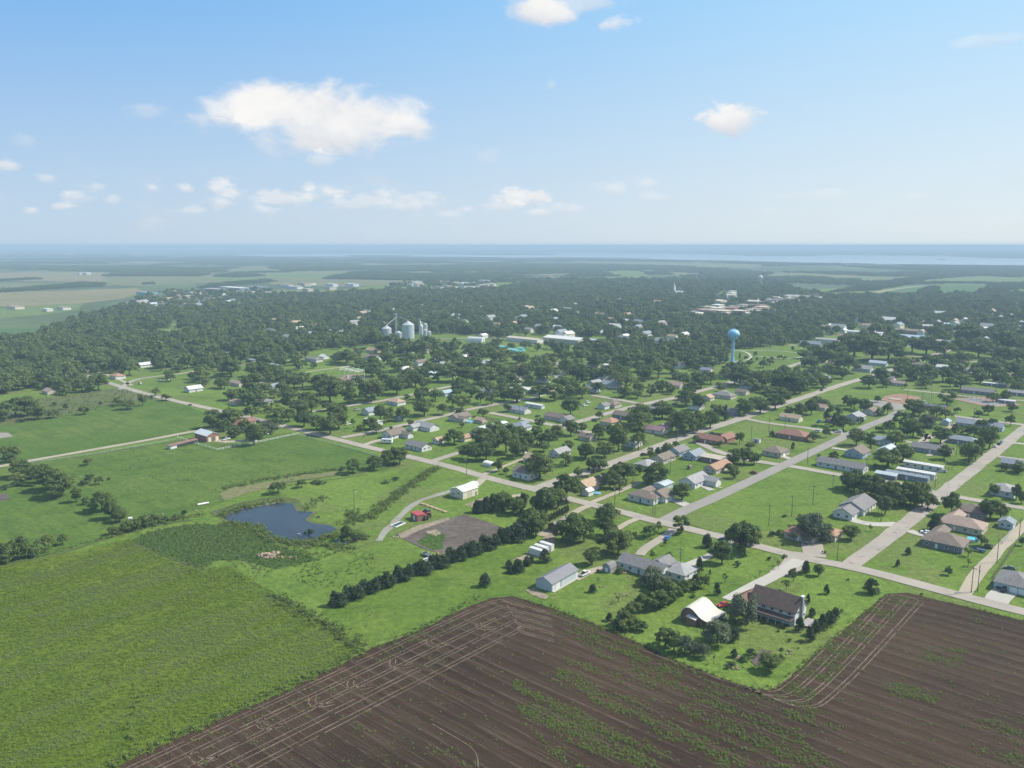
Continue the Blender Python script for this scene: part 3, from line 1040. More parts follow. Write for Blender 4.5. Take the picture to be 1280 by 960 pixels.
def trunk_mb(seed, kind):
    g = np.random.default_rng(seed + 99)
    mb = MB()
    if kind in ('bush',):
        for k in range(4):
            t = g.uniform(0, 6.28)
            mb.tube((0, 0, -.02), (.22 * math.cos(t), .22 * math.sin(t), .5), .03, .012, 5)
        return mb
    r0 = .032 if kind != 'cedar' else .026
    top = Vector((g.uniform(-.02, .02), g.uniform(-.02, .02), .34 if kind != 'cedar' else .8))
    mb.tube((0, 0, -.02), top * .45, r0 * 1.25, r0 * .9, 7)
    mb.tube(top * .45, top, r0 * .9, r0 * .7, 7)
    for k in range(6 if kind != 'cedar' else 4):
        t = k * 1.05 + g.uniform(-.3, .3)
        rr = g.uniform(.16, .28)
        e = Vector((rr * math.cos(t), rr * math.sin(t), g.uniform(.55, .78)))
        s = top * g.uniform(.75, 1)
        mid = s.lerp(e, .5) + Vector((0, 0, .03))
        mb.tube(s, mid, r0 * .55, r0 * .38, 5)
        mb.tube(mid, e, r0 * .38, r0 * .12, 5)
    return mb


def quad_mesh(name, V, mat):
    n = len(V) // 4
    me = bpy.data.meshes.new(name)
    me.vertices.add(len(V))
    me.vertices.foreach_set('co', V.astype(np.float32).ravel())
    me.loops.add(len(V))
    me.loops.foreach_set('vertex_index', np.arange(len(V), dtype=np.int32))
    me.polygons.add(n)
    me.polygons.foreach_set('loop_start', np.arange(0, len(V), 4, dtype=np.int32))
    if mat:
        me.materials.append(MATS[mat])
    me.update(calc_edges=True)
    return me


# code: (shape, leaf material, leaves, leaf size)
SPEC = {'d': [('round', 'leaf_dark', 3800, .025), ('round', 'leaf_dark', 3800, .025), ('round', 'leaf_dark', 3400, .027), ('oval', 'leaf_dark', 3200, .026), ('broad', 'leaf_dark', 3400, .027)],
        'g': [('round', 'leaf_green', 2800, .024), ('broad', 'leaf_green', 2800, .024), ('oval', 'leaf_green', 2400, .024)],
        'w': [('willow', 'leaf_pale', 4400, .022), ('willow', 'leaf_pale', 4400, .022)],
        'c': [('cedar', 'leaf_cedar', 2600, .024), ('cedar', 'leaf_cedar', 2600, .024)],
        's': [('sparse', 'leaf_dark', 900, .026), ('sparse', 'leaf_green', 800, .026)],
        'r': [('sparse', 'leaf_dry', 420, .018)],
        'b': [('bush', 'leaf_dark', 900, .04), ('bush', 'leaf_cedar', 900, .04)]}
TEMPL = {}
sd = 11
for code, lst in SPEC.items():
    for k, (shp, mt, nl, ls) in enumerate(lst):
        sd += 1
        cm = quad_mesh('crown', crown_arr(sd, shp, nl, ls), mt)
        tm = trunk_mb(sd, shp).mesh('trunk', 'bark')
        TEMPL.setdefault(code, []).append((cm, tm))

# light merged versions for the masses (not linked to the scene)
LIB = bpy.data.collections.new('foliage_library')


def lib_mesh(name, V, mat, tb=None):
    me = quad_mesh(name, V, mat)
    if tb is not None:
        t = tb.mesh('t', 'bark')
        import bmesh
        bm = bmesh.new()
        bm.from_mesh(me)
        nf = len(bm.faces)
        bm.from_mesh(t)
        bm.faces.ensure_lookup_table()
        for f in bm.faces[nf:]:
            f.material_index = 1
        me.materials.append(MATS['bark'])
        bm.to_mesh(me)
        bm.free()
    o = bpy.data.objects.new(name, me)
    return o


def make_lib(name, objs):
    c = bpy.data.collections.new(name)
    for o in objs:
        c.objects.link(o)
    return c


mid_objs = []
for i, (shp, mt) in enumerate([('round', 'leaf_dark'), ('broad', 'leaf_dark'), ('oval', 'leaf_dark'), ('round', 'leaf_green'), ('broad', 'leaf_green'), ('broad', 'leaf_dark'), ('round', 'leaf_dark')]):
    mid_objs.append(lib_mesh('m%02d' % i, crown_arr(200 + i, shp, 1000, .044), mt, trunk_mb(200 + i, shp)))
LIB_MID = make_lib('lib_mid', mid_objs)
gro = []
for i in range(5):
    g = np.random.default_rng(300 + i)
    Vs = []
    for k in range(16):
        v = crown_arr(400 + i * 20 + k, 'round' if k % 2 else 'broad', 130, .085)
        s = g.uniform(8, 13)
        v = v * np.array([s, s, g.uniform(7, 12)]) + np.array([g.uniform(-26, 26), g.uniform(-26, 26), -1.5])
        Vs.append(v)
    gro.append(lib_mesh('g%02d' % i, np.concatenate(Vs), ['leaf_dark', 'leaf_dark', 'leaf_green'][i % 3]))
LIB_GROVE = make_lib('lib_grove', gro)
weeds = []
for i, mt in enumerate(['leaf_weed', 'leaf_dark', 'leaf_crop', 'leaf_green']):
    g = np.random.default_rng(500 + i)
    n = 40
    C = np.stack([g.normal(0, .28, n), g.normal(0, .28, n), np.abs(g.normal(0, .4, n))], 1)
    N = g.normal(size=(n, 3)) + np.array([0, 0, .8])
    N /= np.linalg.norm(N, axis=1, keepdims=True)
    weeds.append(lib_mesh('w%02d' % i, quads(C, N, np.full(n, .13) * g.uniform(.6, 1.3, n), g), mt))
LIB_WEED = make_lib('lib_weed', weeds)


def scatter(name, P, S, idx, lib, rz=None, cat=None, label=None):
    """one countless mass: instances on points (stuff)"""
    n = len(P)
    me = bpy.data.meshes.new(name)
    me.vertices.add(n)
    me.vertices.foreach_set('co', np.asarray(P, dtype=np.float32).ravel())
    a = me.attributes.new('scl', 'FLOAT_VECTOR', 'POINT')
    a.data.foreach_set('vector', np.asarray(S, dtype=np.float32).ravel())
    r = np.zeros((n, 3), dtype=np.float32)
    r[:, 2] = rng.uniform(0, 6.283, n) if rz is None else rz
    a = me.attributes.new('rot', 'FLOAT_VECTOR', 'POINT')
    a.data.foreach_set('vector', r.ravel())
    a = me.attributes.new('pick', 'INT', 'POINT')
    a.data.foreach_set('value', np.asarray(idx, dtype=np.int32))
    o = link(name, me)
    tag(o, label, cat, None, 'stuff')
    ng = bpy.data.node_groups.new(name, 'GeometryNodeTree')
    ng.interface.new_socket('Geometry', in_out='INPUT', socket_type='NodeSocketGeometry')
    ng.interface.new_socket('Geometry', in_out='OUTPUT', socket_type='NodeSocketGeometry')
    gi = ng.nodes.new('NodeGroupInput')
    go = ng.nodes.new('NodeGroupOutput')
    ip = ng.nodes.new('GeometryNodeInstanceOnPoints')
    ci = ng.nodes.new('GeometryNodeCollectionInfo')
    ci.inputs['Collection'].default_value = lib
    ci.inputs['Separate Children'].default_value = True
    ci.inputs['Reset Children'].default_value = True
    ng.links.new(gi.outputs[0], ip.inputs['Points'])
    ng.links.new(ci.outputs[0], ip.inputs['Instance'])
    ip.inputs['Pick Instance'].default_value = True
    for nm, ty, sock in (('pick', 'INT', 'Instance Index'), ('rot', 'FLOAT_VECTOR', 'Rotation'), ('scl', 'FLOAT_VECTOR', 'Scale')):
        na = ng.nodes.new('GeometryNodeInputNamedAttribute')
        na.data_type = ty
        na.inputs[0].default_value = nm
        ng.links.new(na.outputs[0], ip.inputs[sock])
    ng.links.new(ip.outputs[0], go.inputs[0])
    md = o.modifiers.new('scatter', 'NODES')
    md.node_group = ng
    return o


def inpoly(X, Y, poly):
    inside = np.zeros(X.shape, bool)
    n = len(poly)
    j = n - 1
    for i in range(n):
        xi, yi = poly[i]
        xj, yj = poly[j]
        if yi != yj:
            c = ((yi > Y) != (yj > Y)) & (X < (xj - xi) * (Y - yi) / (yj - yi) + xi)
            inside ^= c
        j = i
    return inside


def proj_np(X, Y, Z=0.0):
    s, c = math.sin(PITCH), math.cos(PITCH)
    zz = Z - CAMZ
    f = Y * c - zz * s
    u = Y * s + zz * c
    return 640 + FPX * X / f, 480 - FPX * u / f


def near_road(X, Y, extra):
    bad = np.zeros(X.shape, bool)
    for P, hw in ROADS:
        mnx, mny = P.min(0) - 20
        mxx, mxy = P.max(0) + 20
        m = (X > mnx) & (X < mxx) & (Y > mny) & (Y < mxy) & ~bad
        ii = np.nonzero(m)[0]
        if not len(ii):
            continue
        x, y = X[ii], Y[ii]
        b = np.zeros(len(ii), bool)
        for k in range(len(P) - 1):
            a, c = P[k], P[k + 1]
            d = c - a
            L2 = (d ** 2).sum() + 1e-9
            t = np.clip(((x - a[0]) * d[0] + (y - a[1]) * d[1]) / L2, 0, 1)
            b |= np.hypot(x - a[0] - t * d[0], y - a[1] - t * d[1]) < hw + extra
        bad[ii] |= b
    return bad
# ------------------------------------------------------------------ buildings
PAL = {'gray': (.19, .185, .185), 'lgray': (.28, .28, .285), 'brown': (.18, .15, .125), 'tan': (.36, .27, .19), 'dbrown': (.12, .085, .072), 'rbrown': (.24, .13, .10), 'pink': (.31, .235, .20),
       'orange': (.32, .205, .14), 'purple': (.27, .17, .20), 'white': (.58, .58, .56), 'cream': (.60, .55, .44), 'silver': (.52, .56, .58), 'bgray': (.22, .25, .29), 'blue': (.30, .38, .46),
       'lblue': (.40, .46, .50), 'red': (.34, .06, .06), 'turq': (.16, .42, .43), 'green': (.20, .30, .22), 'beige': (.46, .41, .33), 'dgray': (.11, .115, .13), 'brickc': (.26, .14, .105)}


def rmat(c, shingle=True):
    k = 'roof_' + c + ('_s' if shingle else '_m')
    if k not in MATS:
        clad(k, PAL[c], .35 if shingle else .6, 1 if shingle else 0, .85 if shingle else .4, .5, .8)
    return k


def wmat(c):
    k = 'wall_' + c
    if k not in MATS:
        clad(k, PAL[c], .2, 2, .7, .35, .88)
    return k


def gable_roof(mb, L, Wd, h, rise, ov=.5, th=.16, x0=0, y0=0):
    if Wd < 3:
        ov = .1
    """two thick slabs meeting at the ridge (along x)"""
    sl = rise / (Wd / 2)
    ye = Wd / 2 + ov
    ze = h - sl * ov
    prof = [(-ye, ze), (0, h + rise), (ye, ze), (ye, ze + th), (0, h + rise + th * 1.1), (-ye, ze + th)]
    n = len(prof)
    V = [(x0 - L / 2 - ov, y0 + a, z) for a, z in prof] + [(x0 + L / 2 + ov, y0 + a, z) for a, z in prof]
    F = [(i, (i + 1) % n, n + (i + 1) % n, n + i) for i in range(n)]
    F += [(0, 1, 4, 5), (1, 2, 3, 4), (6, 11, 10, 7), (7, 10, 9, 8)]
    mb.add(V, F)


def hip_roof(mb, L, Wd, h, rise, ov=.5, x0=0, y0=0):
    a, b = L / 2 + ov, Wd / 2 + ov
    r = max(.3, L / 2 - Wd / 2)
    z0 = h - .12
    V = [(-a, -b, z0), (a, -b, z0), (a, b, z0), (-a, b, z0), (-a, -b, z0 + .18), (a, -b, z0 + .18), (a, b, z0 + .18), (-a, b, z0 + .18), (-r, 0, h + rise), (r, 0, h + rise)]
    V = [(x + x0, y + y0, z) for x, y, z in V]
    F = [(0, 3, 2, 1), (0, 1, 5, 4), (1, 2, 6, 5), (2, 3, 7, 6), (3, 0, 4, 7), (4, 5, 9, 8), (5, 6, 9), (6, 7, 8, 9), (7, 4, 8)]
    mb.add(V, F)


def wall_body(mb, L, Wd, h, rise=0.0, x0=0, y0=0, gable=True):
    if gable and rise:
        k = .03
        prof = [(-Wd / 2, -.3), (Wd / 2, -.3), (Wd / 2, h - k), (0, h + rise - k), (-Wd / 2, h - k)]
        n = 5
        V = [(x0 - L / 2, y0 + a, z) for a, z in prof] + [(x0 + L / 2, y0 + a, z) for a, z in prof]
        F = [tuple(range(n)), tuple(range(2 * n - 1, n - 1, -1))] + [(i, (i + 1) % n, n + (i + 1) % n, n + i) for i in range(n)]
        mb.add(V, F)
    else:
        mb.box(x0 - L / 2, x0 + L / 2, y0 - Wd / 2, y0 + Wd / 2, -.3, h)


_wm = {}


def window(parent, face, u, z, wd=1.3, ht=1.1, L=10, Wd=8, pane=True, x0=0, y0=0):
    """framed window on face 'f','b' (long -y / +y) or 'l','r' (ends -x / +x)"""
    key = (wd, ht)
    if key not in _wm:
        m1 = MB()
        t = .09
        m1.box(-wd / 2 - t, wd / 2 + t, -.07, .03, -t, 0).box(-wd / 2 - t, wd / 2 + t, -.07, .03, ht, ht + t)
        m1.box(-wd / 2 - t, -wd / 2, -.07, .03, 0, ht).box(wd / 2, wd / 2 + t, -.07, .03, 0, ht).box(-.03, .03, -.06, .02, 0, ht)
        m2 = MB().box(-wd / 2, wd / 2, -.03, .02, 0, ht)
        _wm[key] = (m1.mesh('window', 'white_trim'), m2.mesh('pane', 'glass_dark'))
    a, b = _wm[key]
    o = link('window', a, parent)
    if face == 'f':
        o.location = (x0 + u, y0 - Wd / 2, z)
    elif face == 'b':
        o.location = (x0 + u, y0 + Wd / 2, z)
        o.rotation_euler = (0, 0, math.pi)
    elif face == 'l':
        o.location = (x0 - L / 2, y0 + u, z)
        o.rotation_euler = (0, 0, -math.pi / 2)
    else:
        o.location = (x0 + L / 2, y0 + u, z)
        o.rotation_euler = (0, 0, math.pi / 2)
    if pane:
        link('pane', b, o)
    return o


def door(parent, face, u, wd, ht, L, Wd, name='door', mat='white_trim', x0=0, y0=0):
    mb = MB().box(-wd / 2, wd / 2, -.06, .03, 0.0, ht)
    if name == 'garage_door':
        for k in range(1, 4):
            mb.box(-wd / 2 + .05, wd / 2 - .05, -.085, -.05, ht * k / 4 - .25, ht * k / 4 - .18)
    o = mb.part(name, mat, parent)
    if face == 'f':
        o.location = (x0 + u, y0 - Wd / 2, 0)
    elif face == 'b':
        o.location = (x0 + u, y0 + Wd / 2, 0)
        o.rotation_euler = (0, 0, math.pi)
    elif face == 'l':
        o.location = (x0 - L / 2, y0 + u, 0)
        o.rotation_euler = (0, 0, -math.pi / 2)
    else:
        o.location = (x0 + L / 2, y0 + u, 0)
        o.rotation_euler = (0, 0, math.pi / 2)
    return o


BUILT = []      # (x, y, radius)
LAND = []       # (phrase, px, py) for describing what stands beside it


def place(px, py, zc=0.0):
    return at(px, py, zc)


def house(px, py, L, Wd, ax, roof, rc, wc, h, label, cat='house', opts='', name=None, zc=None, group=None, land=True):
    """ax U/V: ridge direction.  roof g gable, h hip, f flat.  opts: w wing, m metal, G garage doors, C chimney, 2 two storeys, n no windows"""
    x, y = at(px, py, h * .75 if zc is None else zc)
    rz = ANG[ax]
    t = thing(name or cat.replace(' ', '_'), label, cat, x, y, rz, group)
    small = ppm(py) < 1.25 or L < 6
    rise = {'g': .26, 'h': .24, 'f': 0, 'l': .12}[roof] * Wd
    mb = MB()
    wall_body(mb, L, Wd, h, rise, gable=roof in 'gl')
    metal = 'm' in opts
    rb = MB()
    if roof in 'gl':
        gable_roof(rb, L, Wd, h, rise)
    elif roof == 'h':
        hip_roof(rb, L, Wd, h, rise)
    else:
        rb.box(-L / 2 - .3, L / 2 + .3, -Wd / 2 - .3, Wd / 2 + .3, h + .003, h + .3)
    if 'w' in opts:                          # wing toward the viewer (+) at one end
        wl, ww = Wd * .75, L * .36
        sx = -1 if 'a' in opts else 1
        sy = 1 if 'k' in opts else -1
        cx, cy = sx * (L / 2 - ww / 2 - .3), sy * (Wd / 2 + wl / 2 - .6)
        r2 = .26 * ww
        wb = MB()
        wall_body(wb, wl, ww, h - .05, r2)
        wb.v = [(-b * 1.0 + cx, a + cy, c) for a, b, c in wb.v]
        mb.add(wb.v, wb.f)
        gb = MB()
        gable_roof(gb, wl + Wd * .45, ww, h - .02, r2 - .02)
        gb.v = [(-b + cx, a + cy - sy * Wd * .225, c) for a, b, c in gb.v]
        rb.add(gb.v, gb.f)
    mb.part('wall', wmat(wc), t)
    rb.part('roof', rmat(rc, not metal), t)
    big = ppm(py) > 1.75
    # -y side of ridge U faces lower right (-V); ends: -x of U faces the viewer's lower left
    if 'n' not in opts:
        nw = max(1, int(L / 4))
        faces = ['f'] if ax == 'U' else ['b']
        for fc in faces:
            for k in range(nw):
                u = -L / 2 + (k + .5) * L / nw
                if k == nw // 2 and 'G' not in opts and not small:
                    door(t, fc, u, 1.0, 2.1, L, Wd, 'door', 'white_trim' if wc not in ('white', 'cream') else 'steel_dark')
                else:
                    window(t, fc, u, 1.0, L=L, Wd=Wd, pane=big)
        if not small:
            e = 'l' if ax == 'U' else 'l'
            for fc in (['l'] if ax == 'U' else ['l']):
                window(t, fc, -Wd * .22, 1.0, L=L, Wd=Wd, pane=big)
                window(t, fc, Wd * .22, 1.0, L=L, Wd=Wd, pane=big)
            if '2' in opts:
                for k in range(nw):
                    window(t, faces[0], -L / 2 + (k + .5) * L / nw, 3.7, L=L, Wd=Wd, pane=big)
    if 'G' in opts:
        fc = 'f' if ax == 'U' else 'l'
        if 'E' in opts:
            fc = 'l'
        for u in ((-2.9, 0.0) if 'D' in opts else (-1.5,)):
            door(t, fc, u, 2.5, 2.15, L, Wd, 'garage_door')
    if 'C' in opts:
        MB().box(L * .18, L * .18 + .8, -.35, .35, h, h + rise + .7).part('chimney', 'brick', t)
    elif big and roof in 'gh' and 'n' not in opts:
        MB().tube((L * .2, Wd * .2, h), (L * .2, Wd * .2, h + rise * .6 + .45), .09).part('roof_vent', 'galvanised', t)
    BUILT.append((x, y, L / 2 + 2, Wd / 2 + 2, rz))
    if land:
        LAND.append((label, px, py))
    return t


H = house
# --- the blocks left of the middle
H(523, 557, 16, 8.5, 'V', 'g', 'gray', 'white', 2.7, 'long white house with plain dark gray roof', opts='')
H(493, 542, 14, 10, 'U', 'g', 'brown', 'white', 2.7, 'brown-roofed white house beside the parked camper', opts='w')
H(533, 533, 17, 9, 'V', 'g', 'lgray', 'white', 2.8, 'light gray-roofed white house on the side street', opts='wk')
H(548, 550, 6, 5.5, 'U', 'g', 'tan', 'white', 2.5, 'small square shed with orange-tan roof', 'shed')
H(467, 526, 15.5, 4.6, 'V', 'l', 'white', 'white', 2.7, 'single white mobile home on open lawn', 'mobile home', 'm')
H(575, 521, 15, 9, 'U', 'g', 'brown', 'beige', 2.8, 'brown-roofed ranch beside blue round pool', opts='wa')
H(601, 525, 8, 6, 'V', 'g', 'tan', 'beige', 2.6, 'small tan garage right of round pool', 'garage', 'n')
H(615, 531, 27, 6, 'U', 'l', 'silver', 'lblue', 3, 'long narrow silver-roofed building', 'building', 'mn', zc=3)
H(598, 541, 10, 7.5, 'U', 'g', 'silver', 'lblue', 2.8, 'square shed with shiny silver roof', 'shed', 'm')
H(581, 547, 6.5, 6, 'U', 'g', 'orange', 'cream', 2.6, 'small orange-roofed shed under trees', 'shed', 'n')
H(495, 502, 14, 9, 'V', 'h', 'tan', 'white', 2.8, 'tan hip-roofed house below the side lane')
H(462, 514, 9, 9, 'U', 'g', 'bgray', 'white', 3, 'white gabled house with blue-gray roof')
H(329, 501, 16, 9, 'V', 'h', 'gray', 'white', 2.8, 'gray hip-roofed house among left trees')
H(499, 522, 6, 5, 'U', 'g', 'blue', 'lblue', 2.5, 'small pale blue shed in tree shade', 'shed', 'n')
H(558, 491, 10, 7, 'U', 'g', 'blue', 'lblue', 2.8, 'pale blue house at street bend')
H(466, 447, 18, 10, 'V', 'g', 'purple', 'white', 3, 'purple-brown roofed house with white gable', land=False)
H(466, 438, 17, 10, 'V', 'g', 'tan', 'beige', 3, 'tan-roofed house below the round bins')
H(392, 449, 22, 9, 'V', 'h', 'gray', 'white', 3, 'gray-roofed long house above the field lane')
H(405, 446, 9, 8, 'V', 'g', 'white', 'white', 3, 'small bright white house beside long gray one', opts='n')
H(344, 458, 14, 8, 'V', 'g', 'lblue', 'white', 3, 'pale-roofed white house at the curved lane')
H(464, 480, 14, 9, 'V', 'h', 'bgray', 'white', 2.9, 'blue-gray roofed house right of the substation')
H(472, 456, 12, 8, 'V', 'g', 'gray', 'beige', 2.8, 'small gray house at the lane end')
H(539, 467, 10, 7, 'U', 'g', 'lblue', 'white', 3, 'white and pale blue house deep in trees')
H(297, 479, 17, 7, 'V', 'g', 'pink', 'cream', 2.8, 'pinkish-roofed long house in the left clearing')
H(343, 483, 10, 8, 'U', 'g', 'bgray', 'white', 3.2, 'white gabled house half hidden by left trees')
H(315, 450, 16, 6, 'V', 'l', 'bgray', 'bgray', 2.8, 'blue-gray mobile home by the curved lane', 'mobile home', 'm')
H(242, 486, 13, 9, 'U', 'g', 'silver', 'white', 2.8, 'silver-roofed house by the left road', opts='m')
H(295, 502, 9, 8, 'V', 'h', 'tan', 'beige', 2.7, 'small tan hip-roofed house at road bend')
H(302, 531, 20, 11, 'V', 'h', 'rbrown', 'beige', 2.9, 'reddish-brown ranch hidden behind the yard trees', opts='w')
H(235, 449, 13, 9, 'V', 'g', 'white', 'white', 3, 'white-roofed house in the left woods')
H(181, 456, 13, 8, 'U', 'g', 'silver', 'white', 3, 'pale metal-roofed house at the wood edge', opts='m')
H(147, 470, 14, 10, 'V', 'h', 'orange', 'white', 3, 'orange-roofed white house at the wood edge')
H(62, 489, 12, 8, 'V', 'g', 'pink', 'beige', 2.6, 'weathered pinkish shed in brush at left', 'shed', 'n')
H(285, 443, 10, 8, 'U', 'g', 'silver', 'white', 3, 'small silver-roofed house in dense left wood', opts='m')
# --- centre blocks
H(695, 521, 16, 9, 'V', 'g', 'brown', 'beige', 2.8, 'dark brown-roofed ranch on corner lot')
H(709, 524, 8, 8, 'U', 'g', 'gray', 'white', 2.8, 'white garage wing with gray roof', 'garage', 'n')
H(649, 512, 18, 8, 'V', 'g', 'bgray', 'white', 2.8, 'blue-gray roofed white house on mown lawn')
H(650, 533, 14, 10, 'V', 'h', 'bgray', 'white', 2.8, 'gray hip-roofed house above the tree belt', opts='w')
H(669, 506, 17, 4.5, 'V', 'l', 'white', 'white', 2.8, 'white mobile home beside dark-roofed ranch', 'mobile home', 'm')
H(662, 487, 19, 10, 'V', 'l', 'white', 'beige', 3, 'wide white-roofed house in central trees', opts='m')
H(765, 505, 12, 10, 'V', 'h', 'brown', 'beige', 2.8, 'brown hip-roofed house near the junction', opts='w')
H(755, 507, 8, 7, 'U', 'g', 'gray', 'white', 2.8, 'gray-roofed garage left of brown hip house', 'garage', 'n')
H(763, 527, 12, 11, 'U', 'h', 'orange', 'beige', 2.9, 'orange-tan hip-roofed house by the street', opts='')
H(780, 519, 15, 9, 'V', 'g', 'brown', 'gray', 2.8, 'gray house with long brown gable roof')
H(821, 511, 17, 9, 'V', 'h', 'gray', 'beige', 2.8, 'gray hip-roofed house before the wood belt')
H(734, 546, 10, 7, 'V', 'g', 'brown', 'beige', 2.7, 'small brown-roofed house under shade trees')
H(820, 537, 14, 8, 'V', 'g', 'purple', 'cream', 2.8, 'purple metal-roofed house with white gable', opts='m')
H(831, 534, 9, 8, 'U', 'g', 'purple', 'cream', 3.6, 'tall cream gable end joined to purple-roofed house', 'garage', 'mn', land=False)
H(792, 553, 9, 8, 'U', 'g', 'lgray', 'white', 3, 'white house almost hidden behind big tree')
H(700, 565, 12, 8, 'U', 'g', 'lgray', 'lblue', 2.9, 'pale blue-gray house with light roof')
H(671, 574, 14, 9, 'V', 'g', 'tan', 'cream', 2.9, 'cream house with light tan gable roof')
H(657, 590, 12, 9, 'V', 'g', 'brown', 'white', 3.8, 'tall white house with brown roof')
H(733, 606, 11, 10, 'U', 'g', 'tan', 'beige', 2.9, 'tan-roofed house at the alley mouth')
H(735, 614, 4.5, 4, 'U', 'g', 'white', 'white', 2.6, 'tiny white shed at the alley mouth', 'shed', 'n')
H(758, 597, 13, 9, 'U', 'g', 'gray', 'gray', 2.8, 'gray house between two shade trees')
H(808, 580, 12, 9, 'U', 'h', 'lgray', 'lblue', 2.7, 'light gray hip-roofed pale blue house')
H(829, 572, 14, 9, 'U', 'g', 'brown', 'beige', 2.7, 'brown-roofed tan house in street row')
H(848, 563, 13, 9, 'U', 'g', 'gray', 'blue', 2.7, 'gray-roofed blue house in street row')
H(868, 568, 13, 9, 'U', 'g', 'bgray', 'blue', 2.7, 'blue house with blue-gray roof')
H(897, 573, 18, 9, 'V', 'l', 'beige', 'brickc', 2.9, 'flat tan-roofed brick building', 'building')
H(897, 583, 19, 8, 'U', 'g', 'orange', 'beige', 2.7, 'long orange-brown roofed house')
H(889, 549, 17, 9, 'V', 'g', 'rbrown', 'brickc', 2.9, 'red brick ranch with reddish roof', opts='')
H(907, 547, 14, 9, 'U', 'g', 'rbrown', 'brickc', 2.9, 'right wing of the red brick ranch', 'building', 'n', land=False)
H(868, 600, 17, 10, 'U', 'g', 'lgray', 'white', 3, 'long white house with light gray roof', opts='w')
H(829, 605, 9, 7, 'U', 'l', 'lblue', 'lblue', 2.6, 'pale flat carport beside long white house', 'carport', 'mn')
# white corner house with gray-brown roof
H(807, 620, 15, 10, 'V', 'h', 'brown', 'white', 3.0, 'white corner house with gray-brown hip roof', opts='w')
H(827, 619, 9, 10, 'U', 'g', 'brown', 'white', 2.9, 'garage wing of the white corner house', 'garage', 'GDE', land=False)
# --- upper right blocks
H(905, 494, 18, 11, 'V', 'h', 'gray', 'beige', 2.9, 'large gray hip-roofed house past the wood', opts='w')
H(928, 490, 10, 8, 'V', 'g', 'brown', 'beige', 2.7, 'small brown-roofed house past the wood')
H(871, 508, 10, 8, 'U', 'g', 'lblue', 'white', 2.8, 'pale blue-roofed white house beside driveway')
H(885, 497, 8, 8, 'U', 'g', 'tan', 'beige', 2.8, 'small tan house by parked cars')
H(908, 514, 19, 9, 'V', 'g', 'gray', 'gray', 2.8, 'long gray house near the crossing')
H(989, 522, 15, 8, 'V', 'g', 'tan', 'cream', 2.8, 'cream house with tan roof above the crossing')
H(1044, 525, 12, 7, 'V', 'g', 'brown', 'brickc', 2.7, 'dark brown house under two round trees')
H(1069, 521, 14, 11, 'U', 'g', 'lgray', 'lblue', 2.9, 'house with broad light gray metal roof', opts='m')
H(1025, 509, 11, 8, 'V', 'g', 'pink', 'beige', 2.7, 'pinkish-roofed house near main road')
H(1089, 514, 13, 9, 'U', 'g', 'brown', 'beige', 2.8, 'brown-roofed house left of the car park')
H(992, 543, 20, 13, 'V', 'h', 'rbrown', 'brickc', 2.9, 'red-brown hip-roofed brick ranch', opts='')
H(970, 564, 13, 12, 'U', 'h', 'brown', 'beige', 2.9, 'brown hip-roofed house with concrete drive', opts='G')
H(1053, 581, 27, 9, 'V', 'g', 'gray', 'white', 2.8, 'very long white house with gray roof', opts='')
H(1072, 565, 14, 11, 'U', 'g', 'brown', 'blue', 2.9, 'blue house with gray-brown gable roof')
H(1102, 550, 14, 10, 'V', 'h', 'bgray', 'lblue', 2.9, 'gray hip-roofed house behind pale round tree')
H(1110, 563, 12, 10, 'U', 'g', 'lblue', 'lblue', 2.9, 'pale blue gabled house left of the mobile homes')
H(1109, 593, 11, 6.5, 'V', 'l', 'lblue', 'steel_dark' if 0 else 'gray', 2.5, 'open-sided building with silver roof', 'carport', 'mn')
H(1135, 594, 22, 5, 'V', 'l', 'bgray', 'bgray', 2.9, 'gray mobile home nearest the cross street', 'mobile home', 'm')
H(1146, 590, 20, 4.8, 'V', 'l', 'white', 'white', 3.0, 'middle of three white mobile homes', 'mobile home', 'm')
H(1155, 581, 21, 4.8, 'V', 'l', 'white', 'white', 3.0, 'farthest white mobile home of the row', 'mobile home', 'm')
H(1165, 561, 23, 9, 'V', 'g', 'gray', 'lgray', 2.8, 'long gray-roofed house behind plank fence')
H(1204, 550, 17, 9, 'V', 'h', 'bgray', 'bgray', 2.8, 'blue-gray hip-roofed house behind big trees')
H(1183, 527, 7, 5, 'U', 'g', 'blue', 'lblue', 2.6, 'small blue-gray shed on open grass', 'shed', 'n')
H(1225, 531, 30, 9, 'V', 'g', 'bgray', 'blue', 2.9, 'very long blue-gray roofed building', 'building')
H(1236, 533, 13, 4, 'V', 'l', 'white', 'white', 2.5, 'white awning along the long blue-gray building', 'awning', 'mn', land=False)
H(1169, 508, 17, 8, 'V', 'l', 'dgray', 'steel_dark' if 0 else 'brickc', 2.8, 'dark open shelter beside the ball field', 'shelter', 'n')
H(1223, 489, 26, 9, 'V', 'g', 'gray', 'gray', 2.9, 'long gray building above the tennis courts', 'building')
H(1244, 480, 19, 5, 'V', 'l', 'white', 'gray', 2.8, 'white-roofed mobile home above the courts', 'mobile home', 'm')
H(1200, 463, 22, 11, 'V', 'g', 'lgray', 'white', 3.2, 'pale house by the far right trees')
H(1178, 459, 10, 8, 'V', 'g', 'white', 'white', 3, 'small white house by parked white van')
H(1150, 456, 15, 9, 'V', 'h', 'brown', 'beige', 3, 'brown-roofed house at the main road')
H(1098, 454, 18, 8, 'V', 'g', 'lblue', 'lblue', 3, 'light blue house below the round wood')
H(1079, 461, 18, 12, 'V', 'g', 'lgray', 'lblue', 3.2, 'gray building beside the main road', 'building')
H(1110, 474, 12, 9, 'V', 'g', 'gray', 'white', 3, 'gray and white house below the main road')
H(1122, 479, 13, 7, 'V', 'g', 'pink', 'beige', 2.7, 'low pinkish house above the ball field')
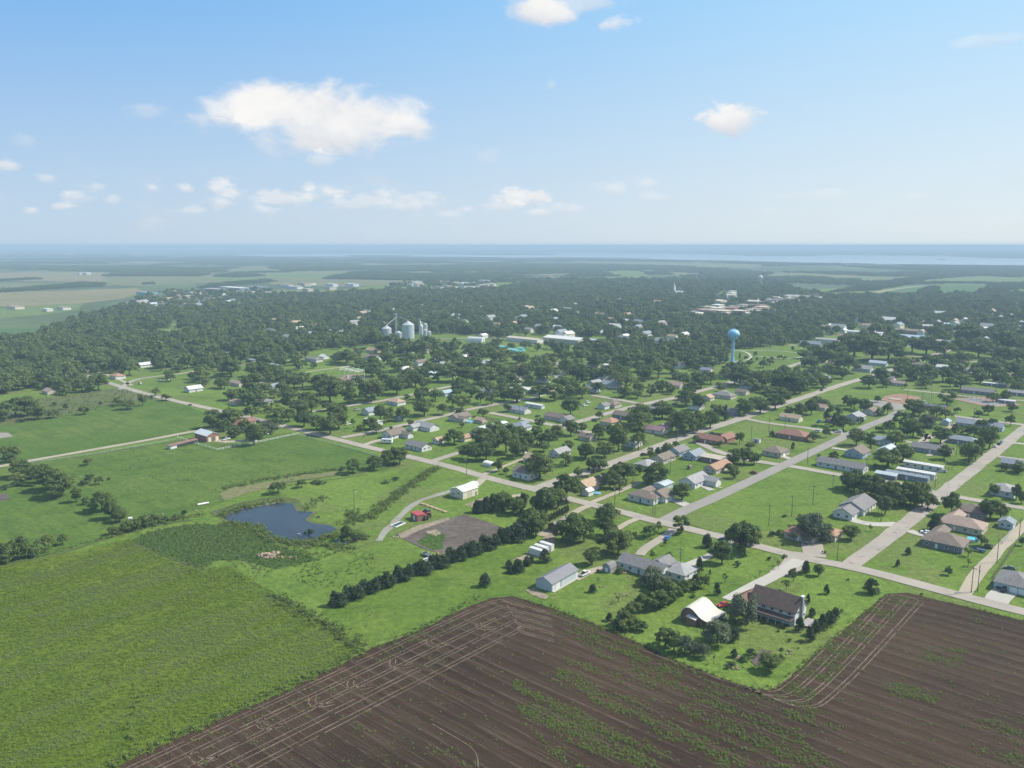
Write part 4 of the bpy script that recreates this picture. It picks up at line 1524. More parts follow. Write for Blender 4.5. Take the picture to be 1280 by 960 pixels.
H(1043, 455, 17, 9, 'V', 'g', 'tan', 'beige', 2.9, 'tan house above the main road trees')
H(1030, 473, 12, 9, 'U', 'g', 'bgray', 'white', 2.9, 'blue-gray house among main road trees')
H(970, 472, 12, 8, 'V', 'g', 'pink', 'beige', 2.9, 'pink-roofed house below the park street')
H(1257, 501, 14, 5, 'V', 'l', 'silver', 'gray', 2.8, 'silver mobile home at the right edge', 'mobile home', 'm', land=False)
H(1272, 491, 14, 6, 'V', 'g', 'lgray', 'gray', 2.8, 'gray house cut by the right edge')
H(1253, 467, 13, 9, 'V', 'h', 'brown', 'beige', 2.9, 'brown-roofed house in upper right trees')
H(1271, 580, 15, 8, 'V', 'g', 'bgray', 'bgray', 2.8, 'blue-gray house at right edge')
H(1256, 612, 13, 11, 'U', 'h', 'lgray', 'white', 2.9, 'white house with light gray hip roof')
H(1215, 638, 13, 12, 'V', 'h', 'brown', 'gray', 2.9, 'gray-brown hip-roofed house behind pink-roofed one')
H(1204, 655, 18, 12, 'V', 'h', 'pink', 'beige', 2.9, 'pinkish-tan hip-roofed house on the alley block', opts='w')
H(1182, 676, 16, 13, 'V', 'h', 'brown', 'gray', 2.9, 'gray-brown hip-roofed house by white car', opts='w')
H(1259, 653, 6.5, 6, 'U', 'g', 'bgray', 'lblue', 2.7, 'small blue-gray shed by the alley', 'shed', 'G')
H(1272, 727, 15, 13, 'U', 'h', 'gray', 'lblue', 2.9, 'gray-roofed house with two garage doors', opts='GDE')
H(1072, 631, 18, 12, 'U', 'g', 'gray', 'white', 3.0, 'white L-shaped house with wide concrete drive', opts='')
H(1058, 640, 10, 9, 'U', 'g', 'gray', 'white', 2.8, 'front garage of the L-shaped white house', 'garage', '', land=False)
H(1003, 667, 13, 9, 'V', 'h', 'rbrown', 'beige', 2.8, 'brown-roofed house behind pale round tree')
H(1036, 666, 9, 9, 'V', 'h', 'orange', 'beige', 2.8, 'orange-brown wing right of pale round tree', 'garage', '', land=False)
# --- near centre
H(806, 707, 20, 9, 'V', 'g', 'gray', 'white', 3.0, 'long white ranch with gray roof and junk yard', opts='')
H(829, 704, 8, 7, 'U', 'g', 'gray', 'white', 3.0, 'small gable wing on the ranch end', 'garage', 'n', land=False)
H(852, 713, 11, 9, 'U', 'h', 'lgray', 'white', 2.8, 'square white house with light gray roof')
H(698, 656, 8, 6, 'U', 'g', 'gray', 'brickc', 2.7, 'small dark shed below the dirt lane', 'shed', 'n')
for (a, b, c) in ((671, 688, 'nearest of three white trailers by the lane'), (677, 684.5, 'middle one of three white trailers by the lane'), (683.5, 681, 'farthest of three white trailers by the lane')):
    H(a, b, 6.6, 2.0, 'V', 'l', 'white', 'white', 2.7, c, 'trailer', 'mn', group='white trailers by the dirt lane')
# far town and specials follow
H(494, 427, 26, 12, 'V', 'l', 'silver', 'silver', 5, 'low silver metal building below the grain bins', 'building', 'mn')
H(656, 424, 55, 14, 'V', 'l', 'beige', 'white', 5, 'long tan-roofed white building right of grain bins', 'building')
H(707, 424, 60, 22, 'V', 'l', 'white', 'beige', 6, 'large pale building with red trim in trees', 'building')
H(738, 426, 40, 16, 'V', 'l', 'lblue', 'beige', 5, 'pale blue-roofed building in central trees', 'building', 'm')
H(604, 420, 11, 9, 'U', 'g', 'white', 'white', 5, 'small steep white gabled house by elevator lawn')
H(643, 438, 15, 12, 'V', 'l', 'turq', 'turq', 3.5, 'bright turquoise-roofed pool building', 'building', 'mn')
H(629, 434, 10, 9, 'V', 'l', 'turq', 'turq', 3.5, 'small turquoise shelter left of pool building', 'shelter', 'mn')
H(652, 436, 7, 7, 'V', 'l', 'turq', 'turq', 3.5, 'small turquoise shelter right of pool building', 'shelter', 'mn')
H(692, 465, 24, 13, 'V', 'l', 'lgray', 'beige', 3.2, 'low light gray roofed house in central trees')
H(762, 457, 11, 8, 'V', 'l', 'white', 'lblue', 3, 'small white roof in central trees', 'shed')
H(765, 481, 20, 10, 'V', 'g', 'bgray', 'beige', 2.9, 'blue-gray house above the mown lots')
H(741, 486, 12, 8, 'V', 'g', 'gray', 'lblue', 2.9, 'gray house half hidden left of blue-gray one')
H(844, 481, 15, 10, 'V', 'g', 'pink', 'beige', 2.9, 'pinkish tan house above the upper street')
H(935, 482, 13, 8, 'V', 'g', 'pink', 'lblue', 2.8, 'pink and pale blue house below tower trees')
H(742, 456, 13, 8, 'V', 'g', 'lgray', 'beige', 3, 'pale gray house deep in central trees')
H(656, 459, 16, 9, 'V', 'g', 'orange', 'beige', 3, 'reddish roof showing in central trees')
H(1082, 416, 50, 10, 'V', 'l', 'white', 'white', 5, 'long low white building by right lane', 'building', 'm')
H(1098, 420, 48, 12, 'V', 'l', 'lblue', 'white', 5, 'long pale blue-roofed building by right lane', 'building', 'm')
H(1121, 413, 70, 18, 'V', 'l', 'brown', 'brickc', 5, 'long dark brown building at right wood', 'building')
H(1143, 423, 42, 26, 'V', 'l', 'blue', 'lblue', 6, 'large blue-roofed store with parking', 'store', 'm')
H(1156, 424, 24, 16, 'V', 'l', 'bgray', 'white', 5, 'blue-gray building beside blue-roofed store', 'store', 'm')
H(1035, 425, 30, 12, 'V', 'l', 'lgray', 'white', 4, 'pale long building above park street', 'building')
H(1014, 430, 26, 12, 'V', 'g', 'bgray', 'gray', 3.5, 'blue-gray building above the park street', 'building')
H(1055, 420, 14, 9, 'V', 'g', 'orange', 'beige', 3, 'small orange-roofed house at park street top')
H(1240, 434, 22, 13, 'V', 'l', 'silver', 'white', 4, 'silver-roofed building in the right wood', 'building', 'm')
H(1224, 410, 30, 14, 'V', 'l', 'white', 'beige', 4, 'white flat building in the far right wood', 'building')
H(1194, 406, 34, 12, 'V', 'l', 'silver', 'white', 4, 'pale metal shed in the far right wood', 'building', 'm')
# ------------------------------------------------------------------ particular buildings
def frame(A, B, C):
    """near base corner, corner along the ridge, corner across -> centre, length, width, heading (local +x along AB, body on +y)"""
    a, b, c = (np.array(at(*p)) for p in (A, B, C))
    d = b - a
    L = np.linalg.norm(d)
    u = d / L
    n = np.array([-u[1], u[0]])
    wv = np.dot(c - a, n)
    ctr = a + d / 2 + n * wv / 2
    return ctr, L, abs(wv), math.atan2(u[1], u[0])


# long gray metal shed at the edge of the ploughed field
c, L, Wd, rz = frame((690, 740), (722, 721.5), (671.5, 733))
t = thing('metal_shed', 'long gray metal shed with dark ribbed roof beside the plowed field', 'shed', c[0], c[1], rz)
b = MB()
wall_body(b, L, Wd, 3.1, 1.9)
clad('wall_shed', (.40, .45, .46), .5, 0, .6, .5, .9)
b.part('wall', 'wall_shed', t)
b = MB()
gable_roof(b, L, Wd, 3.1, 1.9, .35)
clad('roof_shed', (.17, .17, .19), .7, 0, .55, .5, .9)
b.part('roof', 'roof_shed', t)
door(t, 'f', -L * .28, 3.0, 2.5, L, Wd, 'sliding_door', wmat('white'))
door(t, 'f', -L * .44, 1.1, 2.1, L, Wd, 'door', wmat('white'))
door(t, 'f', L * .46, .9, 2.1, L, Wd, 'door', wmat('white'))
MB().box(-L * .17, -L * .165 + .25, -Wd / 2 - .05, -Wd / 2 + .01, 0, 2.9).part('trim_board', 'steel_dark', t)
MB().box(-L / 2, L / 2, -Wd / 2 - 1.0, -Wd / 2 - .05, -.05, .14).part('apron', 'concrete', t)
BUILT.append((c[0], c[1], L / 2 + 3, Wd / 2 + 3, rz))
LAND.append(('long gray metal shed', 697, 724))

# white metal shop
c, L, Wd, rz = frame((578.8, 624.4), (597.5, 618.4), (564, 619.6))
t = thing('metal_shop', 'white metal shop building with low gable roof beside gravel track', 'shop building', c[0], c[1], rz)
b = MB()
wall_body(b, L, Wd, 4.0, 1.5)
b.part('wall', wmat('cream'), t)
b = MB()
gable_roof(b, L, Wd, 4.0, 1.5, .3)
b.part('roof', rmat('white', False), t)
door(t, 'f', -.5, 3.4, 3.2, L, Wd, 'sliding_door', wmat('beige'))
door(t, 'f', L * .36, 1.0, 2.1, L, Wd, 'door', 'steel_dark')
window(t, 'l', -Wd * .15, 2.0, L=L, Wd=Wd)
window(t, 'l', Wd * .25, 1.2, L=L, Wd=Wd)
BUILT.append((c[0], c[1], L / 2 + 3, Wd / 2 + 3, rz))
LAND.append(('white metal shop', 580, 618))

# brick-red farm building with silver roof
c, L, Wd, rz = frame((258.7, 553), (243.7, 548.4), (277, 550.5))
t = thing('barn', 'dark red barn with silver metal roof at end of gravel road', 'barn', c[0], c[1], rz)
b = MB()
L = max(L, 9)
yy = -1
wall_body(b, L, Wd, 4.2, 2.0)
b.part('wall', wmat('brickc'), t)
b = MB()
gable_roof(b, L, Wd, 4.2, 2.0, .35)
b.part('roof', rmat('silver', False), t)
door(t, 'l', -Wd * .28, 2.2, 3.0, L, Wd, 'door', wmat('cream'))
door(t, 'l', Wd * .28, 2.2, 3.0, L, Wd, 'door', wmat('cream'))
door(t, 'l', 0, 1.6, 2.4, L, Wd, 'door', 'steel_dark')
BUILT.append((c[0], c[1], L / 2 + 3, Wd / 2 + 3, rz))
LAND.append(('dark red barn', 260, 545))
# long open-fronted shed beside it
c, L, Wd, rz = frame((214, 562), (248, 553.5), (212, 560.3))
t = thing('animal_shelter', 'long low open-fronted shelter with brown roof beside red barn', 'shelter', c[0], c[1], rz)
b = MB().box(-L / 2, L / 2, 1.3, 1.5, -.2, 2.3).box(-L / 2, -L / 2 + .15, -1.5, 1.5, -.2, 2.2).box(L / 2 - .15, L / 2, -1.5, 1.5, -.2, 2.2)
b.part('wall', wmat('white'), t)
b = MB().box(-L / 2, -L / 2 + 5, -1.45, -1.3, -.1, 1.9)
b.part('front_panel', wmat('white'), t)
for k in range(5):
    MB().tube((-L / 2 + 5 + k * (L - 5.3) / 4, -1.4, -.2), (-L / 2 + 5 + k * (L - 5.3) / 4, -1.4, 2.2), .09, .09, 6).part('post', 'pole_wood', t)
MB().prism([(-1.9, 2.2), (-1.9, 2.32), (1.8, 2.72), (1.8, 2.6)], -L / 2 - .3, L / 2 + .3, 'x').part('roof', rmat('rbrown', False), t)
BUILT.append((c[0], c[1], L / 2 + 2, 3, rz))

# arched barn with swept roof
c, L, Wd, rz = frame((884, 777.5), (900, 765), (851, 768.5))
L = 10.2
Wd = 13.0
c = np.array(at(878, 773))
rz = ANG['U']
t = thing('arched_barn', 'red barn with big curved cream roof sweeping down one side', 'barn', c[0], c[1], rz)
SB = .87
pr = [(6.3, 0.0), (6.45, 1.8), (6.05, 3.5), (5.1, 4.9), (3.8, 5.8), (2.3, 6.0), (.9, 5.55), (-.5, 4.6), (-1.9, 3.5), (-3.3, 2.85), (-4.9, 2.5), (-6.9, 2.35)]
pr = [(a_ * SB, b_ * .9) for a_, b_ in pr]
b = MB()
n = len(pr)
ip = [(y * .985, z - .22 if z > .1 else z) for y, z in pr]
for x0, x1 in ((-L / 2 - .7, L / 2 + .7),):
    V = [(x0, y, z) for y, z in pr] + [(x1, y, z) for y, z in pr] + [(x0, y, z) for y, z in ip] + [(x1, y, z) for y, z in ip]
    F = []
    for i in range(n - 1):
        F += [(i, i + 1, n + i + 1, n + i), (2 * n + i, 3 * n + i, 3 * n + i + 1, 2 * n + i + 1), (i, 2 * n + i, 2 * n + i + 1, i + 1), (n + i, n + i + 1, 3 * n + i + 1, 3 * n + i)]
    F += [(0, n, 3 * n, 2 * n), (n - 1, 3 * n - 1, 4 * n - 1, 2 * n - 1)]
    b.add(V, F)
clad('roof_barn', (.50, .47, .41), .9, 0, .5, .3, .94)
b.part('roof', 'roof_barn', t)
b = MB()
wp = [(y, z - .3) for y, z in ip[:10]] 
wp = [(6.1 * SB, -.2)] + wp[1:10] + [(-3.2 * SB, -.2)]
b.prism([(y, z) for y, z in wp], -L / 2, L / 2, 'x')
b.part('wall', wmat('brickc'), t)
b = MB().box(-L / 2 - .08, -L / 2 + .02, -.6, 3.0, 0, 3.2)
b.part('barn_door', 'steel_dark', t)
MB().box(-L / 2 - .6, L / 2 + .6, -6.95 * SB, -6.8 * SB, 1.85, 2.1).part('fascia', wmat('red'), t)
for k in range(4):
    MB().tube((-L / 2 + k * L / 3, -5.8, -.1), (-L / 2 + k * L / 3, -5.8, 2.0), .1, .1, 6).part('post', 'pole_wood', t)
BUILT.append((c[0], c[1], L / 2 + 3, Wd / 2 + 2, rz))
LAND.append(('arched cream-roofed barn', 878, 765))
x, y = at(866, 779)
t = thing('lean_to_shed', 'small red shed with white roof against arched barn', 'shed', x, y, rz)
MB().box(-1.6, 1.6, -1.7, 1.7, -.2, 2.3).part('wall', wmat('brickc'), t)
MB().prism([(-1.9, 2.2), (-1.9, 2.32), (1.9, 2.75), (1.9, 2.63)], -1.8, 1.8, 'x').part('roof', rmat('white', False), t)

# large two-storey house
c = np.array(at(972, 768))
rz = ANG['V']
t = thing('farmhouse', 'large two-storey house with steep brown roof and tall white chimney', 'house', c[0], c[1], rz)
L, Wd, h, rise = 16.5, 10.0, 5.0, 3.8
b = MB()
wall_body(b, L, Wd, h, rise)
b.part('wall', wmat('white'), t)
b = MB()
gable_roof(b, L, Wd, h, rise, .6, .22)
clad('roof_house', (.105, .078, .068), .35, 1, .85, .5, .75)
b.part('roof', 'roof_house', t)
# dark porch storey toward the field with deck rail
b = MB().prism([(Wd / 2, 2.9), (Wd / 2, 3.1), (Wd / 2 + 3.0, 2.55), (Wd / 2 + 3.0, 2.4)], -L / 2, L / 2, 'x')
b.part('porch_roof', 'roof_house', t)
for k in range(7):
    MB().tube((-L / 2 + .2 + k * (L - .4) / 6, Wd / 2 + 2.8, -.1), (-L / 2 + .2 + k * (L - .4) / 6, Wd / 2 + 2.8, 2.5), .08, .08, 6).part('porch_post', 'white_trim', t)
for k in range(6):
    window(t, 'b', -L / 2 + (k + .6) * L / 6.2, .8, 1.6, 1.3, L=L, Wd=Wd)
for k in range(5):
    window(t, 'b', -L / 2 + (k + .6) * L / 5.2, 3.45, 1.2, 1.1, L=L, Wd=Wd)
for u in (-3, 3):
    window(t, 'l', u, .9, L=L, Wd=Wd)
    window(t, 'l', u * .75, 3.5, L=L, Wd=Wd)
MB().box(-L / 2 - .8, -L / 2 - .02, -.65, .65, -.2, h + rise + .5).part('chimney', wmat('lgray'), t)
MB().box(-L / 2 - .9, -L / 2 - .0, -.75, .75, h + rise + .5, h + rise + .7).part('chimney_cap', 'white_trim', t)
b = MB()
wall_body(b, 8.5, 8, 3.0, 2.8)
b.v = [(-yv + L / 2 + 2.6, xv + 1.8, zv) for xv, yv, zv in b.v]
b.part('wing_wall', wmat('beige'), t)
b = MB()
gable_roof(b, 8.5, 8, 3.0, 2.8, .5, .2)
b.v = [(-yv + L / 2 + 2.6, xv + 1.8, zv) for xv, yv, zv in b.v]
clad('roof_wing', (.17, .095, .075), .35, 1, .85, .5, .8)
b.part('wing_roof', 'roof_wing', t)
MB().box(-L / 2 - 4.6, -L / 2 - 1.3, -3.5, 3.2, .3, .5).box(-L / 2 - 4.5, -L / 2 - 4.4, -3.5, 3.2, .5, 1.4).part('deck', wmat('lgray'), t)
BUILT.append((c[0], c[1], L / 2 + 4, Wd / 2 + 3, rz))
LAND.append(('large two-storey house', 970, 757))

# gambrel shed
x, y = at(762, 713)
t = thing('gambrel_shed', 'small gray garden shed with rounded barn roof', 'shed', x, y, ANG['U'])
gp = [(-2.6, -.2), (2.6, -.2), (2.6, 2.4), (1.7, 4.0), (0, 4.6), (-1.7, 4.0), (-2.6, 2.4)]
MB().prism(gp, -3, 3, 'x').part('wall', wmat('lgray'), t)
o_ = [(2.85, 2.2), (1.85, 4.1), (0, 4.8), (-1.85, 4.1), (-2.85, 2.2)]
i_ = [(-2.7, 2.15), (-1.75, 4.0), (0, 4.65), (1.75, 4.0), (2.7, 2.15)]
MB().prism(o_ + i_, -3.3, 3.3, 'x').part('roof', rmat('gray'), t)
door(t, 'l', 0, 1.6, 2.1, 6, 5.2, 'door', 'white_trim')
t.scale = (.72, .72, .78)
LAND.append(('rounded garden shed', 762, 708))
BUILT.append((x, y, 5, 5, 0))

# small arched white carport, half open
x, y = at(612, 582)
t = thing('carport', 'small white arched carport under trees by cross street', 'carport', x, y, ANG['V'])
ar = [(2.6 * math.cos(a), 1.3 + 1.3 * math.sin(a)) for a in np.linspace(0, math.pi, 9)]
MB().prism([(2.6, -.1)] + ar + [(-2.6, -.1), (-2.5, -.1)] + [(p * .95, q * .97) for p, q in ar[::-1]] + [(2.5, -.1)], -3.5, 3.5, 'x').part('cover', wmat('white'), t)
MB().box(3.3, 3.4, -2.4, 2.4, 0, 2.2).part('end_panel', wmat('beige'), t)
LAND.append(('white arched carport', 612, 579))

# quonset-like long white building near the bins
x, y = at(595, 427)
t = thing('storage_building', 'long white rounded storage building on elevator lawn', 'building', x, y, ANG['V'] + .3)
ar = [(5.5 * math.cos(a), 6.5 * math.sin(a)) for a in np.linspace(0, math.pi, 13)]
MB().prism([(5.5, -.3)] + ar[1:-1] + [(-5.5, -.3)], -11, 11, 'x').part('shell', wmat('white'), t)
door(t, 'l', 0, 4, 4, 22, 11, 'door', 'galvanised')
BUILT.append((x, y, 14, 9, ANG['V']))

# ------------------------------------------------------------------ grain bins
def bin_(px, py, r, h, label, legs=0.0):
    x, y = at(px, py)
    t = thing('grain_bin', label, 'grain bin', x, y, random.uniform(0, 6), 'grain bins at the elevator')
    prof = [(r, legs)]
    z = legs
    while z < h:
        prof += [(r * 1.012, z + .45), (r, z + .9)]
        z += .9
    MB().lathe(prof, 28).part('wall', 'galvanised', t)
    MB().lathe([(r * 1.04, z - .1), (r * .5, z + r * .30), (r * .12, z + r * .56), (r * .1, z + r * .62), (0.01, z + r * .66)], 28).part('roof', 'galvanised', t)
    for k in range(8):
        a = k * math.pi / 4
        MB().box(-.06, .06, -.06, .06, legs, z).part('stiffener', 'steel_dark', t).location = (r * 1.02 * math.cos(a), r * 1.02 * math.sin(a), 0)
    if legs:
        MB().lathe([(r, legs), (.3, legs * .35)], 20).part('hopper', 'galvanised', t)
        for k in range(4):
            a = k * math.pi / 2 + .4
            MB().tube((r * .9 * math.cos(a), r * .9 * math.sin(a), -.1), (r * .9 * math.cos(a), r * .9 * math.sin(a), legs + 1), .18, .18, 6).part('leg', 'steel_dark', t)
    BUILT.append((x, y, r + 4, r + 4, 0))
    return x, y, z + r * .6


b1 = bin_(483.5, 423, 6.7, 14, 'left large silver grain bin of the elevator')
b2 = bin_(510.5, 423, 8.4, 19, 'tallest and widest silver grain bin of the elevator')
b3 = bin_(498.3, 422, 4.5, 7, 'small squat silver bin between the two large ones')
b4 = bin_(526.5, 422, 3.0, 17, 'slim dark-gray bin left in the right-hand bin cluster', 4)
b5 = bin_(531.5, 424, 2.7, 13, 'short slim hopper bin in front of the right-hand cluster', 4)
b6 = bin_(532, 421, 2.9, 18, 'slim hopper bin rearmost in the right-hand cluster', 4)
b7 = bin_(536.5, 422, 2.6, 8, 'smallest hopper bin at right of the elevator', 3)
x, y = at(495.5, 420)
t = thing('elevator_leg', 'thin gray elevator tower with sloping pipes between the large bins', 'elevator tower', x, y, 0)
b = MB()
for sx in (-1.1, 1.1):
    for sy in (-1.1, 1.1):
        b.tube((sx, sy, -.2), (sx, sy, 31), .14, .14, 5)
for k in range(10):
    z = k * 3.1
    b.tube((-1.1, -1.1, z), (1.1, -1.1, z + 3.1), .08, .08, 4).tube((-1.1, 1.1, z + 3.1), (1.1, 1.1, z), .08, .08, 4).tube((-1.1, -1.1, z), (-1.1, 1.1, z + 3.1), .08, .08, 4).tube((1.1, -1.1, z + 3.1), (1.1, 1.1, z), .08, .08, 4)
b.part('lattice', 'galvanised', t)
MB().box(-.5, .5, -.35, .35, 0, 31).part('leg_casing', 'galvanised', t)
MB().box(-1.4, 1.4, -1.1, 1.1, 30, 32.5).part('head', 'galvanised', t)
for q in (b1, b2):
    MB().tube((0, 0, 30 if q is b2 else 27), (q[0] - x, q[1] - y, q[2]), .35, .35, 6).part('spout', 'galvanised', t)
x, y = at(525, 424)
t = thing('elevator_leg', 'thin gray elevator tower beside the right-hand bin cluster', 'elevator tower', x, y, 0)
MB().box(-.6, .6, -.4, .4, 0, 27).part('leg_casing', 'galvanised', t)
MB().box(-1.1, 1.1, -.8, .8, 26, 28).part('head', 'galvanised', t)
MB().tube((0, 0, 26), (6, 0, 21), .3, .3, 6).tube((0, 0, 26), (4, -3, 17), .3, .3, 6).part('spout', 'galvanised', t)
LAND.append(('silver grain bins', 508, 415))

# ------------------------------------------------------------------ water towers
simple('tower_paint', (.25, .50, .74), .35, spec=.45, var=.06, sc_=.1)
x, y = at(915.3, 457)
t = thing('water_tower', 'tall light blue water tower with round tank on slender stem', 'water tower', x, y)
MB().lathe([(4.6, -.5), (4.3, .5), (2.9, 3), (1.9, 6), (1.5, 9), (1.4, 24), (1.7, 27), (2.8, 29), (4.2, 30.3)], 32).part('stem', 'tower_paint', t, True)
tank = [(4.2, 30.3)] + [(6.5 * math.cos(a) ** .9 if math.cos(a) > 0 else .01, 34.9 + 4.9 * math.sin(a)) for a in np.linspace(-1.1, 1.55, 18)] + [(.01, 39.8)]
MB().lathe(tank, 36).part('tank', 'tower_paint', t, True)
MB().lathe([(.9, 39.6), (.9, 40.4), (.1, 40.7)], 12).part('vent', 'tower_paint', t)
MB().lathe([(1.7, 40.0), (1.75, 40.0), (1.75, 40.1), (1.7, 40.1)], 16).part('handrail', 'tower_paint', t)
MB().box(-.5, .5, -4.45, -4.2, 0, 2.2).part('door', 'steel_dark', t)
BUILT.append((x, y, 9, 9, 0))
LAND.append(('light blue water tower', 915, 445))
x, y = at(950, 359)
t = thing('water_tower', 'small distant white water tower above the far right wood', 'water tower', x, y)
MB().lathe([(5, 25), (7, 28), (7.4, 31), (6.5, 34), (3, 37), (.1, 38)], 24).part('tank', 'wall_white', t, True)
for k in range(5):
    a = k * 1.257
    MB().tube((8.5 * math.cos(a), 8.5 * math.sin(a), -.5), (5.5 * math.cos(a), 5.5 * math.sin(a), 27), .45, .4, 6).part('leg', 'wall_white', t)
MB().tube((0, 0, 0), (0, 0, 27), .8, .8, 8).part('riser', 'wall_white', t)
# church
x, y = at(847, 369)
t = thing('church', 'distant church with thin white steeple above the trees', 'church', x, y, ANG['V'])
MB().prism([(-7, -.5), (7, -.5), (7, 7), (0, 12), (-7, 7)], -16, 8, 'x').part('wall', 'wall_white', t)
MB().box(8, 13, -2.5, 2.5, -.5, 16).part('tower', 'wall_white', t)
MB().add([(7.6, -2.9, 16), (13.4, -2.9, 16), (13.4, 2.9, 16), (7.6, 2.9, 16), (10.5, 0, 33)], [(0, 3, 2, 1), (0, 1, 4), (1, 2, 4), (2, 3, 4), (3, 0, 4)]).part('spire', 'wall_white', t)
BUILT.append((x, y, 14, 14, 0))

# ------------------------------------------------------------------ electric substation
x, y = at(440, 474)
t = thing('substation', 'electric substation of gray lattice frames on pinkish gravel', 'substation', x, y, ANG['V'])
for k in range(4):
    b = MB()
    u = -12 + k * 8
    for yy in (-6, 6):
        b.tube((u, yy, 0), (u, yy, 12), .22, .15, 6)
        b.tube((u + 1.2, yy, 0), (u, yy, 12), .12, .1, 4)
    b.tube((u, -6, 9), (u, 6, 9), .18, .18, 6).tube((u, -6, 10.5), (u, 6, 10.5), .12, .12, 5)
    b.part('gantry', 'galvanised', t)
for k in range(3):
    o = MB().box(-1.3, 1.3, -1.6, 1.6, 0, 2.8).tube((-.6, -1, 2.8), (-.6, -1, 4), .15, .1, 6).tube((.6, 1, 2.8), (.6, 1, 4), .15, .1, 6).part('transformer', 'galvanised', t)
    o.location = (-8 + k * 8, -2 + k * .5, 0)
b = MB()
for i in range(20):
    b.tube((-16 + i * 1.7, -9, 0), (-16 + i * 1.7, -9, 2.2), .05, .05, 4).tube((-16 + i * 1.7, 9, 0), (-16 + i * 1.7, 9, 2.2), .05, .05, 4)
b.box(-16, 16.3, -9.03, -8.97, 2.1, 2.2).box(-16, 16.3, 8.97, 9.03, 2.1, 2.2)
b.part('fence', 'galvanised', t)
LAND.append(('electric substation', 440, 470))

# ------------------------------------------------------------------ tennis courts, ball field
c, L, Wd, rz = frame((1236, 509), (1190, 498.5), (1247, 499.5))
t = thing('tennis_court', 'fenced tennis court with gray playing surface and pink surround', 'tennis court', c[0], c[1], rz)
b = MB().box(-L / 2, L / 2, -Wd / 2, Wd / 2, -.2, .10)
simple('court_pink', (.30, .19, .155), .9, var=.15)
simple('court_gray', (.20, .215, .21), .9, var=.15)
b.part('surround', 'court_pink', t)
b = MB()
b.box(-L * .42, -L * .03, -Wd * .1, Wd * .32, .10, .13).box(L * .03, L * .42, -Wd * .1, Wd * .32, .10, .13)
b.part('court', 'court_gray', t)
b = MB()
for s in (-1, 1):
    for q in (-.32, -.0, .32):
        b.box(s * L * .22 + q * 0 - L * .19, s * L * .22 + L * .19, Wd * .11 + q * Wd * .5 - .05, Wd * .11 + q * Wd * .5 + .05, .13, .14)
b.part('court_line', 'white_trim', t)
for s in (-1, 1):
    MB().box(s * L * .22 - .03, s * L * .22 + .03, -Wd * .1, Wd * .32, .13, 1.1).part('net', 'white_trim', t)
b = MB()
for i in range(13):
    for s in (-1, 1):
        b.tube((-L / 2 + i * L / 12, s * Wd / 2, 0), (-L / 2 + i * L / 12, s * Wd / 2, 3.2), .06, .06, 4)
for s in (-1, 1):
    b.box(-L / 2, L / 2, s * Wd / 2 - .04, s * Wd / 2 + .04, 3.1, 3.2)
    b.box(s * L / 2 - .04, s * L / 2 + .04, -Wd / 2, Wd / 2, 3.1, 3.2)
    for k in range(8):
        b.box(-L / 2, L / 2, s * Wd / 2 - .01, s * Wd / 2 + .01, k * .4 + .2, k * .4 + .24)
b.part('fence', 'steel_dark', t)
x, y = at(1119, 500)
t = thing('bleacher', 'white bleacher seating behind brown ball infield', 'bleacher', x, y, ANG['V'])
for k in range(4):
    MB().box(-5, 5, -1.6 + k * .8, -1.2 + k * .8, .4 + k * .4, .48 + k * .4).part('bench', 'white_trim', t)
MB().prism([(-1.6, 0), (1.6, 0), (1.6, 1.55), (-1.6, .38)], -4.9, -4.8, 'x').prism([(-1.6, 0), (1.6, 0), (1.6, 1.55), (-1.6, .38)], 4.8, 4.9, 'x').part('frame', 'galvanised', t)
x, y = at(1155, 501)
t = thing('backstop', 'gray chain link backstop behind home plate of ball field', 'backstop', x, y, ANG['U'])
for k in range(3):
    b = MB()
    a0, a1 = -1.2 + k * .8, -1.2 + (k + 1) * .8
    p0, p1 = (6 * math.cos(a0), 6 * math.sin(a0)), (6 * math.cos(a1), 6 * math.sin(a1))
    b.tube((*p0, 0), (*p0, 6), .1, .1, 5).tube((*p1, 0), (*p1, 6), .1, .1, 5)
    for z in np.arange(.5, 6.1, .5):
        b.tube((*p0, z), (*p1, z), .03, .03, 4)
    b.part('panel', 'galvanised', t)

# ------------------------------------------------------------------ vehicles
def paint(c):
    k = 'paint_%.2f_%.2f_%.2f' % c
    if k not in MATS:
        simple(k, c, .3, .1, .5, .03)
    return k


_veh = {}


def wheel_mesh():
    if 'w' not in _veh:
        a = MB().tube((0, -.11, 0), (0, .11, 0), .33, .33, 14).mesh('tyre', 'tyre')
        b = MB().tube((0, -.125, 0), (0, .125, 0), .19, .19, 10).mesh('rim', 'rim')
        _veh['w'] = (a, b)
    return _veh['w']


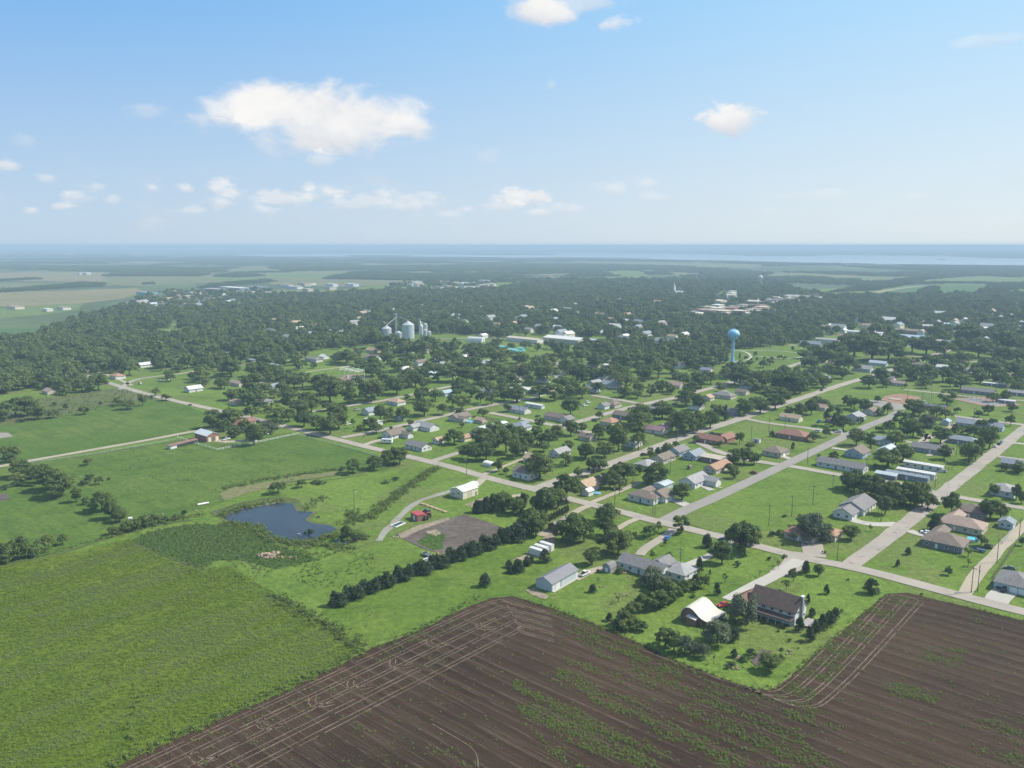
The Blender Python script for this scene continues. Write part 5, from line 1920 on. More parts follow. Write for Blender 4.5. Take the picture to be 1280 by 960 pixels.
def car_meshes(kind, col):
    k = (kind, col)
    if k in _veh:
        return _veh[k]
    if kind == 'car':
        lower = [(-2.25, .32), (-2.32, .6), (-2.2, .93), (-1.5, .98), (1.05, 1.0), (2.05, .88), (2.28, .62), (2.25, .32)]
        cab = [(-1.95, .96), (-1.35, 1.42), (.25, 1.45), (1.15, .98)]
        hw = .88
    elif kind == 'van':
        lower = [(-2.4, .35), (-2.45, .8), (-2.38, 1.15), (1.35, 1.15), (2.2, 1.0), (2.42, .7), (2.4, .35)]
        cab = [(-2.36, 1.13), (-2.15, 1.82), (.5, 1.86), (1.45, 1.13)]
        hw = .93
    else:
        lower = [(-2.75, .45), (-2.8, .8), (-2.78, 1.1), (-.75, 1.1), (1.3, 1.12), (2.45, 1.05), (2.68, .8), (2.68, .45)]
        cab = [(-.8, 1.1), (-.65, 1.78), (.65, 1.8), (1.35, 1.12)]
        hw = .95
    b = MB()
    n = len(lower)
    V = []
    for y, k_ in ((-hw, 0), (hw, 0)):
        V += [(x, y, z) for x, z in lower]
    inner = [(x * .98, z) for x, z in lower]
    b.prism(lower, -hw, hw)
    # cabin roof panel
    (x0, z0), (x1, z1), (x2, z2), (x3, z3) = cab
    b.add([(x1 - .05, -hw + .22, z1), (x2 + .05, -hw + .22, z2), (x2 + .05, hw - .22, z2), (x1 - .05, hw - .22, z1),
           (x1 - .05, -hw + .22, z1 + .05), (x2 + .05, -hw + .22, z2 + .05), (x2 + .05, hw - .22, z2 + .05), (x1 - .05, hw - .22, z1 + .05)],
          [(0, 3, 2, 1), (4, 5, 6, 7), (0, 1, 5, 4), (1, 2, 6, 5), (2, 3, 7, 6), (3, 0, 4, 7)])
    for s in (-1, 1):   # pillars
        b.tube((x0, s * (hw - .06), z0), (x1, s * (hw - .2), z1), .04, .04, 4).tube((x3, s * (hw - .06), z3), (x2, s * (hw - .2), z2), .04, .04, 4).tube(((x0 + x3) / 2 - .2, s * (hw - .05), z0), ((x1 + x2) / 2 - .1, s * (hw - .2), z1), .05, .05, 4)
    if kind == 'pickup':
        b.v = b.v
    body = b.mesh('body', paint(col))
    g = MB().add([(x0, -hw + .06, z0 - .01), (x3, -hw + .06, z3 - .01), (x3, hw - .06, z3 - .01), (x0, hw - .06, z0 - .01), (x1, -hw + .2, z1), (x2, -hw + .2, z2), (x2, hw - .2, z2), (x1, hw - .2, z1)],
                 [(0, 3, 2, 1), (4, 5, 6, 7), (0, 1, 5, 4), (1, 2, 6, 5), (2, 3, 7, 6), (3, 0, 4, 7)]).mesh('window', 'glass_dark')
    bed = MB().box(-2.65, -.95, -hw + .12, hw - .12, 1.08, 1.13).mesh('bed_liner', 'tyre') if kind == 'pickup' else None
    xf = lower[-2][0]
    hl = MB().box(xf - .12, xf + .03, -.13, .13, .62, .78).mesh('headlight', 'lamp_glass')
    xr = lower[1][0]
    tl = MB().box(xr - .03, xr + .08, -.1, .1, .68, .86).mesh('tail_light', 'lamp_red')
    _veh[k] = (body, g, bed, hl, tl, hw, 1.4 if kind != 'pickup' else 1.7)
    return _veh[k]


def vehicle(px, py, kind, col, head, label, z=0.0):
    body, g, bed, hl, tl, hw, wb = car_meshes(kind, col)
    x, y = at(px, py)
    rz = head if not isinstance(head, str) else ANG[head]
    nm = {'car': 'parked_car', 'van': 'parked_van', 'pickup': 'pickup_truck'}[kind]
    t = thing(nm, label, {'car': 'car', 'van': 'van', 'pickup': 'pickup truck'}[kind], x, y, rz, None, .12)
    link('body', body, t)
    link('window', g, t)
    if bed:
        link('bed_liner', bed, t)
    if ppm(py) > 1.6:
        for s in (-1, 1):
            link('headlight', hl, t).location = (0, s * (hw - .2), 0)
            link('tail_light', tl, t).location = (0, s * (hw - .14), 0)
    ty, rm = wheel_mesh()
    for sx in (-1, 1):
        for sy in (-1, 1):
            o = link('wheel', ty, t)
            o.location = (sx * wb, sy * (hw - .1), .33)
            if ppm(py) > 1.6:
                link('rim', rm, o)
    return t


WHT, BLK, SIL, RED, BLU, DRD, GRY, NVY = (.75, .75, .75), (.025, .025, .03), (.42, .44, .46), (.45, .03, .03), (.03, .18, .42), (.22, .02, .03), (.13, .14, .15), (.03, .05, .14)
v = vehicle
v(731, 719, 'pickup', WHT, ANG['U'], 'white pickup at the end of gray metal shed drive')
v(776, 704.5, 'pickup', WHT, ANG['U'] + .2, 'white truck beside rounded garden shed')
v(834, 674, 'car', BLU, ANG['U'] + .15, 'blue car on curved driveway near the crossing')
v(905, 676, 'car', NVY, ANG['V'], 'dark car at the driveway mouth by big tree')
v(903.5, 758, 'car', RED, ANG['V'] + 1.2, 'bright red car beside arched barn')
v(899.5, 772, 'car', WHT, ANG['V'], 'white car tucked under arched barn eave')
v(1157, 667, 'car', WHT, ANG['V'] + .1, 'white car nearest street at the brown hip house')
v(1163, 669.5, 'van', WHT, ANG['V'] + .1, 'white van closest to the brown hip house')
v(1250, 735, 'pickup', BLK, ANG['U'], 'black pickup in front of two-door garage')
v(1255, 739, 'car', BLK, ANG['U'], 'black car between pickup and blue car')
v(1258, 735, 'pickup', BLU, ANG['U'], 'blue pickup in front of two-door garage')
v(1262, 712, 'car', GRY, ANG['V'], 'gray car on lawn behind two-door garage')
v(1244, 559, 'car', WHT, ANG['U'], 'white car nearest on street verge at upper right')
v(1249, 556, 'car', BLK, ANG['U'], 'black car in middle of the verge row')
v(1252, 553, 'car', SIL, ANG['U'], 'silver car farthest along the verge row')
v(1178, 590, 'car', SIL, ANG['V'], 'silver car beside the white mobile homes')
v(942, 592, 'car', DRD, ANG['V'] - .2, 'dark red car parked beside dark street')
v(890, 543, 'car', NVY, ANG['V'], 'navy car left of three at the brick ranch')
v(897, 544, 'car', DRD, ANG['V'], 'dark red car middle of three at the brick ranch')
v(903, 545, 'pickup', BLK, ANG['V'], 'black pickup right of three at the brick ranch')
v(882, 570, 'car', GRY, ANG['U'], 'gray car beside blue house end')
v(804, 569, 'car', BLK, ANG['U'], 'black car parked along street before row houses')
v(833, 577, 'car', BLU, ANG['V'], 'bright blue car behind brown-roofed tan house')
v(806, 586, 'van', WHT, ANG['V'], 'white van beside pale blue house')
v(672, 521, 'car', BLK, ANG['U'], 'black car in drive of dark-roofed ranch')
v(743, 526.5, 'car', BLK, ANG['V'], 'black car by orange-tan roofed house')
v(776, 490, 'car', WHT, ANG['V'], 'white car on lawn right of upper junction')
v(769, 491, 'car', SIL, ANG['V'], 'silver car in lane near upper junction')
v(731, 508, 'van', WHT, ANG['U'], 'white van on lawn below tree belt')
v(735, 504, 'van', WHT, ANG['U'], 'white van behind the other lawn van')
v(848, 503, 'pickup', WHT, ANG['U'], 'white pickup by the second wood belt house')
v(843, 506, 'car', BLK, ANG['U'], 'black car by the second wood belt house')
v(563, 525, 'car', WHT, ANG['V'], 'white car in gravel drive near round pool')
v(566, 514, 'pickup', SIL, ANG['V'], 'silver pickup under trees at street bend')
v(528, 489, 'car', BLK, ANG['U'], 'black car in drive above center street')
v(550, 492, 'car', SIL, ANG['U'], 'silver car beside pale blue bend house')
v(435, 531, 'van', WHT, ANG['U'], 'white van on lawn beneath left trees')
v(446, 513, 'pickup', SIL, ANG['U'], 'silver pickup beside blue-gray gabled house')
v(333, 543, 'car', WHT, ANG['V'], 'white car behind fence near tall yard trees')
v(316, 551, 'car', BLU, ANG['V'], 'blue car under tall yard tree')
v(283, 550, 'pickup', WHT, ANG['U'], 'white pickup right of dark red barn')
v(318, 552, 'car', WHT, ANG['V'], 'white car under tall yard tree')
v(200, 477, 'van', WHT, ANG['V'], 'white van first in left road yard')
v(210, 475, 'van', WHT, ANG['V'], 'white van second in left road yard')
v(175, 480, 'van', WHT, ANG['V'], 'white van nearest left road bend')
v(1027, 488.5, 'car', BLK, ANG['U'], 'black car driving on the main road')
v(1150, 449, 'car', BLK, ANG['U'], 'black car far up the main road')
v(1156, 447, 'car', GRY, ANG['U'], 'gray car far up the main road')
v(1048, 541, 'van', WHT, ANG['V'], 'white van parked by the dark street corner')
v(1021, 540, 'van', WHT, ANG['V'], 'white van beside red-brown brick ranch')
v(1024, 528, 'pickup', BLU, ANG['U'], 'blue pickup near cream house trees')
v(1139, 523, 'pickup', BLK, ANG['V'], 'black pickup behind tree-lined houses')
v(1183, 452, 'van', WHT, ANG['V'], 'white van near upper right trees')
v(1154, 504, 'van', WHT, ANG['V'], 'white van behind the backstop')
v(1254, 457, 'car', WHT, ANG['V'], 'white car in upper right drive')
v(1011, 678, 'car', WHT, ANG['U'], 'white car under the pale round tree')
v(1187, 490.5, 'car', NVY, ANG['U'], 'navy car at ball park lane corner')

# camper beside the brown-roofed house, box truck by the shop
x, y = at(484, 554)
t = thing('camper', 'white camper with sloped nose beside brown-roofed house', 'camper', x, y, ANG['V'] + .5)
MB().prism([(-3.6, .6), (2.6, .6), (3.8, 1.7), (3.7, 2.9), (-3.6, 3.0)], -1.2, 1.2).part('body', paint(WHT), t)
MB().box(-2.6, -1.6, -1.23, 1.23, 1.7, 2.3).box(.3, 1.8, -1.23, 1.23, 1.7, 2.3).part('window', 'glass_dark', t)
for sx in (-1.2, -.4):
    for s in (-1, 1):
        link('wheel', wheel_mesh()[0], t).location = (sx, s * 1.1, .33)
x, y = at(591, 610)
t = thing('box_truck', 'white box truck parked behind white metal shop', 'truck', x, y, ANG['U'] + .12)
MB().box(-4.5, 2.2, -1.2, 1.2, .9, 3.4).part('cargo_box', paint(WHT), t)
MB().prism([(2.3, .6), (4.3, .6), (4.3, 1.5), (3.7, 2.5), (2.3, 2.6)], -1.1, 1.1).part('cab', paint(WHT), t)
MB().box(3.95, 4.2, -.95, .95, 1.6, 2.1).part('window', 'glass_dark', t)
for sx in (-3, 3.2):
    for s in (-1, 1):
        link('wheel', wheel_mesh()[0], t).location = (sx, s * 1.0, .33)

# red farm wagon box and tractor, equipment by the gravel track
x, y = at(523, 649)
t = thing('storage_container', 'red flat-topped storage shed on grass beside tractors', 'shed', x, y, ANG['V'] - .25)
MB().box(-3.3, 3.3, -2.3, 2.3, -.1, 3.0).part('wall', wmat('brickc'), t)
MB().box(-3.5, 3.5, -2.5, 2.5, 3.0, 3.18).part('roof', rmat('red', False), t)
MB().box(-.9, .9, 2.28, 2.36, 0, 2.3).part('door', 'white_trim', t)
LAND.append(('red flat-topped shed', 523, 643))


def tractor(px, py, col, rz, label):
    x, y = at(px, py)
    t = thing('tractor', label, 'tractor', x, y, rz, 'tractors by the red shed')
    MB().prism([(.1, .8), (2.3, .8), (2.4, 1.5), (.1, 1.75)], -.38, .38).box(-1.0, .2, -.55, .55, .7, 1.2).part('hood', paint(col), t)
    MB().box(-.9, .1, -.6, .6, 1.2, 2.3).part('cab_glass', 'glass_dark', t)
    MB().box(-1.0, .2, -.7, .7, 2.3, 2.42).part('cab_roof', paint(col), t)
    for s in (-1, 1):
        MB().tube((-.7, s * .65, .8), (-.7, s * 1.1, .8), .8, .8, 16).part('wheel', 'tyre', t)
        MB().tube((1.8, s * .5, .42), (1.8, s * .8, .42), .42, .42, 12).part('wheel', 'tyre', t)


tractor(532.5, 642, NVY, .4, 'large dark tractor right of red flat-topped shed')
tractor(536, 646, RED, 1.8, 'small red tractor right of the dark tractor')
tractor(531, 650, (.3, .09, .04), 2.4, 'rusty red tractor below the dark tractor')
x, y = at(497.5, 656)
t = thing('livestock_trough', 'pale rectangular frame with dark water on grass by gravel track', 'trough', x, y, ANG['U'] + .15)
MB().box(-3.6, 3.6, -1.7, -1.5, 0, .5).box(-3.6, 3.6, 1.5, 1.7, 0, .5).box(-3.6, -3.4, -1.7, 1.7, 0, .5).box(3.4, 3.6, -1.7, 1.7, 0, .5).part('frame', 'white_trim', t)
MB().box(-3.4, 3.4, -1.5, 1.5, .1, .3).part('water', 'pond_water', t)
# plank stacks in a row
for k in range(6):
    x, y = at(528.5 + k * 5.4, 630.5 + k * 1.9)
    t = thing('plank_stack', 'stack of pale planks, %s in row beside gravel track' % ['first from left', 'second from left', 'third from left', 'third from right', 'second from right', 'last at right'][k], 'plank stack', x, y, ANG['V'], 'plank stacks in a row')
    for j in range(4):
        MB().box(-1.25, 1.25, -.9 + j * .46, -.52 + j * .46, .15, .5 + .08 * (j % 2)).part('plank', 'wood_pale', t)
    MB().box(-1.2, -1.0, -.9, .9, .0, .15).box(1.0, 1.2, -.9, .9, 0, .15).part('bearer', 'bark', t)


def boat(px, py, rz, col, label):
    x, y = at(px, py)
    t = thing('boat', label, 'boat', x, y, rz)
    secs = [(-2.8, .95, .5), (-1, 1.05, .45), (1, .95, .5), (2.3, .5, .7), (3.0, .05, .95)]
    V = []
    for sx, hw, zk in secs:
        V += [(sx, -hw, 1.25), (sx, -hw * .75, zk), (sx, 0, zk - .15), (sx, hw * .75, zk), (sx, hw, 1.25)]
    F = [(5 * i + j, 5 * i + j + 1, 5 * i + j + 6, 5 * i + j + 5) for i in range(4) for j in range(4)] + [(4, 3, 2, 1, 0)]
    MB().add(V, F).part('hull', paint(col), t)
    MB().add([(-2.6, -.8, 1.0), (-2.6, .8, 1.0), (1.4, .75, 1.0), (1.4, -.75, 1.0)], [(0, 3, 2, 1)]).part('floor', 'steel_dark', t)
    MB().prism([(.6, 1.1), (1.5, 1.1), (.9, 1.75)], -.8, .8).part('windscreen', 'glass_dark', t)
    MB().box(-2.6, 2.6, -.08, .08, .25, .38).box(-1, -.8, -1, 1, .25, .38).part('trailer', 'galvanised', t)
    for s in (-1, 1):
        link('wheel', wheel_mesh()[0], t).location = (-.9, s * 1.1, .33)


boat(533, 695, ANG['V'] - .1, (.6, .62, .64), 'gray and white boat on trailer beside dirt lot corner')
boat(536, 701, ANG['U'], WHT, 'white boat with pink edge beside the gray boat')
boat(1223, 689, ANG['V'] + .1, BLU, 'blue boat on trailer behind brown hip house')

# pools, trampoline
def pool(px, py, r, label):
    x, y = at(px, py)
    t = thing('swimming_pool', label, 'pool', x, y)
    MB().lathe([(r, -.1), (r, 1.2), (r - .15, 1.25), (r - .2, 1.0)], 24).part('pool_wall', paint((.5, .6, .68)), t)
    MB().lathe([(r - .16, 1.05), (.01, 1.06)], 24).part('water', 'pool_water', t)


pool(587, 528, 3.0, 'round blue above-ground pool behind brown ranch')
pool(1216, 676, 2.4, 'round blue above-ground pool behind brown hip house')
pool(696, 471, 3.4, 'round pale blue pool below gray roof in trees')
pool(817, 588, 1.7, 'small blue wading pool by pale blue house')
x, y = at(746, 617)
t = thing('swimming_pool', 'low blue tarp-covered pool beside tiny white shed', 'pool', x, y)
MB().lathe([(2.2, 0), (2.2, .6), (2.0, .65)], 18).part('pool_wall', paint((.3, .5, .6)), t)
MB().lathe([(2.05, .6), (.01, .7)], 18).part('cover', paint((.12, .35, .5)), t)
x, y = at(1236, 684)
t = thing('trampoline', 'round black trampoline beside the alley end', 'trampoline', x, y)
MB().lathe([(2.2, .86), (2.2, .95), (1.9, .96)], 20).part('ring', 'steel_dark', t)
MB().lathe([(1.95, .94), (.01, .9)], 20).part('mat', 'tyre', t)
for k in range(4):
    MB().tube((2 * math.cos(k * 1.57), 2 * math.sin(k * 1.57), -.05), (2.05 * math.cos(k * 1.57), 2.05 * math.sin(k * 1.57), .9), .05, .05, 5).part('leg', 'steel_dark', t)

# picnic and yard tables, fire pits, small yard things
def rocks(px, py, n, r, s, mat, label, name='rubble_pile', cat='rubble pile'):
    x, y = at(px, py)
    b = MB()
    g = np.random.default_rng(int(px))
    for i in range(n):
        a, q = g.uniform(0, 6.28), r * math.sqrt(g.uniform(0, 1))
        cx, cy = q * math.cos(a) * 1.5, q * math.sin(a)
        rr = s * g.uniform(.4, 1.1)
        hh = max(0, 1 - q / r) * s * 1.2
        V = []
        for z, k in ((-.3, 1.0), (.35, .95), (.8, .45)):
            for j in range(6):
                th = j * 1.047 + g.uniform(-.3, .3)
                V.append((cx + rr * k * math.cos(th) * g.uniform(.8, 1.2), cy + rr * k * math.sin(th), hh + rr * z))
        F = [(6 * l + j, 6 * l + (j + 1) % 6, 6 * l + 6 + (j + 1) % 6, 6 * l + 6 + j) for l in range(2) for j in range(6)] + [(12, 13, 14, 15, 16, 17)]
        b.add(V, F)
    o = b.part(name, mat)
    o.location = (x, y, 0)
    tag(o, label, cat)


simple('rock_pink', (.36, .27, .21), .95, var=.4, sc_=.7)
simple('rock_tan', (.35, .26, .17), .95, var=.35, sc_=.7)
rocks(333, 695, 46, 2.9, .75, 'rock_pink', 'large heap of pinkish rubble below the pond')
rocks(343, 692, 22, 1.8, .6, 'rock_pink', 'smaller heap of rubble right of the large one')
rocks(350, 697, 9, 1.4, .45, 'rock_tan', 'scattered tan rubble near the rubble heaps')
rocks(366, 698, 10, 1.7, .5, 'rock_tan', 'few orange-tan stones rightmost below the pond')
rocks(447, 668, 8, 1.5, .5, 'rock_tan', 'small group of pale stones by the tiny pond')
rocks(442, 676, 8, 1.6, .5, 'rock_tan', 'low tan stones at the tiny pond edge')
rocks(492, 672, 9, 1.5, .45, 'rock_pink', 'pale debris at left corner of dirt lot', 'debris_pile', 'debris')
rocks(501, 673, 5, 1.0, .4, 'rock_pink', 'few pale lumps just right of lot corner', 'debris_pile', 'debris')
rocks(550, 693, 12, 1.9, .45, 'rock_tan', 'yellowish debris at the dirt lot bottom corner', 'debris_pile', 'debris')
rocks(783, 714, 22, 2.6, .5, 'rock_pink', 'jumbled junk pile behind the long white ranch', 'junk_pile', 'junk')
rocks(793, 722, 20, 2.4, .3, 'rock_tan', 'tan junk on dirt patch behind the ranch', 'junk_pile', 'junk')
rocks(753, 734, 8, 1.0, .35, 'rock_pink', 'small ring of stones on shed lawn', 'fire_pit', 'fire pit')
rocks(793, 732, 5, .8, .35, 'rock_pink', 'few pink stones under the pale tree', 'stones', 'stones')
rocks(782, 744, 6, 1.0, .35, 'rock_pink', 'pale stones near the bare gray tree', 'stones', 'stones')
rocks(762, 777, 10, 1.5, .35, 'rock_tan', 'logs and stones at plowed field edge', 'log_pile', 'logs')
rocks(984, 815, 16, 2.0, .3, 'rock_pink', 'pinkish stone bed right of garden plot', 'stone_bed', 'stone bed')
rocks(924, 823, 14, 1.4, .5, 'rock_pink', 'pile of odds and ends left of garden', 'junk_pile', 'junk')
rocks(920, 834, 12, 1.8, .35, 'rock_tan', 'brown brush heap at lower yard edge', 'brush_heap', 'brush heap')
rocks(245, 639, 6, 1.0, .4, 'rock_pink', 'pinkish stones left of the pond', 'stones', 'stones')
rocks(201, 643, 5, .9, .4, 'rock_tan', 'pale stones along pasture fence line', 'stones', 'stones')
rocks(1108, 711, 9, 1.4, .3, 'rock_tan', 'pale pile of boards on lawn by cross street', 'board_pile', 'boards')
rocks(1210, 678, 16, 2.2, .4, 'rock_tan', 'yard clutter behind gray-brown hip house', 'junk_pile', 'junk')
rocks(1088, 570, 10, 1.6, .4, 'rock_tan', 'yard clutter beside blue gabled house', 'junk_pile', 'junk')
rocks(1262, 517, 14, 3.5, .6, 'rock_pink', 'cluttered pile on grass at far right', 'junk_pile', 'junk')
rocks(359, 595, 4, 1.2, .8, 'brick', 'low reddish block on dry bank', 'debris_pile', 'debris')

# white tanks and cylinders
for px, py, L, r, rz, lb in ((254, 631, 5.5, .5, ANG['U'] - .2, 'long pale metal cylinder lying on grass left of pond'), (163, 650, 1.6, .7, 0.3, 'white upright tank beside pasture trees'), (153, 641, 2.4, .5, 1.2, 'pinkish white pipe leaning among pasture trees')):
    x, y = at(px, py)
    t = thing('tank', lb, 'tank', x, y, rz)
    MB().tube((-L / 2, 0, r + .1), (L / 2, 0, r + .1), r, r, 14).part('shell', paint(WHT), t)
    for s in (-1, 1):
        MB().box(s * L * .3 - .15, s * L * .3 + .15, -r * .8, r * .8, -.05, .35).part('saddle', 'concrete', t)
x, y = at(656.5, 572)
t = thing('white_tank', 'tall white tank beside cream house', 'tank', x, y)
MB().lathe([(1.0, -.1), (1.0, 3.2), (.8, 3.6), (.01, 3.8)], 14).part('shell', paint(WHT), t)
MB().lathe([(.35, 3.7), (.35, 3.95), (.01, 4.0)], 10).part('lid', 'steel_dark', t)
x, y = at(946, 553)
t = thing('storage_unit', 'small white storage box alone on school lawn', 'storage box', x, y, ANG['V'])
MB().box(-2.2, 2.2, -1.3, 1.3, -.1, 2.4).part('wall', wmat('white'), t)
MB().box(-2.3, 2.3, -1.4, 1.4, 2.4, 2.5).part('roof', rmat('gray', False), t)
door(t, 'b', 0, 1.2, 2.0, 4.4, 2.6, 'door', 'steel_dark')
x, y = at(862, 586)
t = thing('playhouse', 'tiny brown playhouse on lawn behind row houses', 'playhouse', x, y, ANG['U'])
MB().box(-1.2, 1.2, -1.0, 1.0, -.1, 1.6).part('wall', wmat('brown'), t)
b = MB()
gable_roof(b, 2.4, 2.0, 1.6, .7, .25, .1)
b.part('roof', rmat('brown'), t)
x, y = at(373.5, 672)
t = thing('nesting_box', 'small dark box on post standing in pond', 'nest box', x, y)
MB().tube((0, 0, -.5), (0, 0, 1.2), .08, .08, 6).part('post', 'pole_wood', t)
MB().box(-.6, .6, -.5, .5, 1.1, 1.9).part('box', 'rim', t)

# ------------------------------------------------------------------ fences
def fence(P, hgt, label, mat='white_trim', step=4.0, rails=3, name='rail_fence'):
    Q = resample([np.array(at(a, b)) for a, b in P], step)
    x0, y0 = Q[0]
    t = thing(name, label, 'fence', x0, y0)
    pm = MB().box(-.08, .08, -.08, .08, -.1, hgt + .1).mesh('post', mat)
    st = max(1, len(Q) // 40)
    for q in Q[::st]:
        link('post', pm, t).location = (q[0] - x0, q[1] - y0, 0)
    b = MB()
    for i in range(len(Q) - 1):
        for k in range(rails):
            z = hgt * (k + 1) / rails - .05
            b.tube((Q[i][0] - x0, Q[i][1] - y0, z), (Q[i + 1][0] - x0, Q[i + 1][1] - y0, z), .055, .055, 4)
    b.part('rail', mat, t)


fence([(222, 547), (248, 556), (272, 563), (300, 557), (320, 554), (374, 542.5)], 1.3, 'white rail fence around pasture corner by red barn')
fence([(40, 579), (120, 568), (225, 549)], 1.1, 'pale wire fence along the gravel road', 'galvanised', 5, 2, 'wire_fence')
fence([(375, 545), (420, 556), (475, 572)], 1.1, 'pale wire fence along cross street pasture edge', 'galvanised', 5, 2, 'wire_fence')
fence([(1134, 574), (1150, 580), (1190, 588)], 1.8, 'dark plank fence in front of long gray-roofed house', 'pole_wood', 2, 5, 'plank_fence')
fence([(600, 531), (618, 527), (602, 522), (625, 526)], 1.6, 'dark plank fence around the pool garden', 'pole_wood', 2, 5, 'plank_fence')
fence([(1192, 495), (1250, 505)], 3.0, 'tall dark chain fence behind tennis court', 'steel_dark', 4, 6, 'chain_fence')
fence([(1240, 724), (1252, 708), (1269, 682)], 1.4, 'dark wire fence along right side of alley', 'pole_wood', 3, 3, 'wire_fence')
fence([(1253, 680), (1268, 661)], 1.4, 'gray wire fence left of the alley', 'galvanised', 3, 3, 'wire_fence')

# ------------------------------------------------------------------ utility poles
pole_m = MB().tube((0, 0, -.3), (0, 0, 10.5), .17, .11, 8).mesh('pole', 'pole_wood')
arm_m = MB().box(-1.25, 1.25, -.07, .07, 9.6, 9.78).mesh('crossarm', 'pole_wood')
ins_m = MB().tube((0, 0, 9.78), (0, 0, 10.02), .06, .04, 6).mesh('insulator', 'steel_dark')
tr_m = MB().tube((.35, 0, 7.6), (.35, 0, 8.7), .26, .26, 10).mesh('transformer', 'galvanised')
lm_m = MB().tube((0, 0, 8.6), (1.6, 0, 9.1), .05, .05, 6).box(1.3, 2.0, -.15, .15, 9.0, 9.15).mesh('lamp_arm', 'galvanised')
POLES = [(768.5, 631, 'V', 't'), (818.5, 645, 'U', 't'), (816, 643, 'U', ''), (850, 715, 'V', 't'), (774, 620, 'U', ''), (791, 607, 'U', ''), (939, 552, 'U', ''), (961, 657, 'V', ''), (989.5, 645.5, 'V', ''), (1016, 631, 'V', ''), (1040.5, 617, 'V', 't'),
         (1168.5, 610, 'V', ''), (1009, 581, 'U', ''), (1082, 595, 'V', ''), (1046.5, 700, 'V', ''), (961, 541, 'V', ''), (981, 537, 'V', ''), (1214, 741, 'V', ''), (1222, 739, 'U', 't'), (1246, 703, 'U', ''), (1273.5, 675, 'U', ''),
         (583, 594, 'V', 'l'), (443, 637, 'U', 'l'), (1134, 501, 'U', 'l'), (1153, 501, 'U', 'l'), (1164, 499, 'U', 'l'), (649, 524, 'V', ''), (846, 552, 'V', 't'), (758, 583, 'U', ''), (838, 592, 'U', ''), (1160, 520, 'U', ''), (1217, 527, 'V', ''), (877, 530, 'U', ''), (1101, 652, 'U', ''), (1195, 571, 'U', '')]
POLE_OBJS = []
for px, py, ax, ex in POLES:
    x, y = at(px, py)
    t = thing('utility_pole', '', 'utility pole', x, y, ANG[ax], 'utility poles along the streets')
    link('pole', pole_m, t)
    if ex == 'l':
        link('lamp_arm', lm_m, t)
    else:
        link('crossarm', arm_m, t)
        for s in (-1.1, -.4, 1.1):
            link('insulator', ins_m, t).location = (s, 0, 0)
    if ex == 't':
        link('transformer', tr_m, t)
    POLE_OBJS.append((t, px, py, {'l': 'light pole', 't': 'utility pole with transformer', '': 'wooden utility pole'}[ex]))
# ------------------------------------------------------------------ trees seen one by one: crown x, base y, crown width, crown height, kind
TREES = []   # px, py, w px, h px, kind


def T_(ox, oy, s, txt):
    for tok in txt.split():
        a = tok.split(',')
        k = 'd'
        if a[-1].isalpha():
            k = a[-1]
            a = a[:-1]
        x, y, w_, h_ = map(float, a)
        TREES.append((ox + x / s, oy + y / s, w_ / s, h_ / s, k))


T_(640, 480, 4, """
140,480,140,90 85,425,40,50 365,372,80,70 400,465,60,90 330,470,45,50 440,435,55,55 560,490,110,95 490,525,85,85 540,528,60,55 640,455,40,50 720,510,125,90 690,520,70,70 850,585,95,75 690,355,32,38 730,345,32,32,c 775,335,45,40 818,318,38,32
920,295,35,40 1138,300,42,68 1040,320,35,38 1110,410,70,80 1160,405,80,85 1210,405,60,60 1115,475,52,56 1080,440,35,42 1190,330,45,30,g 1100,445,45,45
640,205,100,100,g 860,262,120,115 925,242,90,105 990,225,80,80 1020,182,65,75 1065,180,42,80,c 820,240,90,100,g 870,112,90,75 930,132,60,72 1160,160,80,80 1240,150,85,70 1210,120,50,55
270,595,130,140 170,655,130,125 230,620,90,90 60,603,42,60 25,655,90,80 105,755,130,125 35,785,85,90,c 480,700,110,85 465,765,85,90 500,785,80,70 480,840,95,100 530,865,140,120 570,820,70,80
300,800,150,130 250,790,90,90 360,790,90,110 320,735,90,80 400,910,80,80 730,750,48,72,s 690,772,70,66,g 613,772,24,32 766,810,18,26 705,880,42,55,s 785,887,42,52,s 845,752,88,85 975,815,52,70,c
1050,905,90,105 1160,850,140,150 1090,800,60,70 1200,810,80,90 165,888,62,66,c 75,908,44,50,c 98,890,28,34,c 35,943,62,66,c 935,950,50,85,c 440,700,50,60 1005,870,45,50""")
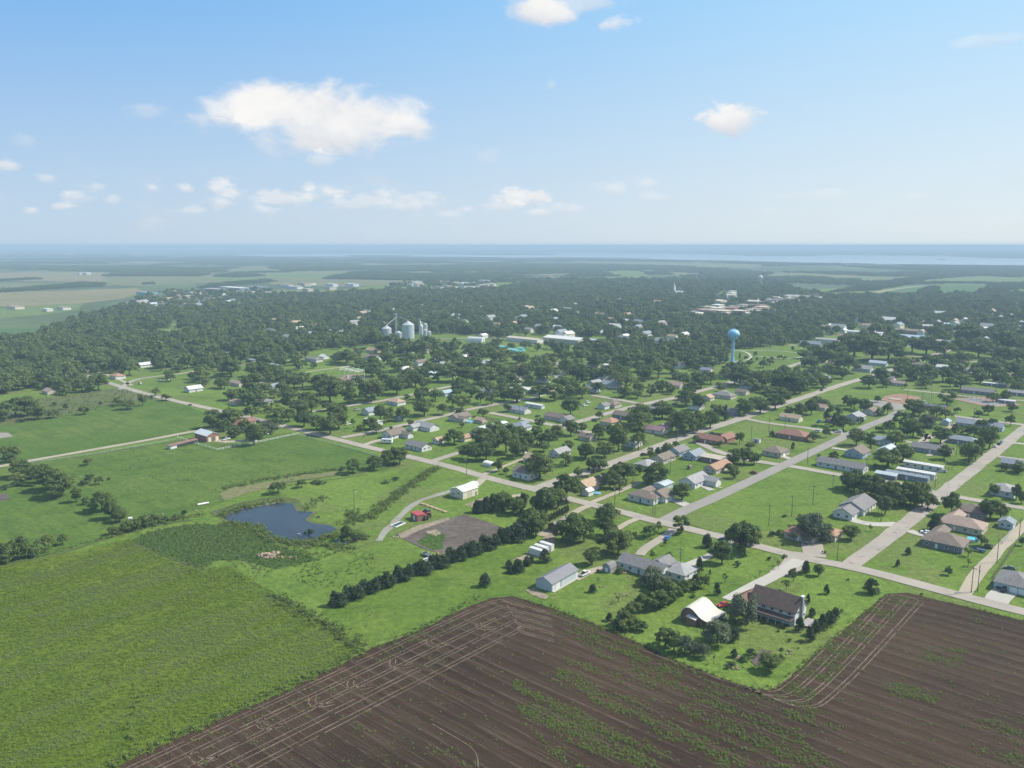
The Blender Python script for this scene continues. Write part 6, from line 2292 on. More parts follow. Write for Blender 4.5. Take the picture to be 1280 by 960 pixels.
# small conifer row by the dirt lane
for k in range(9):
    TREES.append((683 + k * 3.3, 653.5 - k * 1.7, 5.2, 9.5, 'c'))
T_(960, 480, 4, """
35,130,85,60 15,95,90,80 75,100,80,60 105,160,42,45 158,170,60,68 215,155,58,70 240,115,60,34 280,120,50,30 325,212,80,90 375,235,68,70 460,200,34,34 430,130,60,60,g 395,110,50,50 480,140,60,60
440,312,90,88,g 515,327,42,72 600,422,112,88,g 675,388,84,78 255,375,18,28 330,388,52,48,g 125,325,20,35,c 20,262,32,30,c 225,290,54,50 290,268,36,70 1190,435,36,36 1250,450,60,50 1130,562,46,60 1240,580,50,88 1268,600,45,60
915,665,82,122 835,732,68,88,c 1110,685,95,105 1160,680,70,80,g 1075,660,60,60 430,525,78,95 480,560,80,85 530,570,80,80 580,585,75,75 630,605,80,85 680,620,90,90 730,615,95,115,g 780,575,60,80,g 585,655,76,84 620,625,50,52 450,570,50,40 700,575,70,70
215,795,130,150,w 270,790,90,120,w 175,720,70,60 130,800,50,70,s 415,785,80,70 378,738,22,26,c 514,735,22,36,s 60,752,44,34,b 20,760,40,30,b 700,852,32,38,c 648,912,26,36,c 900,958,36,38 1000,910,35,42,s 1000,862,50,48,s 1065,815,50,60 1100,820,30,28,b 82,665,26,14,b
188,948,40,66,c 250,960,52,60,s 122,958,46,38,c 1270,810,30,60 1200,930,30,14,b 85,865,20,16,b 8,875,16,20,b 45,905,30,40,r 540,420,40,30,b 800,215,60,60 900,935,25,30,s 795,800,30,26,b""")
# yard of the big house and barn
T_(820, 660, 5.333, """
600,665,205,215,w 410,785,180,155,w 525,755,62,86,c 60,800,130,110 120,830,120,120 190,850,110,130,w 240,845,80,100,w 310,875,85,95,w 385,900,36,90,r 262,405,70,100,c 320,400,70,80 250,420,90,80 180,450,90,90 130,490,90,90 90,520,90,90 30,545,100,110 340,128,60,78,c
440,245,115,140 590,190,180,180 545,245,40,30,b 1000,292,46,72,c 915,352,62,88,s 868,412,50,70,s 1082,325,66,76 1136,438,42,66,c 1012,505,30,66,c 1040,588,52,60,c 1025,748,70,95,c 1065,710,75,100,c 1110,672,80,100,c 1155,645,85,95,c 1195,615,70,85,c 1238,560,26,26,b
955,685,72,92,c 730,635,32,46,c 405,442,50,80,c 460,365,42,76,s 690,320,36,58,r 815,275,30,70,r 755,212,26,28,b 860,200,26,24,b 750,965,130,95 520,858,48,56,c 800,900,70,60,b 830,880,50,50,b 640,850,70,50,b 590,885,60,45,b 975,770,20,26,b 950,805,14,14,b 835,665,34,34,b 815,690,22,16,b 890,755,26,22,b
245,460,36,30,b 360,305,18,30,c 545,260,22,30,c 495,925,70,36,b 840,815,26,24,b 1120,170,26,24,b 1280,350,20,22,b""")
T_(640, 640, 6.4, """
1090,600,130,110,w 1140,560,140,120,w 1190,640,150,140,w 1240,680,120,120 1190,745,120,100 1110,790,130,130 1040,800,110,120 980,840,110,110 930,880,100,110 890,915,110,110 840,940,90,90,c 900,960,100,70 970,950,110,80 1040,960,90,70 780,868,62,64,c
640,430,70,70,s 645,640,66,64,c 850,722,74,86,r 685,570,36,60,r 860,485,70,60,b 690,485,30,40,b 1130,640,90,90""")
# left of the middle
T_(320, 480, 4, """
230,520,46,46 112,552,76,62 485,452,80,68 592,432,80,72 655,412,70,76 720,405,76,88 690,400,60,76 432,432,30,30,b 265,760,44,44,b 455,790,60,78 495,785,50,44,b 525,775,40,30,b 435,775,40,26,b 1108,642,58,66,c 1148,640,56,74,c 1185,625,60,80,c 1235,640,80,90 1262,625,50,70,g
990,305,90,78 1150,385,90,90 1100,388,70,80 1060,380,60,70 1200,300,120,100 1250,350,120,120 1130,320,110,90 1180,345,100,90 1270,290,80,80 1030,372,40,50,g 1215,440,45,62,g 1250,452,30,34 330,500,40,20,b 300,495,46,26,b 700,480,40,16,b 650,495,40,16,b 310,670,18,14,b 490,705,16,10,b""")
T_(480, 560, 6.4, """
735,520,60,90,c 770,520,80,110,c 820,515,80,130,c 880,510,90,150 940,515,90,120 985,500,70,120 1045,545,110,110 1090,520,80,90 1118,462,58,100,c 1230,540,110,170 1260,500,80,150 1180,700,130,190,g 1150,640,110,150,g 1060,712,130,125,c 1215,720,110,150
1000,955,66,64,c 1065,962,84,78,c 1145,940,62,66,c 1180,925,44,60,c""")
# cedar windbreak along the parking lot
for k in range(34):
    t = k / 33
    if k in (11,):
        pass
    px = 419 + (655 - 419) * t
    py = 757 + (670 - 757) * t + 2.2 * math.sin(k * 2.1)
    TREES.append((px, py, 16.5 + 3 * math.sin(k * 1.7), 17.5 + 2.5 * math.sin(k * 2.9 + 1) + (3 if k > 28 else 0), 'c'))
for k in range(15):
    TREES.append((1060 + k * 7.1, 613 + k * 1.75 + 2 * math.sin(k * 2.3), 19 + 3 * math.sin(k * 1.9), 21 + 3 * math.sin(k * 2.7), 'd'))
TREES += [(606, 733, 17, 17, 'c'), (638, 716, 11, 10, 'c'), (648, 712, 11, 11, 'c'), (658, 706, 9, 9, 'c'), (1089, 741, 20, 19, 'c'), (1152, 744, 4, 4, 'b')]
T_(0, 480, 4, """
100,475,110,84 160,480,70,60 210,505,110,90 250,540,110,120 310,572,120,120 280,580,90,90 385,595,50,90 440,408,42,38 495,505,36,44 450,498,44,50 415,505,36,30,b 430,605,40,40 460,630,40,40 510,645,100,105 560,680,80,90 600,695,70,70 640,742,70,60,g 680,735,60,56 730,720,70,56 775,705,66,50,g
565,758,50,44 600,745,46,36,b 830,690,40,34,b 880,675,44,34,b 920,655,30,30,b 60,890,110,100 110,880,90,100 175,868,56,60 230,842,82,86,g 315,808,46,58,g 30,905,70,60 20,380,50,70,g 75,375,66,64 50,395,60,50,g 20,530,40,26,b 90,515,80,40,g
425,155,50,40 20,190,60,60 80,170,110,90 140,165,90,90 190,182,80,42 270,172,52,34 105,190,40,18,b 330,130,24,30 275,110,24,20 640,130,60,50 590,110,40,40 715,110,40,60 505,105,20,20,b 570,115,20,20,b 780,60,36,36 830,85,40,24 650,130,50,40 755,75,30,24,b
1065,225,84,84 1150,220,86,90 1120,240,70,60 1175,268,60,54 1225,245,66,66 1262,285,60,70 950,110,18,14,b 200,135,22,16,b 545,480,20,16,b 150,690,0.1,0.1,b""")
T_(280, 440, 6.4, """
80,690,110,90 240,755,140,170 300,700,110,110 360,655,120,110,w 430,620,90,90,w 410,560,160,120,g 225,545,120,80,g 60,590,150,100 150,640,80,80 280,480,150,80 190,430,120,60 520,560,110,100,g 640,600,120,120 600,520,140,90 540,470,170,120 700,490,130,140,g
740,630,120,110 850,665,180,110 920,620,130,150 880,540,110,110 830,475,80,70 850,410,200,140 800,350,140,90 1000,420,110,130 780,300,130,110 630,300,150,100 560,290,90,60 900,300,110,90 1060,270,90,60 1180,410,200,120 1230,330,120,80 1130,360,100,90 1180,200,130,70
240,335,170,110 140,370,90,70 60,390,100,50 400,370,80,70 460,320,80,80 330,145,120,110 240,200,110,80 300,225,150,80 420,235,130,90 60,205,150,150 520,200,70,60 570,85,100,80 980,105,140,110 1090,125,80,80 1200,125,80,90 480,65,60,60 640,35,50,40
1035,605,50,90,s 1095,635,60,50 1170,625,110,70 1220,655,100,90,g 130,100,140,100 380,55,150,60 1118,690,20,26,s 330,330,90,70 500,400,110,80 660,430,120,100 950,510,80,90""")
T_(460, 390, 6.4, """
100,865,100,110 170,885,110,110,g 280,875,110,110,g 55,705,130,120 150,625,140,100 230,665,150,120 380,600,120,110 400,725,70,100 440,612,60,50 310,705,50,30 540,715,110,80,g 450,835,150,115 600,825,80,90 680,765,90,95 750,785,130,95,g 740,835,70,65 785,815,40,35,b
340,915,50,52 185,942,34,34,b 755,925,38,40 915,842,72,66 1115,802,60,64 720,650,130,90 830,685,110,85 900,735,75,95 990,745,110,150,g 1090,712,90,82 1190,725,140,110 560,565,150,100 680,565,150,110 790,565,130,110 880,590,150,110 980,570,120,95 850,490,140,80 1140,610,130,100
1230,545,110,110 1080,540,120,80 200,300,130,90 160,425,120,100,g 240,485,90,90 340,425,110,80 320,355,110,80 430,365,150,110 570,440,150,120 680,425,110,110,g 870,415,150,120 790,355,90,90 840,312,60,50 895,308,50,50 990,277,45,38 955,277,30,28 695,247,35,40
1060,425,130,90,g 1100,395,120,80 1240,435,100,100 60,295,160,80 130,335,110,90 290,305,110,80 460,305,120,80 550,295,90,60 640,345,120,70 330,565,130,80 450,545,110,70 30,435,70,80 40,525,100,70 110,545,90,70 640,505,110,70 740,470,110,70 1010,480,110,80 950,640,100,90 280,590,100,80""")
T_(640, 440, 6.4, """
130,185,110,80 60,95,110,80 300,115,120,90 280,255,200,95 440,185,130,90 520,230,160,120 560,245,120,120 650,225,100,90 770,225,120,110 690,332,90,90 575,312,46,62,c 560,375,110,90 340,395,150,120 220,385,130,90 470,510,140,135 400,305,120,100 45,405,100,105 700,540,55,62 220,605,82,66
60,552,20,36 470,675,130,130 560,645,80,75,g 910,300,150,120,g 830,245,90,85 1060,235,130,90 1170,215,150,150,g 1270,175,100,110 1110,355,80,92 1180,325,80,90 1245,322,90,80 1000,375,80,60 930,355,66,60 450,803,90,92 690,705,110,130 590,865,150,110 740,850,140,130
850,805,170,210 800,700,110,110 1020,630,160,130 960,600,100,100 1010,785,130,145,g 1200,540,150,100 1270,540,80,90 1140,540,90,80 430,915,130,90,g 650,955,120,100 720,945,90,80 1165,822,50,62,c 1230,802,70,60 1105,852,50,62
40,855,110,140 120,785,130,130 200,745,130,130 290,755,140,130 360,705,110,110 60,690,110,90 90,830,100,120 250,800,90,80 1000,120,150,100 900,150,130,90 1120,120,130,90 660,130,130,80 560,80,110,80 200,120,100,80 430,90,120,80""")
T_(1080, 440, 6.4, """
40,295,120,60 130,245,90,105 180,285,80,44 290,200,100,90 250,230,80,70 380,235,110,100 490,225,130,110 490,293,80,60 630,245,130,120 640,130,80,60 740,185,110,50 790,185,60,50 770,310,130,110 740,240,90,80 900,230,120,80 1000,205,160,90 930,255,100,80 1140,285,90,84 1210,220,140,90
1130,405,70,92 1030,405,90,66 990,505,80,76 915,522,56,52 745,492,50,50 660,432,130,80,g 390,505,140,90 440,515,80,50 580,525,110,70 650,545,90,80 500,605,130,105,w 610,735,140,135 390,685,150,140 290,615,110,120 200,645,95,95 120,645,60,54 340,680,110,100 450,690,70,70
110,405,50,52 30,485,60,70 130,515,60,60 185,505,66,104 330,292,30,40 50,765,90,110 250,755,135,120,g 310,870,1,1 180,935,185,130,g 310,875,150,115 640,865,110,110 750,672,100,90 830,662,80,72 880,680,110,90 1000,785,150,190 920,800,90,110 840,900,170,175,g 890,870,100,120 815,595,32,50,s
1170,595,60,84 1140,555,30,36 1120,955,60,62 1250,960,80,84 780,112,60,50 560,125,100,80 600,85,80,60 1100,130,80,60 950,160,90,60 1180,150,90,60 1180,480,70,50 950,620,90,80 1030,620,60,90""")
T_(840, 340, 6.4, """
90,905,110,92 270,855,50,64 330,865,60,50 230,935,130,75 540,920,180,120 500,900,110,100 610,880,90,90 550,785,70,72 375,925,50,42 590,708,26,38 543,692,20,48,c 635,718,20,42 665,672,30,34 680,712,20,26 740,702,20,26 795,718,36,38 860,702,36,38 905,702,30,28 730,768,60,66
780,745,60,50 620,758,60,42 700,842,60,42 780,822,42,38 890,772,30,26 900,850,110,84 995,835,54,70 1070,805,32,34,c 1070,735,30,50,c 1130,675,70,42 1050,695,80,40 1055,632,60,84 965,628,25,32 720,940,170,140 830,925,150,110 960,955,180,120 1080,945,150,105 1150,850,110,92 1250,835,110,92
1160,905,100,84 1230,700,100,70 640,960,120,90 880,960,110,90 1010,900,110,90 1210,930,110,90 160,960,100,60 30,880,80,70 400,960,60,40 470,800,90,60 300,780,120,70 200,760,110,80""")
T_(960, 300, 4, """
80,705,80,64 110,775,120,92 45,770,90,90 160,770,90,80 210,705,70,60 400,668,80,84 370,695,60,52 560,715,70,72 140,680,34,42 190,612,24,32,c 330,595,100,60 430,585,120,82 520,612,150,92 600,605,130,92 665,605,50,52 720,565,90,72 790,575,100,62 230,575,60,34 480,555,110,70 560,540,130,70 640,555,100,70
400,560,100,60 300,580,60,50 640,640,60,40 680,640,60,40 880,585,90,60 960,575,90,60 1050,590,110,60 990,540,130,60 1180,620,90,70 1240,620,80,70 1190,560,110,60 1255,560,90,60""")


def groups_near(px, py):
    return


# turn rows into world placements
WT = []
for (px, py, w_, h_, k) in TREES:
    if w_ < 1:
        continue
    s = ppm(py)
    x, y = at(px, py)
    wm = w_ / s
    dep = math.atan2(CAMZ, y)
    hm = (h_ - w_ * math.sin(dep) * .25) / s / math.cos(dep)
    lo_, hi_ = {'c': (.85, 2.6), 's': (.8, 1.7), 'r': (.9, 2.4), 'b': (.45, 1.1), 'w': (.82, 1.2)}.get(k, (.86, 1.5))
    hm = min(max(hm * 1.06, lo_ * wm), hi_ * wm)
    wm *= {'c': 1.25, 's': 1.2, 'r': 1.3, 'b': 1.1}.get(k, 1.2)
    if py < 540 and k in 'dgw':
        wm *= 1.1
        hm *= 1.06
    # the crown's near edge reaches below its trunk in the picture: move the foot back by a share of the radius
    if k in 'dgw':
        y += wm * .22
        x += wm * .22 * x / y
    WT.append((x, y, wm, hm, k, px, py))
KIND = {'d': ('broadleaf_tree', 'tree'), 'g': ('broadleaf_tree', 'tree'), 'w': ('willow_tree', 'tree'), 'c': ('cedar_tree', 'cedar tree'), 's': ('young_tree', 'young tree'), 'r': ('bare_tree', 'bare tree'), 'b': ('shrub', 'shrub')}
order = sorted(range(len(WT)), key=lambda i: -(WT[i][3] * ppm(WT[i][6])))
solo, mass = [], []
nb = 0
for i in order:
    if WT[i][4] in 'dgw':
        nb += 1
        (solo if nb <= 292 else mass).append(i)
    else:
        solo.append(i)
TREE_OBJS = []
for i in solo:
    x, y, wm, hm, k, px, py = WT[i]
    lst = TEMPL[k]
    cm, tm = lst[i % len(lst)]
    t = thing(KIND[k][0], '', KIND[k][1], x, y, (i * 2.399) % 6.283)
    t.scale = (wm * random.uniform(.92, 1.08), wm * random.uniform(.92, 1.08), hm)
    link('crown', cm, t)
    link('trunk', tm, t)
    TREE_OBJS.append((t, px, py, wm, hm, k))
LAND += [('pond', 350, 655), ('gravel dirt lot', 570, 668), ('curving gravel track', 500, 645), ('gravel road', 80, 568), ('garden plot', 952, 820), ('ball field', 1130, 498), ('tennis court', 1215, 503), ('park paths', 950, 445),
         ('dark street', 900, 620), ('street crossing', 827, 655), ('wide patched street', 1120, 665), ('crop field edge', 60, 690), ('pasture fence line', 180, 655), ('rough left pasture', 60, 500), ('long driveway', 960, 722), ('plowed field', 860, 835),
         ('big open lot', 960, 640), ('alley', 1240, 700), ('upper right lawns', 1250, 520), ('left road bend', 170, 485), ('dry grass bank', 340, 603), ('curved driveway', 815, 682), ('main road', 1040, 487)]

# ------------------------------------------------------------------ labels that say which one
def relation(px, py, lx, ly):
    dx, dy = px - lx, (py - ly) * 1.6
    if abs(dx) > abs(dy):
        return 'right of' if dx > 0 else 'left of'
    return 'in front of' if dy > 0 else 'behind'


ORD = ['', 'first', 'second', 'third', 'fourth', 'fifth', 'sixth', 'seventh', 'eighth', 'ninth', 'tenth', 'eleventh', 'twelfth']
NUM = ['', 'one', 'two', 'three', 'four', 'five', 'six', 'seven', 'eight', 'nine', 'ten', 'eleven', 'twelve']


def autolabel(items):
    """items: (object, phrase, px, py)"""
    buckets = {}
    LN = [l for l in LAND if len(l[0].split()) <= 7]
    for o, ph, px, py in items:
        best = min(LN, key=lambda l: math.hypot(px - l[1], (py - l[2]) * 1.6))
        key = (ph, relation(px, py, best[1], best[2]), best[0])
        buckets.setdefault(key, []).append((px, py, o))
    for (ph, rel, ln), L_ in buckets.items():
        n = len(L_)
        if n == 1:
            cands = ['%s %s %s' % (ph, rel, ln)]
            L_[0][2]['label'] = cands[0]
            continue
        xs = [q[0] for q in L_]
        ys = [q[1] for q in L_]
        if max(xs) - min(xs) >= (max(ys) - min(ys)):
            L_.sort(key=lambda q: q[0])
            first, last = 'leftmost', 'rightmost'
        else:
            L_.sort(key=lambda q: -q[1])
            first, last = 'nearest', 'farthest'
        for i, (px, py, o) in enumerate(L_):
            if i == 0:
                pos = first
            elif i == n - 1:
                pos = last
            elif n == 3:
                pos = 'middle'
            else:
                pos = ORD[min(i + 1, 12)] + (' from left' if first == 'leftmost' else ' nearest')
            o['label'] = '%s %s %s %s' % (pos, ph, rel, ln)


items = []
for t, px, py, wm, hm, k in TREE_OBJS:
    size = 'tall' if hm > 13 else 'mid-sized' if hm > 8 else 'small' if hm > 4 else 'tiny'
    ph = {'d': size + ' dark tree', 'g': size + ' light tree', 'w': 'pale gray-green tree', 'c': size + ' dark cedar', 's': 'thin young tree', 'r': 'bare grayish tree', 'b': 'low green shrub'}[k]
    if k == 'c' and 415 < px < 660 and abs(py - (757 + (670 - 757) * (px - 419) / 236)) < 6:
        t['label'] = 'dark cedar in the unbroken windbreak row below the gravel dirt lot'
        t['group'] = 'cedars of the windbreak row'
        continue
    if k == 'c' and 680 < px < 712 and 636 < py < 656 and wm < 3:
        t['label'] = 'little conifer in the even row along the dirt lane'
        t['group'] = 'small conifers in a row'
        continue
    items.append((t, ph, px, py))
autolabel(items)
autolabel([(t, ph, px, py) for t, px, py, ph in POLE_OBJS])

# ------------------------------------------------------------------ the far houses of the town
FARL = []
RN = {'lgray': 'light gray', 'bgray': 'blue-gray'}


def far_house(px, py, L, Wd, h, rc, wc, ax, roof, label, group, name='house', cat='house'):
    x, y = at(px, py)
    t = thing(name, label, cat, x, y, ANG[ax] + random.uniform(-.05, .05), group)
    rise = .3 * Wd if roof == 'g' else .1
    b = MB()
    wall_body(b, L, Wd, h, rise if roof == 'g' else 0, gable=roof == 'g')
    b.part('wall', wmat(wc), t)
    b = MB()
    if roof == 'g':
        gable_roof(b, L, Wd, h, rise)
    else:
        b.box(-L / 2 - .4, L / 2 + .4, -Wd / 2 - .4, Wd / 2 + .4, h + .01, h + .5)
    b.part('roof', rmat(rc), t)
    BUILT.append((x, y, L / 2 + 2, Wd / 2 + 2, t.rotation_euler.z))
    if group and ('under' in group or 'middle' in group or 'right-hand' in group or 'tiny' in group):
        FARL.append((t, 'far ' + RN.get(rc, rc) + '-roofed house', px, py))


def far_group(poly, n, L0, L1, h, roofs, walls, rt, label, group, cat='house', name='house'):
    xs = [p[0] for p in poly]
    ys = [p[1] for p in poly]
    c = 0
    g = np.random.default_rng(len(label) + n)
    got = []
    tries = 0
    while c < n and tries < 9000:
        tries += 1
        px, py = g.uniform(min(xs), max(xs)), g.uniform(min(ys), max(ys))
        if not inpoly(np.array([px]), np.array([py]), poly)[0]:
            continue
        x, y = at(px, py)
        if any(math.hypot(x - q[0], y - q[1]) < L0 * 1.25 for q in got):
            continue
        got.append((x, y))
        L = g.uniform(L0, L1)
        far_house(px, py, L, L * g.uniform(.5, .7), h * g.uniform(.85, 1.3), roofs[g.integers(len(roofs))], walls[g.integers(len(walls))], 'UV'[g.integers(2)], rt, label, group, name, cat)
        c += 1


far_group([(150, 383), (205, 367), (260, 364), (335, 364), (345, 371), (300, 382), (200, 388)], 80, 11, 17, 4, ['lgray', 'brown', 'bgray', 'gray', 'tan', 'lblue', 'gray'], ['white', 'white', 'beige', 'cream'], 'g', 'small pale house in the distant left suburb', 'houses of the distant left suburb')
far_group([(340, 366), (350, 355), (450, 356), (455, 366), (380, 370)], 9, 20, 36, 6, ['lgray', 'lgray', 'pink', 'beige'], ['white', 'beige'], 'f', 'flat pale building beyond the left wood', 'flat buildings beyond the left wood', 'building', 'building')
far_group([(495, 355), (540, 351), (622, 355), (612, 362), (520, 361)], 34, 14, 34, 6, ['white', 'lgray', 'tan', 'pink', 'silver', 'brown', 'gray'], ['white', 'beige', 'cream'], 'f', 'small pale building at the far town edge', 'buildings at the far town edge', 'building', 'building')
far_group([(862, 395), (888, 384), (960, 385), (965, 390), (940, 397), (890, 397)], 34, 14, 32, 7, ['white', 'cream', 'beige', 'gray', 'orange', 'lgray'], ['brickc', 'brickc', 'pink', 'rbrown', 'beige'], 'f', 'flat-roofed building in the downtown cluster', 'flat-roofed downtown buildings', 'building', 'building')
far_group([(885, 381), (900, 366), (918, 367), (922, 380)], 11, 14, 28, 7, ['white', 'cream', 'lgray'], ['beige', 'cream', 'white'], 'f', 'pale building block just behind downtown', 'pale blocks behind downtown', 'building', 'building')
far_group([(935, 377), (1022, 371), (1024, 376), (940, 381)], 22, 14, 28, 7, ['white', 'cream', 'orange', 'lgray', 'gray'], ['brickc', 'beige', 'white'], 'f', 'pale flat building right of downtown', 'flat buildings right of downtown', 'building', 'building')
far_group([(330, 405), (640, 368), (850, 372), (860, 440), (700, 425), (560, 405), (340, 432)], 85, 12, 20, 5, ['white', 'lgray', 'bgray', 'tan'], ['white', 'cream'], 'g', 'pale house glimpsed through the central tree cover', 'houses under the central trees')
far_group([(1000, 402), (1280, 388), (1280, 440), (1180, 440), (1040, 415)], 45, 12, 22, 5, ['white', 'lgray', 'bgray', 'tan'], ['white', 'cream'], 'g', 'pale house glimpsed in the right-hand wood', 'houses in the right-hand wood')
far_group([(480, 440), (640, 440), (900, 450), (880, 470), (640, 500), (480, 470)], 34, 10, 15, 3, ['white', 'lgray', 'bgray', 'brown', 'gray'], ['white', 'cream', 'beige'], 'g', 'small house among the middle trees', 'houses among the middle trees')
far_group([(690, 352), (700, 348), (690, 346), (640, 352)], 5, 16, 22, 5, ['white', 'tan'], ['white'], 'g', 'tiny pale house beside far pale field', 'tiny houses by far pale fields')
for px, py, L, Wd, h, rc, wc, lb in ((108, 343, 60, 20, 8, 'white', 'white', 'long bright white farm building in far tan field'), (100, 343, 30, 14, 7, 'white', 'white', 'short white farm building left of the long one'), (184, 368.5, 70, 26, 7, 'bgray', 'turq', 'blue-green roofed building above the left suburb'),
                             (268, 364, 90, 30, 7, 'lgray', 'bgray', 'left part of the long gray works'), (292, 362.5, 110, 34, 8, 'white', 'bgray', 'bright middle part of the long gray works'), (322, 361.5, 80, 30, 7, 'bgray', 'bgray', 'right part of the long gray works'),
                             (357, 359, 60, 20, 8, 'pink', 'white', 'low pinkish building right of the gray works'), (415, 358.5, 36, 20, 9, 'white', 'white', 'white building beside far green field'), (440, 358, 44, 22, 8, 'silver', 'silver', 'silver building beside far green field'),
                             (606, 353.5, 44, 20, 9, 'white', 'white', 'brightest white building at far town edge'), (88, 319, 60, 50, 24, 'white', 'white', 'tiny white building on the far left horizon'), (20, 386, 40, 18, 5, 'pink', 'cream', 'low pinkish building at far left field edge'),
                             (80, 387, 30, 16, 5, 'pink', 'white', 'pale building right of the low pinkish one'), (60, 389, 20, 12, 5, 'white', 'white', 'small white building between far left fields'),
                             (810, 340, 50, 20, 7, 'white', 'white', 'small white farm beside far bright field'), (838, 338, 40, 20, 7, 'tan', 'white', 'small tan farm beyond far bright field')):
    far_house(px, py, L, Wd, h, rc, wc, 'V', 'f', lb, None, 'building', 'building')

autolabel(FARL)
# ------------------------------------------------------------------ woods and town tree cover
WOOD = [(-80, 430), (0, 428), (30, 425), (70, 410), (130, 392), (200, 388), (300, 385), (345, 371), (480, 365), (620, 363), (660, 353), (740, 347), (850, 347), (960, 352), (1000, 365), (1050, 373), (1110, 371), (1200, 370), (1240, 365), (1320, 374), (1320, 450),
        (1200, 440), (1165, 436), (1120, 430), (1060, 416), (1000, 430), (925, 437), (912, 441), (905, 455), (880, 464), (840, 462), (790, 447), (700, 441), (660, 432), (610, 420), (560, 417), (480, 428), (420, 434), (400, 440), (330, 437), (330, 446), (280, 454), (262, 463), (230, 463),
        (215, 470), (180, 462), (150, 468), (160, 482), (130, 490), (70, 503), (60, 487), (20, 490), (0, 497), (-80, 500)]
TOWN = [(150, 470), (330, 430), (480, 425), (640, 430), (900, 450), (1320, 440), (1320, 520), (1100, 470), (960, 500), (800, 500), (640, 500), (450, 500), (300, 510), (200, 480)]
DT = [(850, 400), (880, 384), (905, 362), (925, 364), (925, 380), (1025, 370), (1030, 378), (965, 384), (968, 392), (940, 398), (880, 398)]
OPENP = [p for nm_, p in FIELDS if nm_ != 'downtown_pavement'] + [[(1120, 435), (1138, 418), (1170, 420), (1165, 434)], [(1070, 420), (1070, 410), (1140, 408), (1140, 414), (1110, 424)],
                                 [(370, 476), (350, 466), (430, 455), (450, 462), (455, 478), (400, 478)],
                                 [(545, 436), (545, 426), (625, 424), (625, 434)], [(470, 426), (478, 417), (545, 418), (550, 426)], [(640, 430), (640, 420), (760, 421), (760, 428)]]
g = np.random.default_rng(21)
sp = 9.6
X, Y = np.meshgrid(np.arange(-1700, 2500, sp), np.arange(600, 3100, sp))
X = X.ravel() + g.uniform(-.42, .42, X.size) * sp
Y = Y.ravel() + g.uniform(-.42, .42, Y.size) * sp
m = np.abs(X) < Y * .70 + 40
X, Y = X[m], Y[m]
PX, PY = proj_np(X, Y)
m = (PY > 346) & (PY < 520)
X, Y, PX, PY = X[m], Y[m], PX[m], PY[m]
pw = inpoly(PX, PY, WOOD)
pt = inpoly(PX, PY, TOWN) & ~pw
clump = np.array([mnoise.noise(Vector((a * .012, b * .012, 5.0))) for a, b in zip(X, Y)])
left = PX < 330
prob = np.where(pw, np.where(left, np.clip(.88 + clump * 1.0, .30, .98), np.clip(.72 + clump * 1.0, .30, .97)), np.where(pt, np.clip(.20 + clump * .6, .06, .60), 0))
sub_ = inpoly(PX, PY, [(140, 388), (200, 366), (330, 361), (347, 368), (330, 378), (250, 386), (200, 390)])
prob = np.where(sub_, .22, prob)
prob = np.where(inpoly(PX, PY, DT), .16, prob)
prob = np.where(inpoly(PX, PY, [(480, 362), (490, 354), (540, 350), (622, 353), (615, 361)]), .14, prob)
keep = g.uniform(0, 1, X.size) < prob
for p in OPENP:
    keep &= ~inpoly(PX, PY, p)
X, Y, PX, PY, pw = X[keep], Y[keep], PX[keep], PY[keep], pw[keep]
keep = ~near_road(X, Y, 3.5)
Tt = np.array([(q[0], q[1], q[2]) for q in WT])
for bx, by, hl, hw_, rz in BUILT:
    # clear the house itself and the line of sight to it
    far_ = math.hypot(bx, by)
    if far_ < 560:
        continue
    ux, uy = bx / far_, by / far_
    d = (bx - X) * ux + (by - Y) * uy
    l = np.abs((X - bx) * uy - (Y - by) * ux)
    rad = max(hl, hw_)
    clear = 20 + far_ * .010 if rad > 12 or far_ < 1500 else 16
    keep &= ~((d > -rad - 1) & (d < rad + clear) & (l < rad + 1.0))
for a, b, r_ in Tt:
    if b > 500:
        keep &= np.hypot(X - a, Y - b) > (r_ * .5 + 2.5)
X, Y, pw = X[keep], Y[keep], pw[keep]
n = len(X)
wv = g.uniform(8.5, 13.5, n) * np.where(g.uniform(0, 1, n) < .25, 1.45, 1)
hv = wv * g.uniform(.72, 1.05, n) * np.where(pw, 1.0, .9)
P3 = np.stack([X, Y, np.zeros(n)], 1)
ex = [WT[i] for i in mass]
if ex:
    P3 = np.concatenate([P3, np.array([(q[0], q[1], 0) for q in ex])])
    wv = np.concatenate([wv, [q[2] for q in ex]])
    hv = np.concatenate([hv, [q[3] for q in ex]])
n = len(P3)
idx = g.choice(7, n, p=[.2, .2, .12, .12, .08, .14, .14])
scatter('woodland', P3, np.stack([wv, wv, hv], 1), idx, LIB_MID, cat='woodland', label='continuous dark green tree cover over the far town and woods')
print('woodland instances', n, 'solo trees', len(solo), 'mass', len(mass))

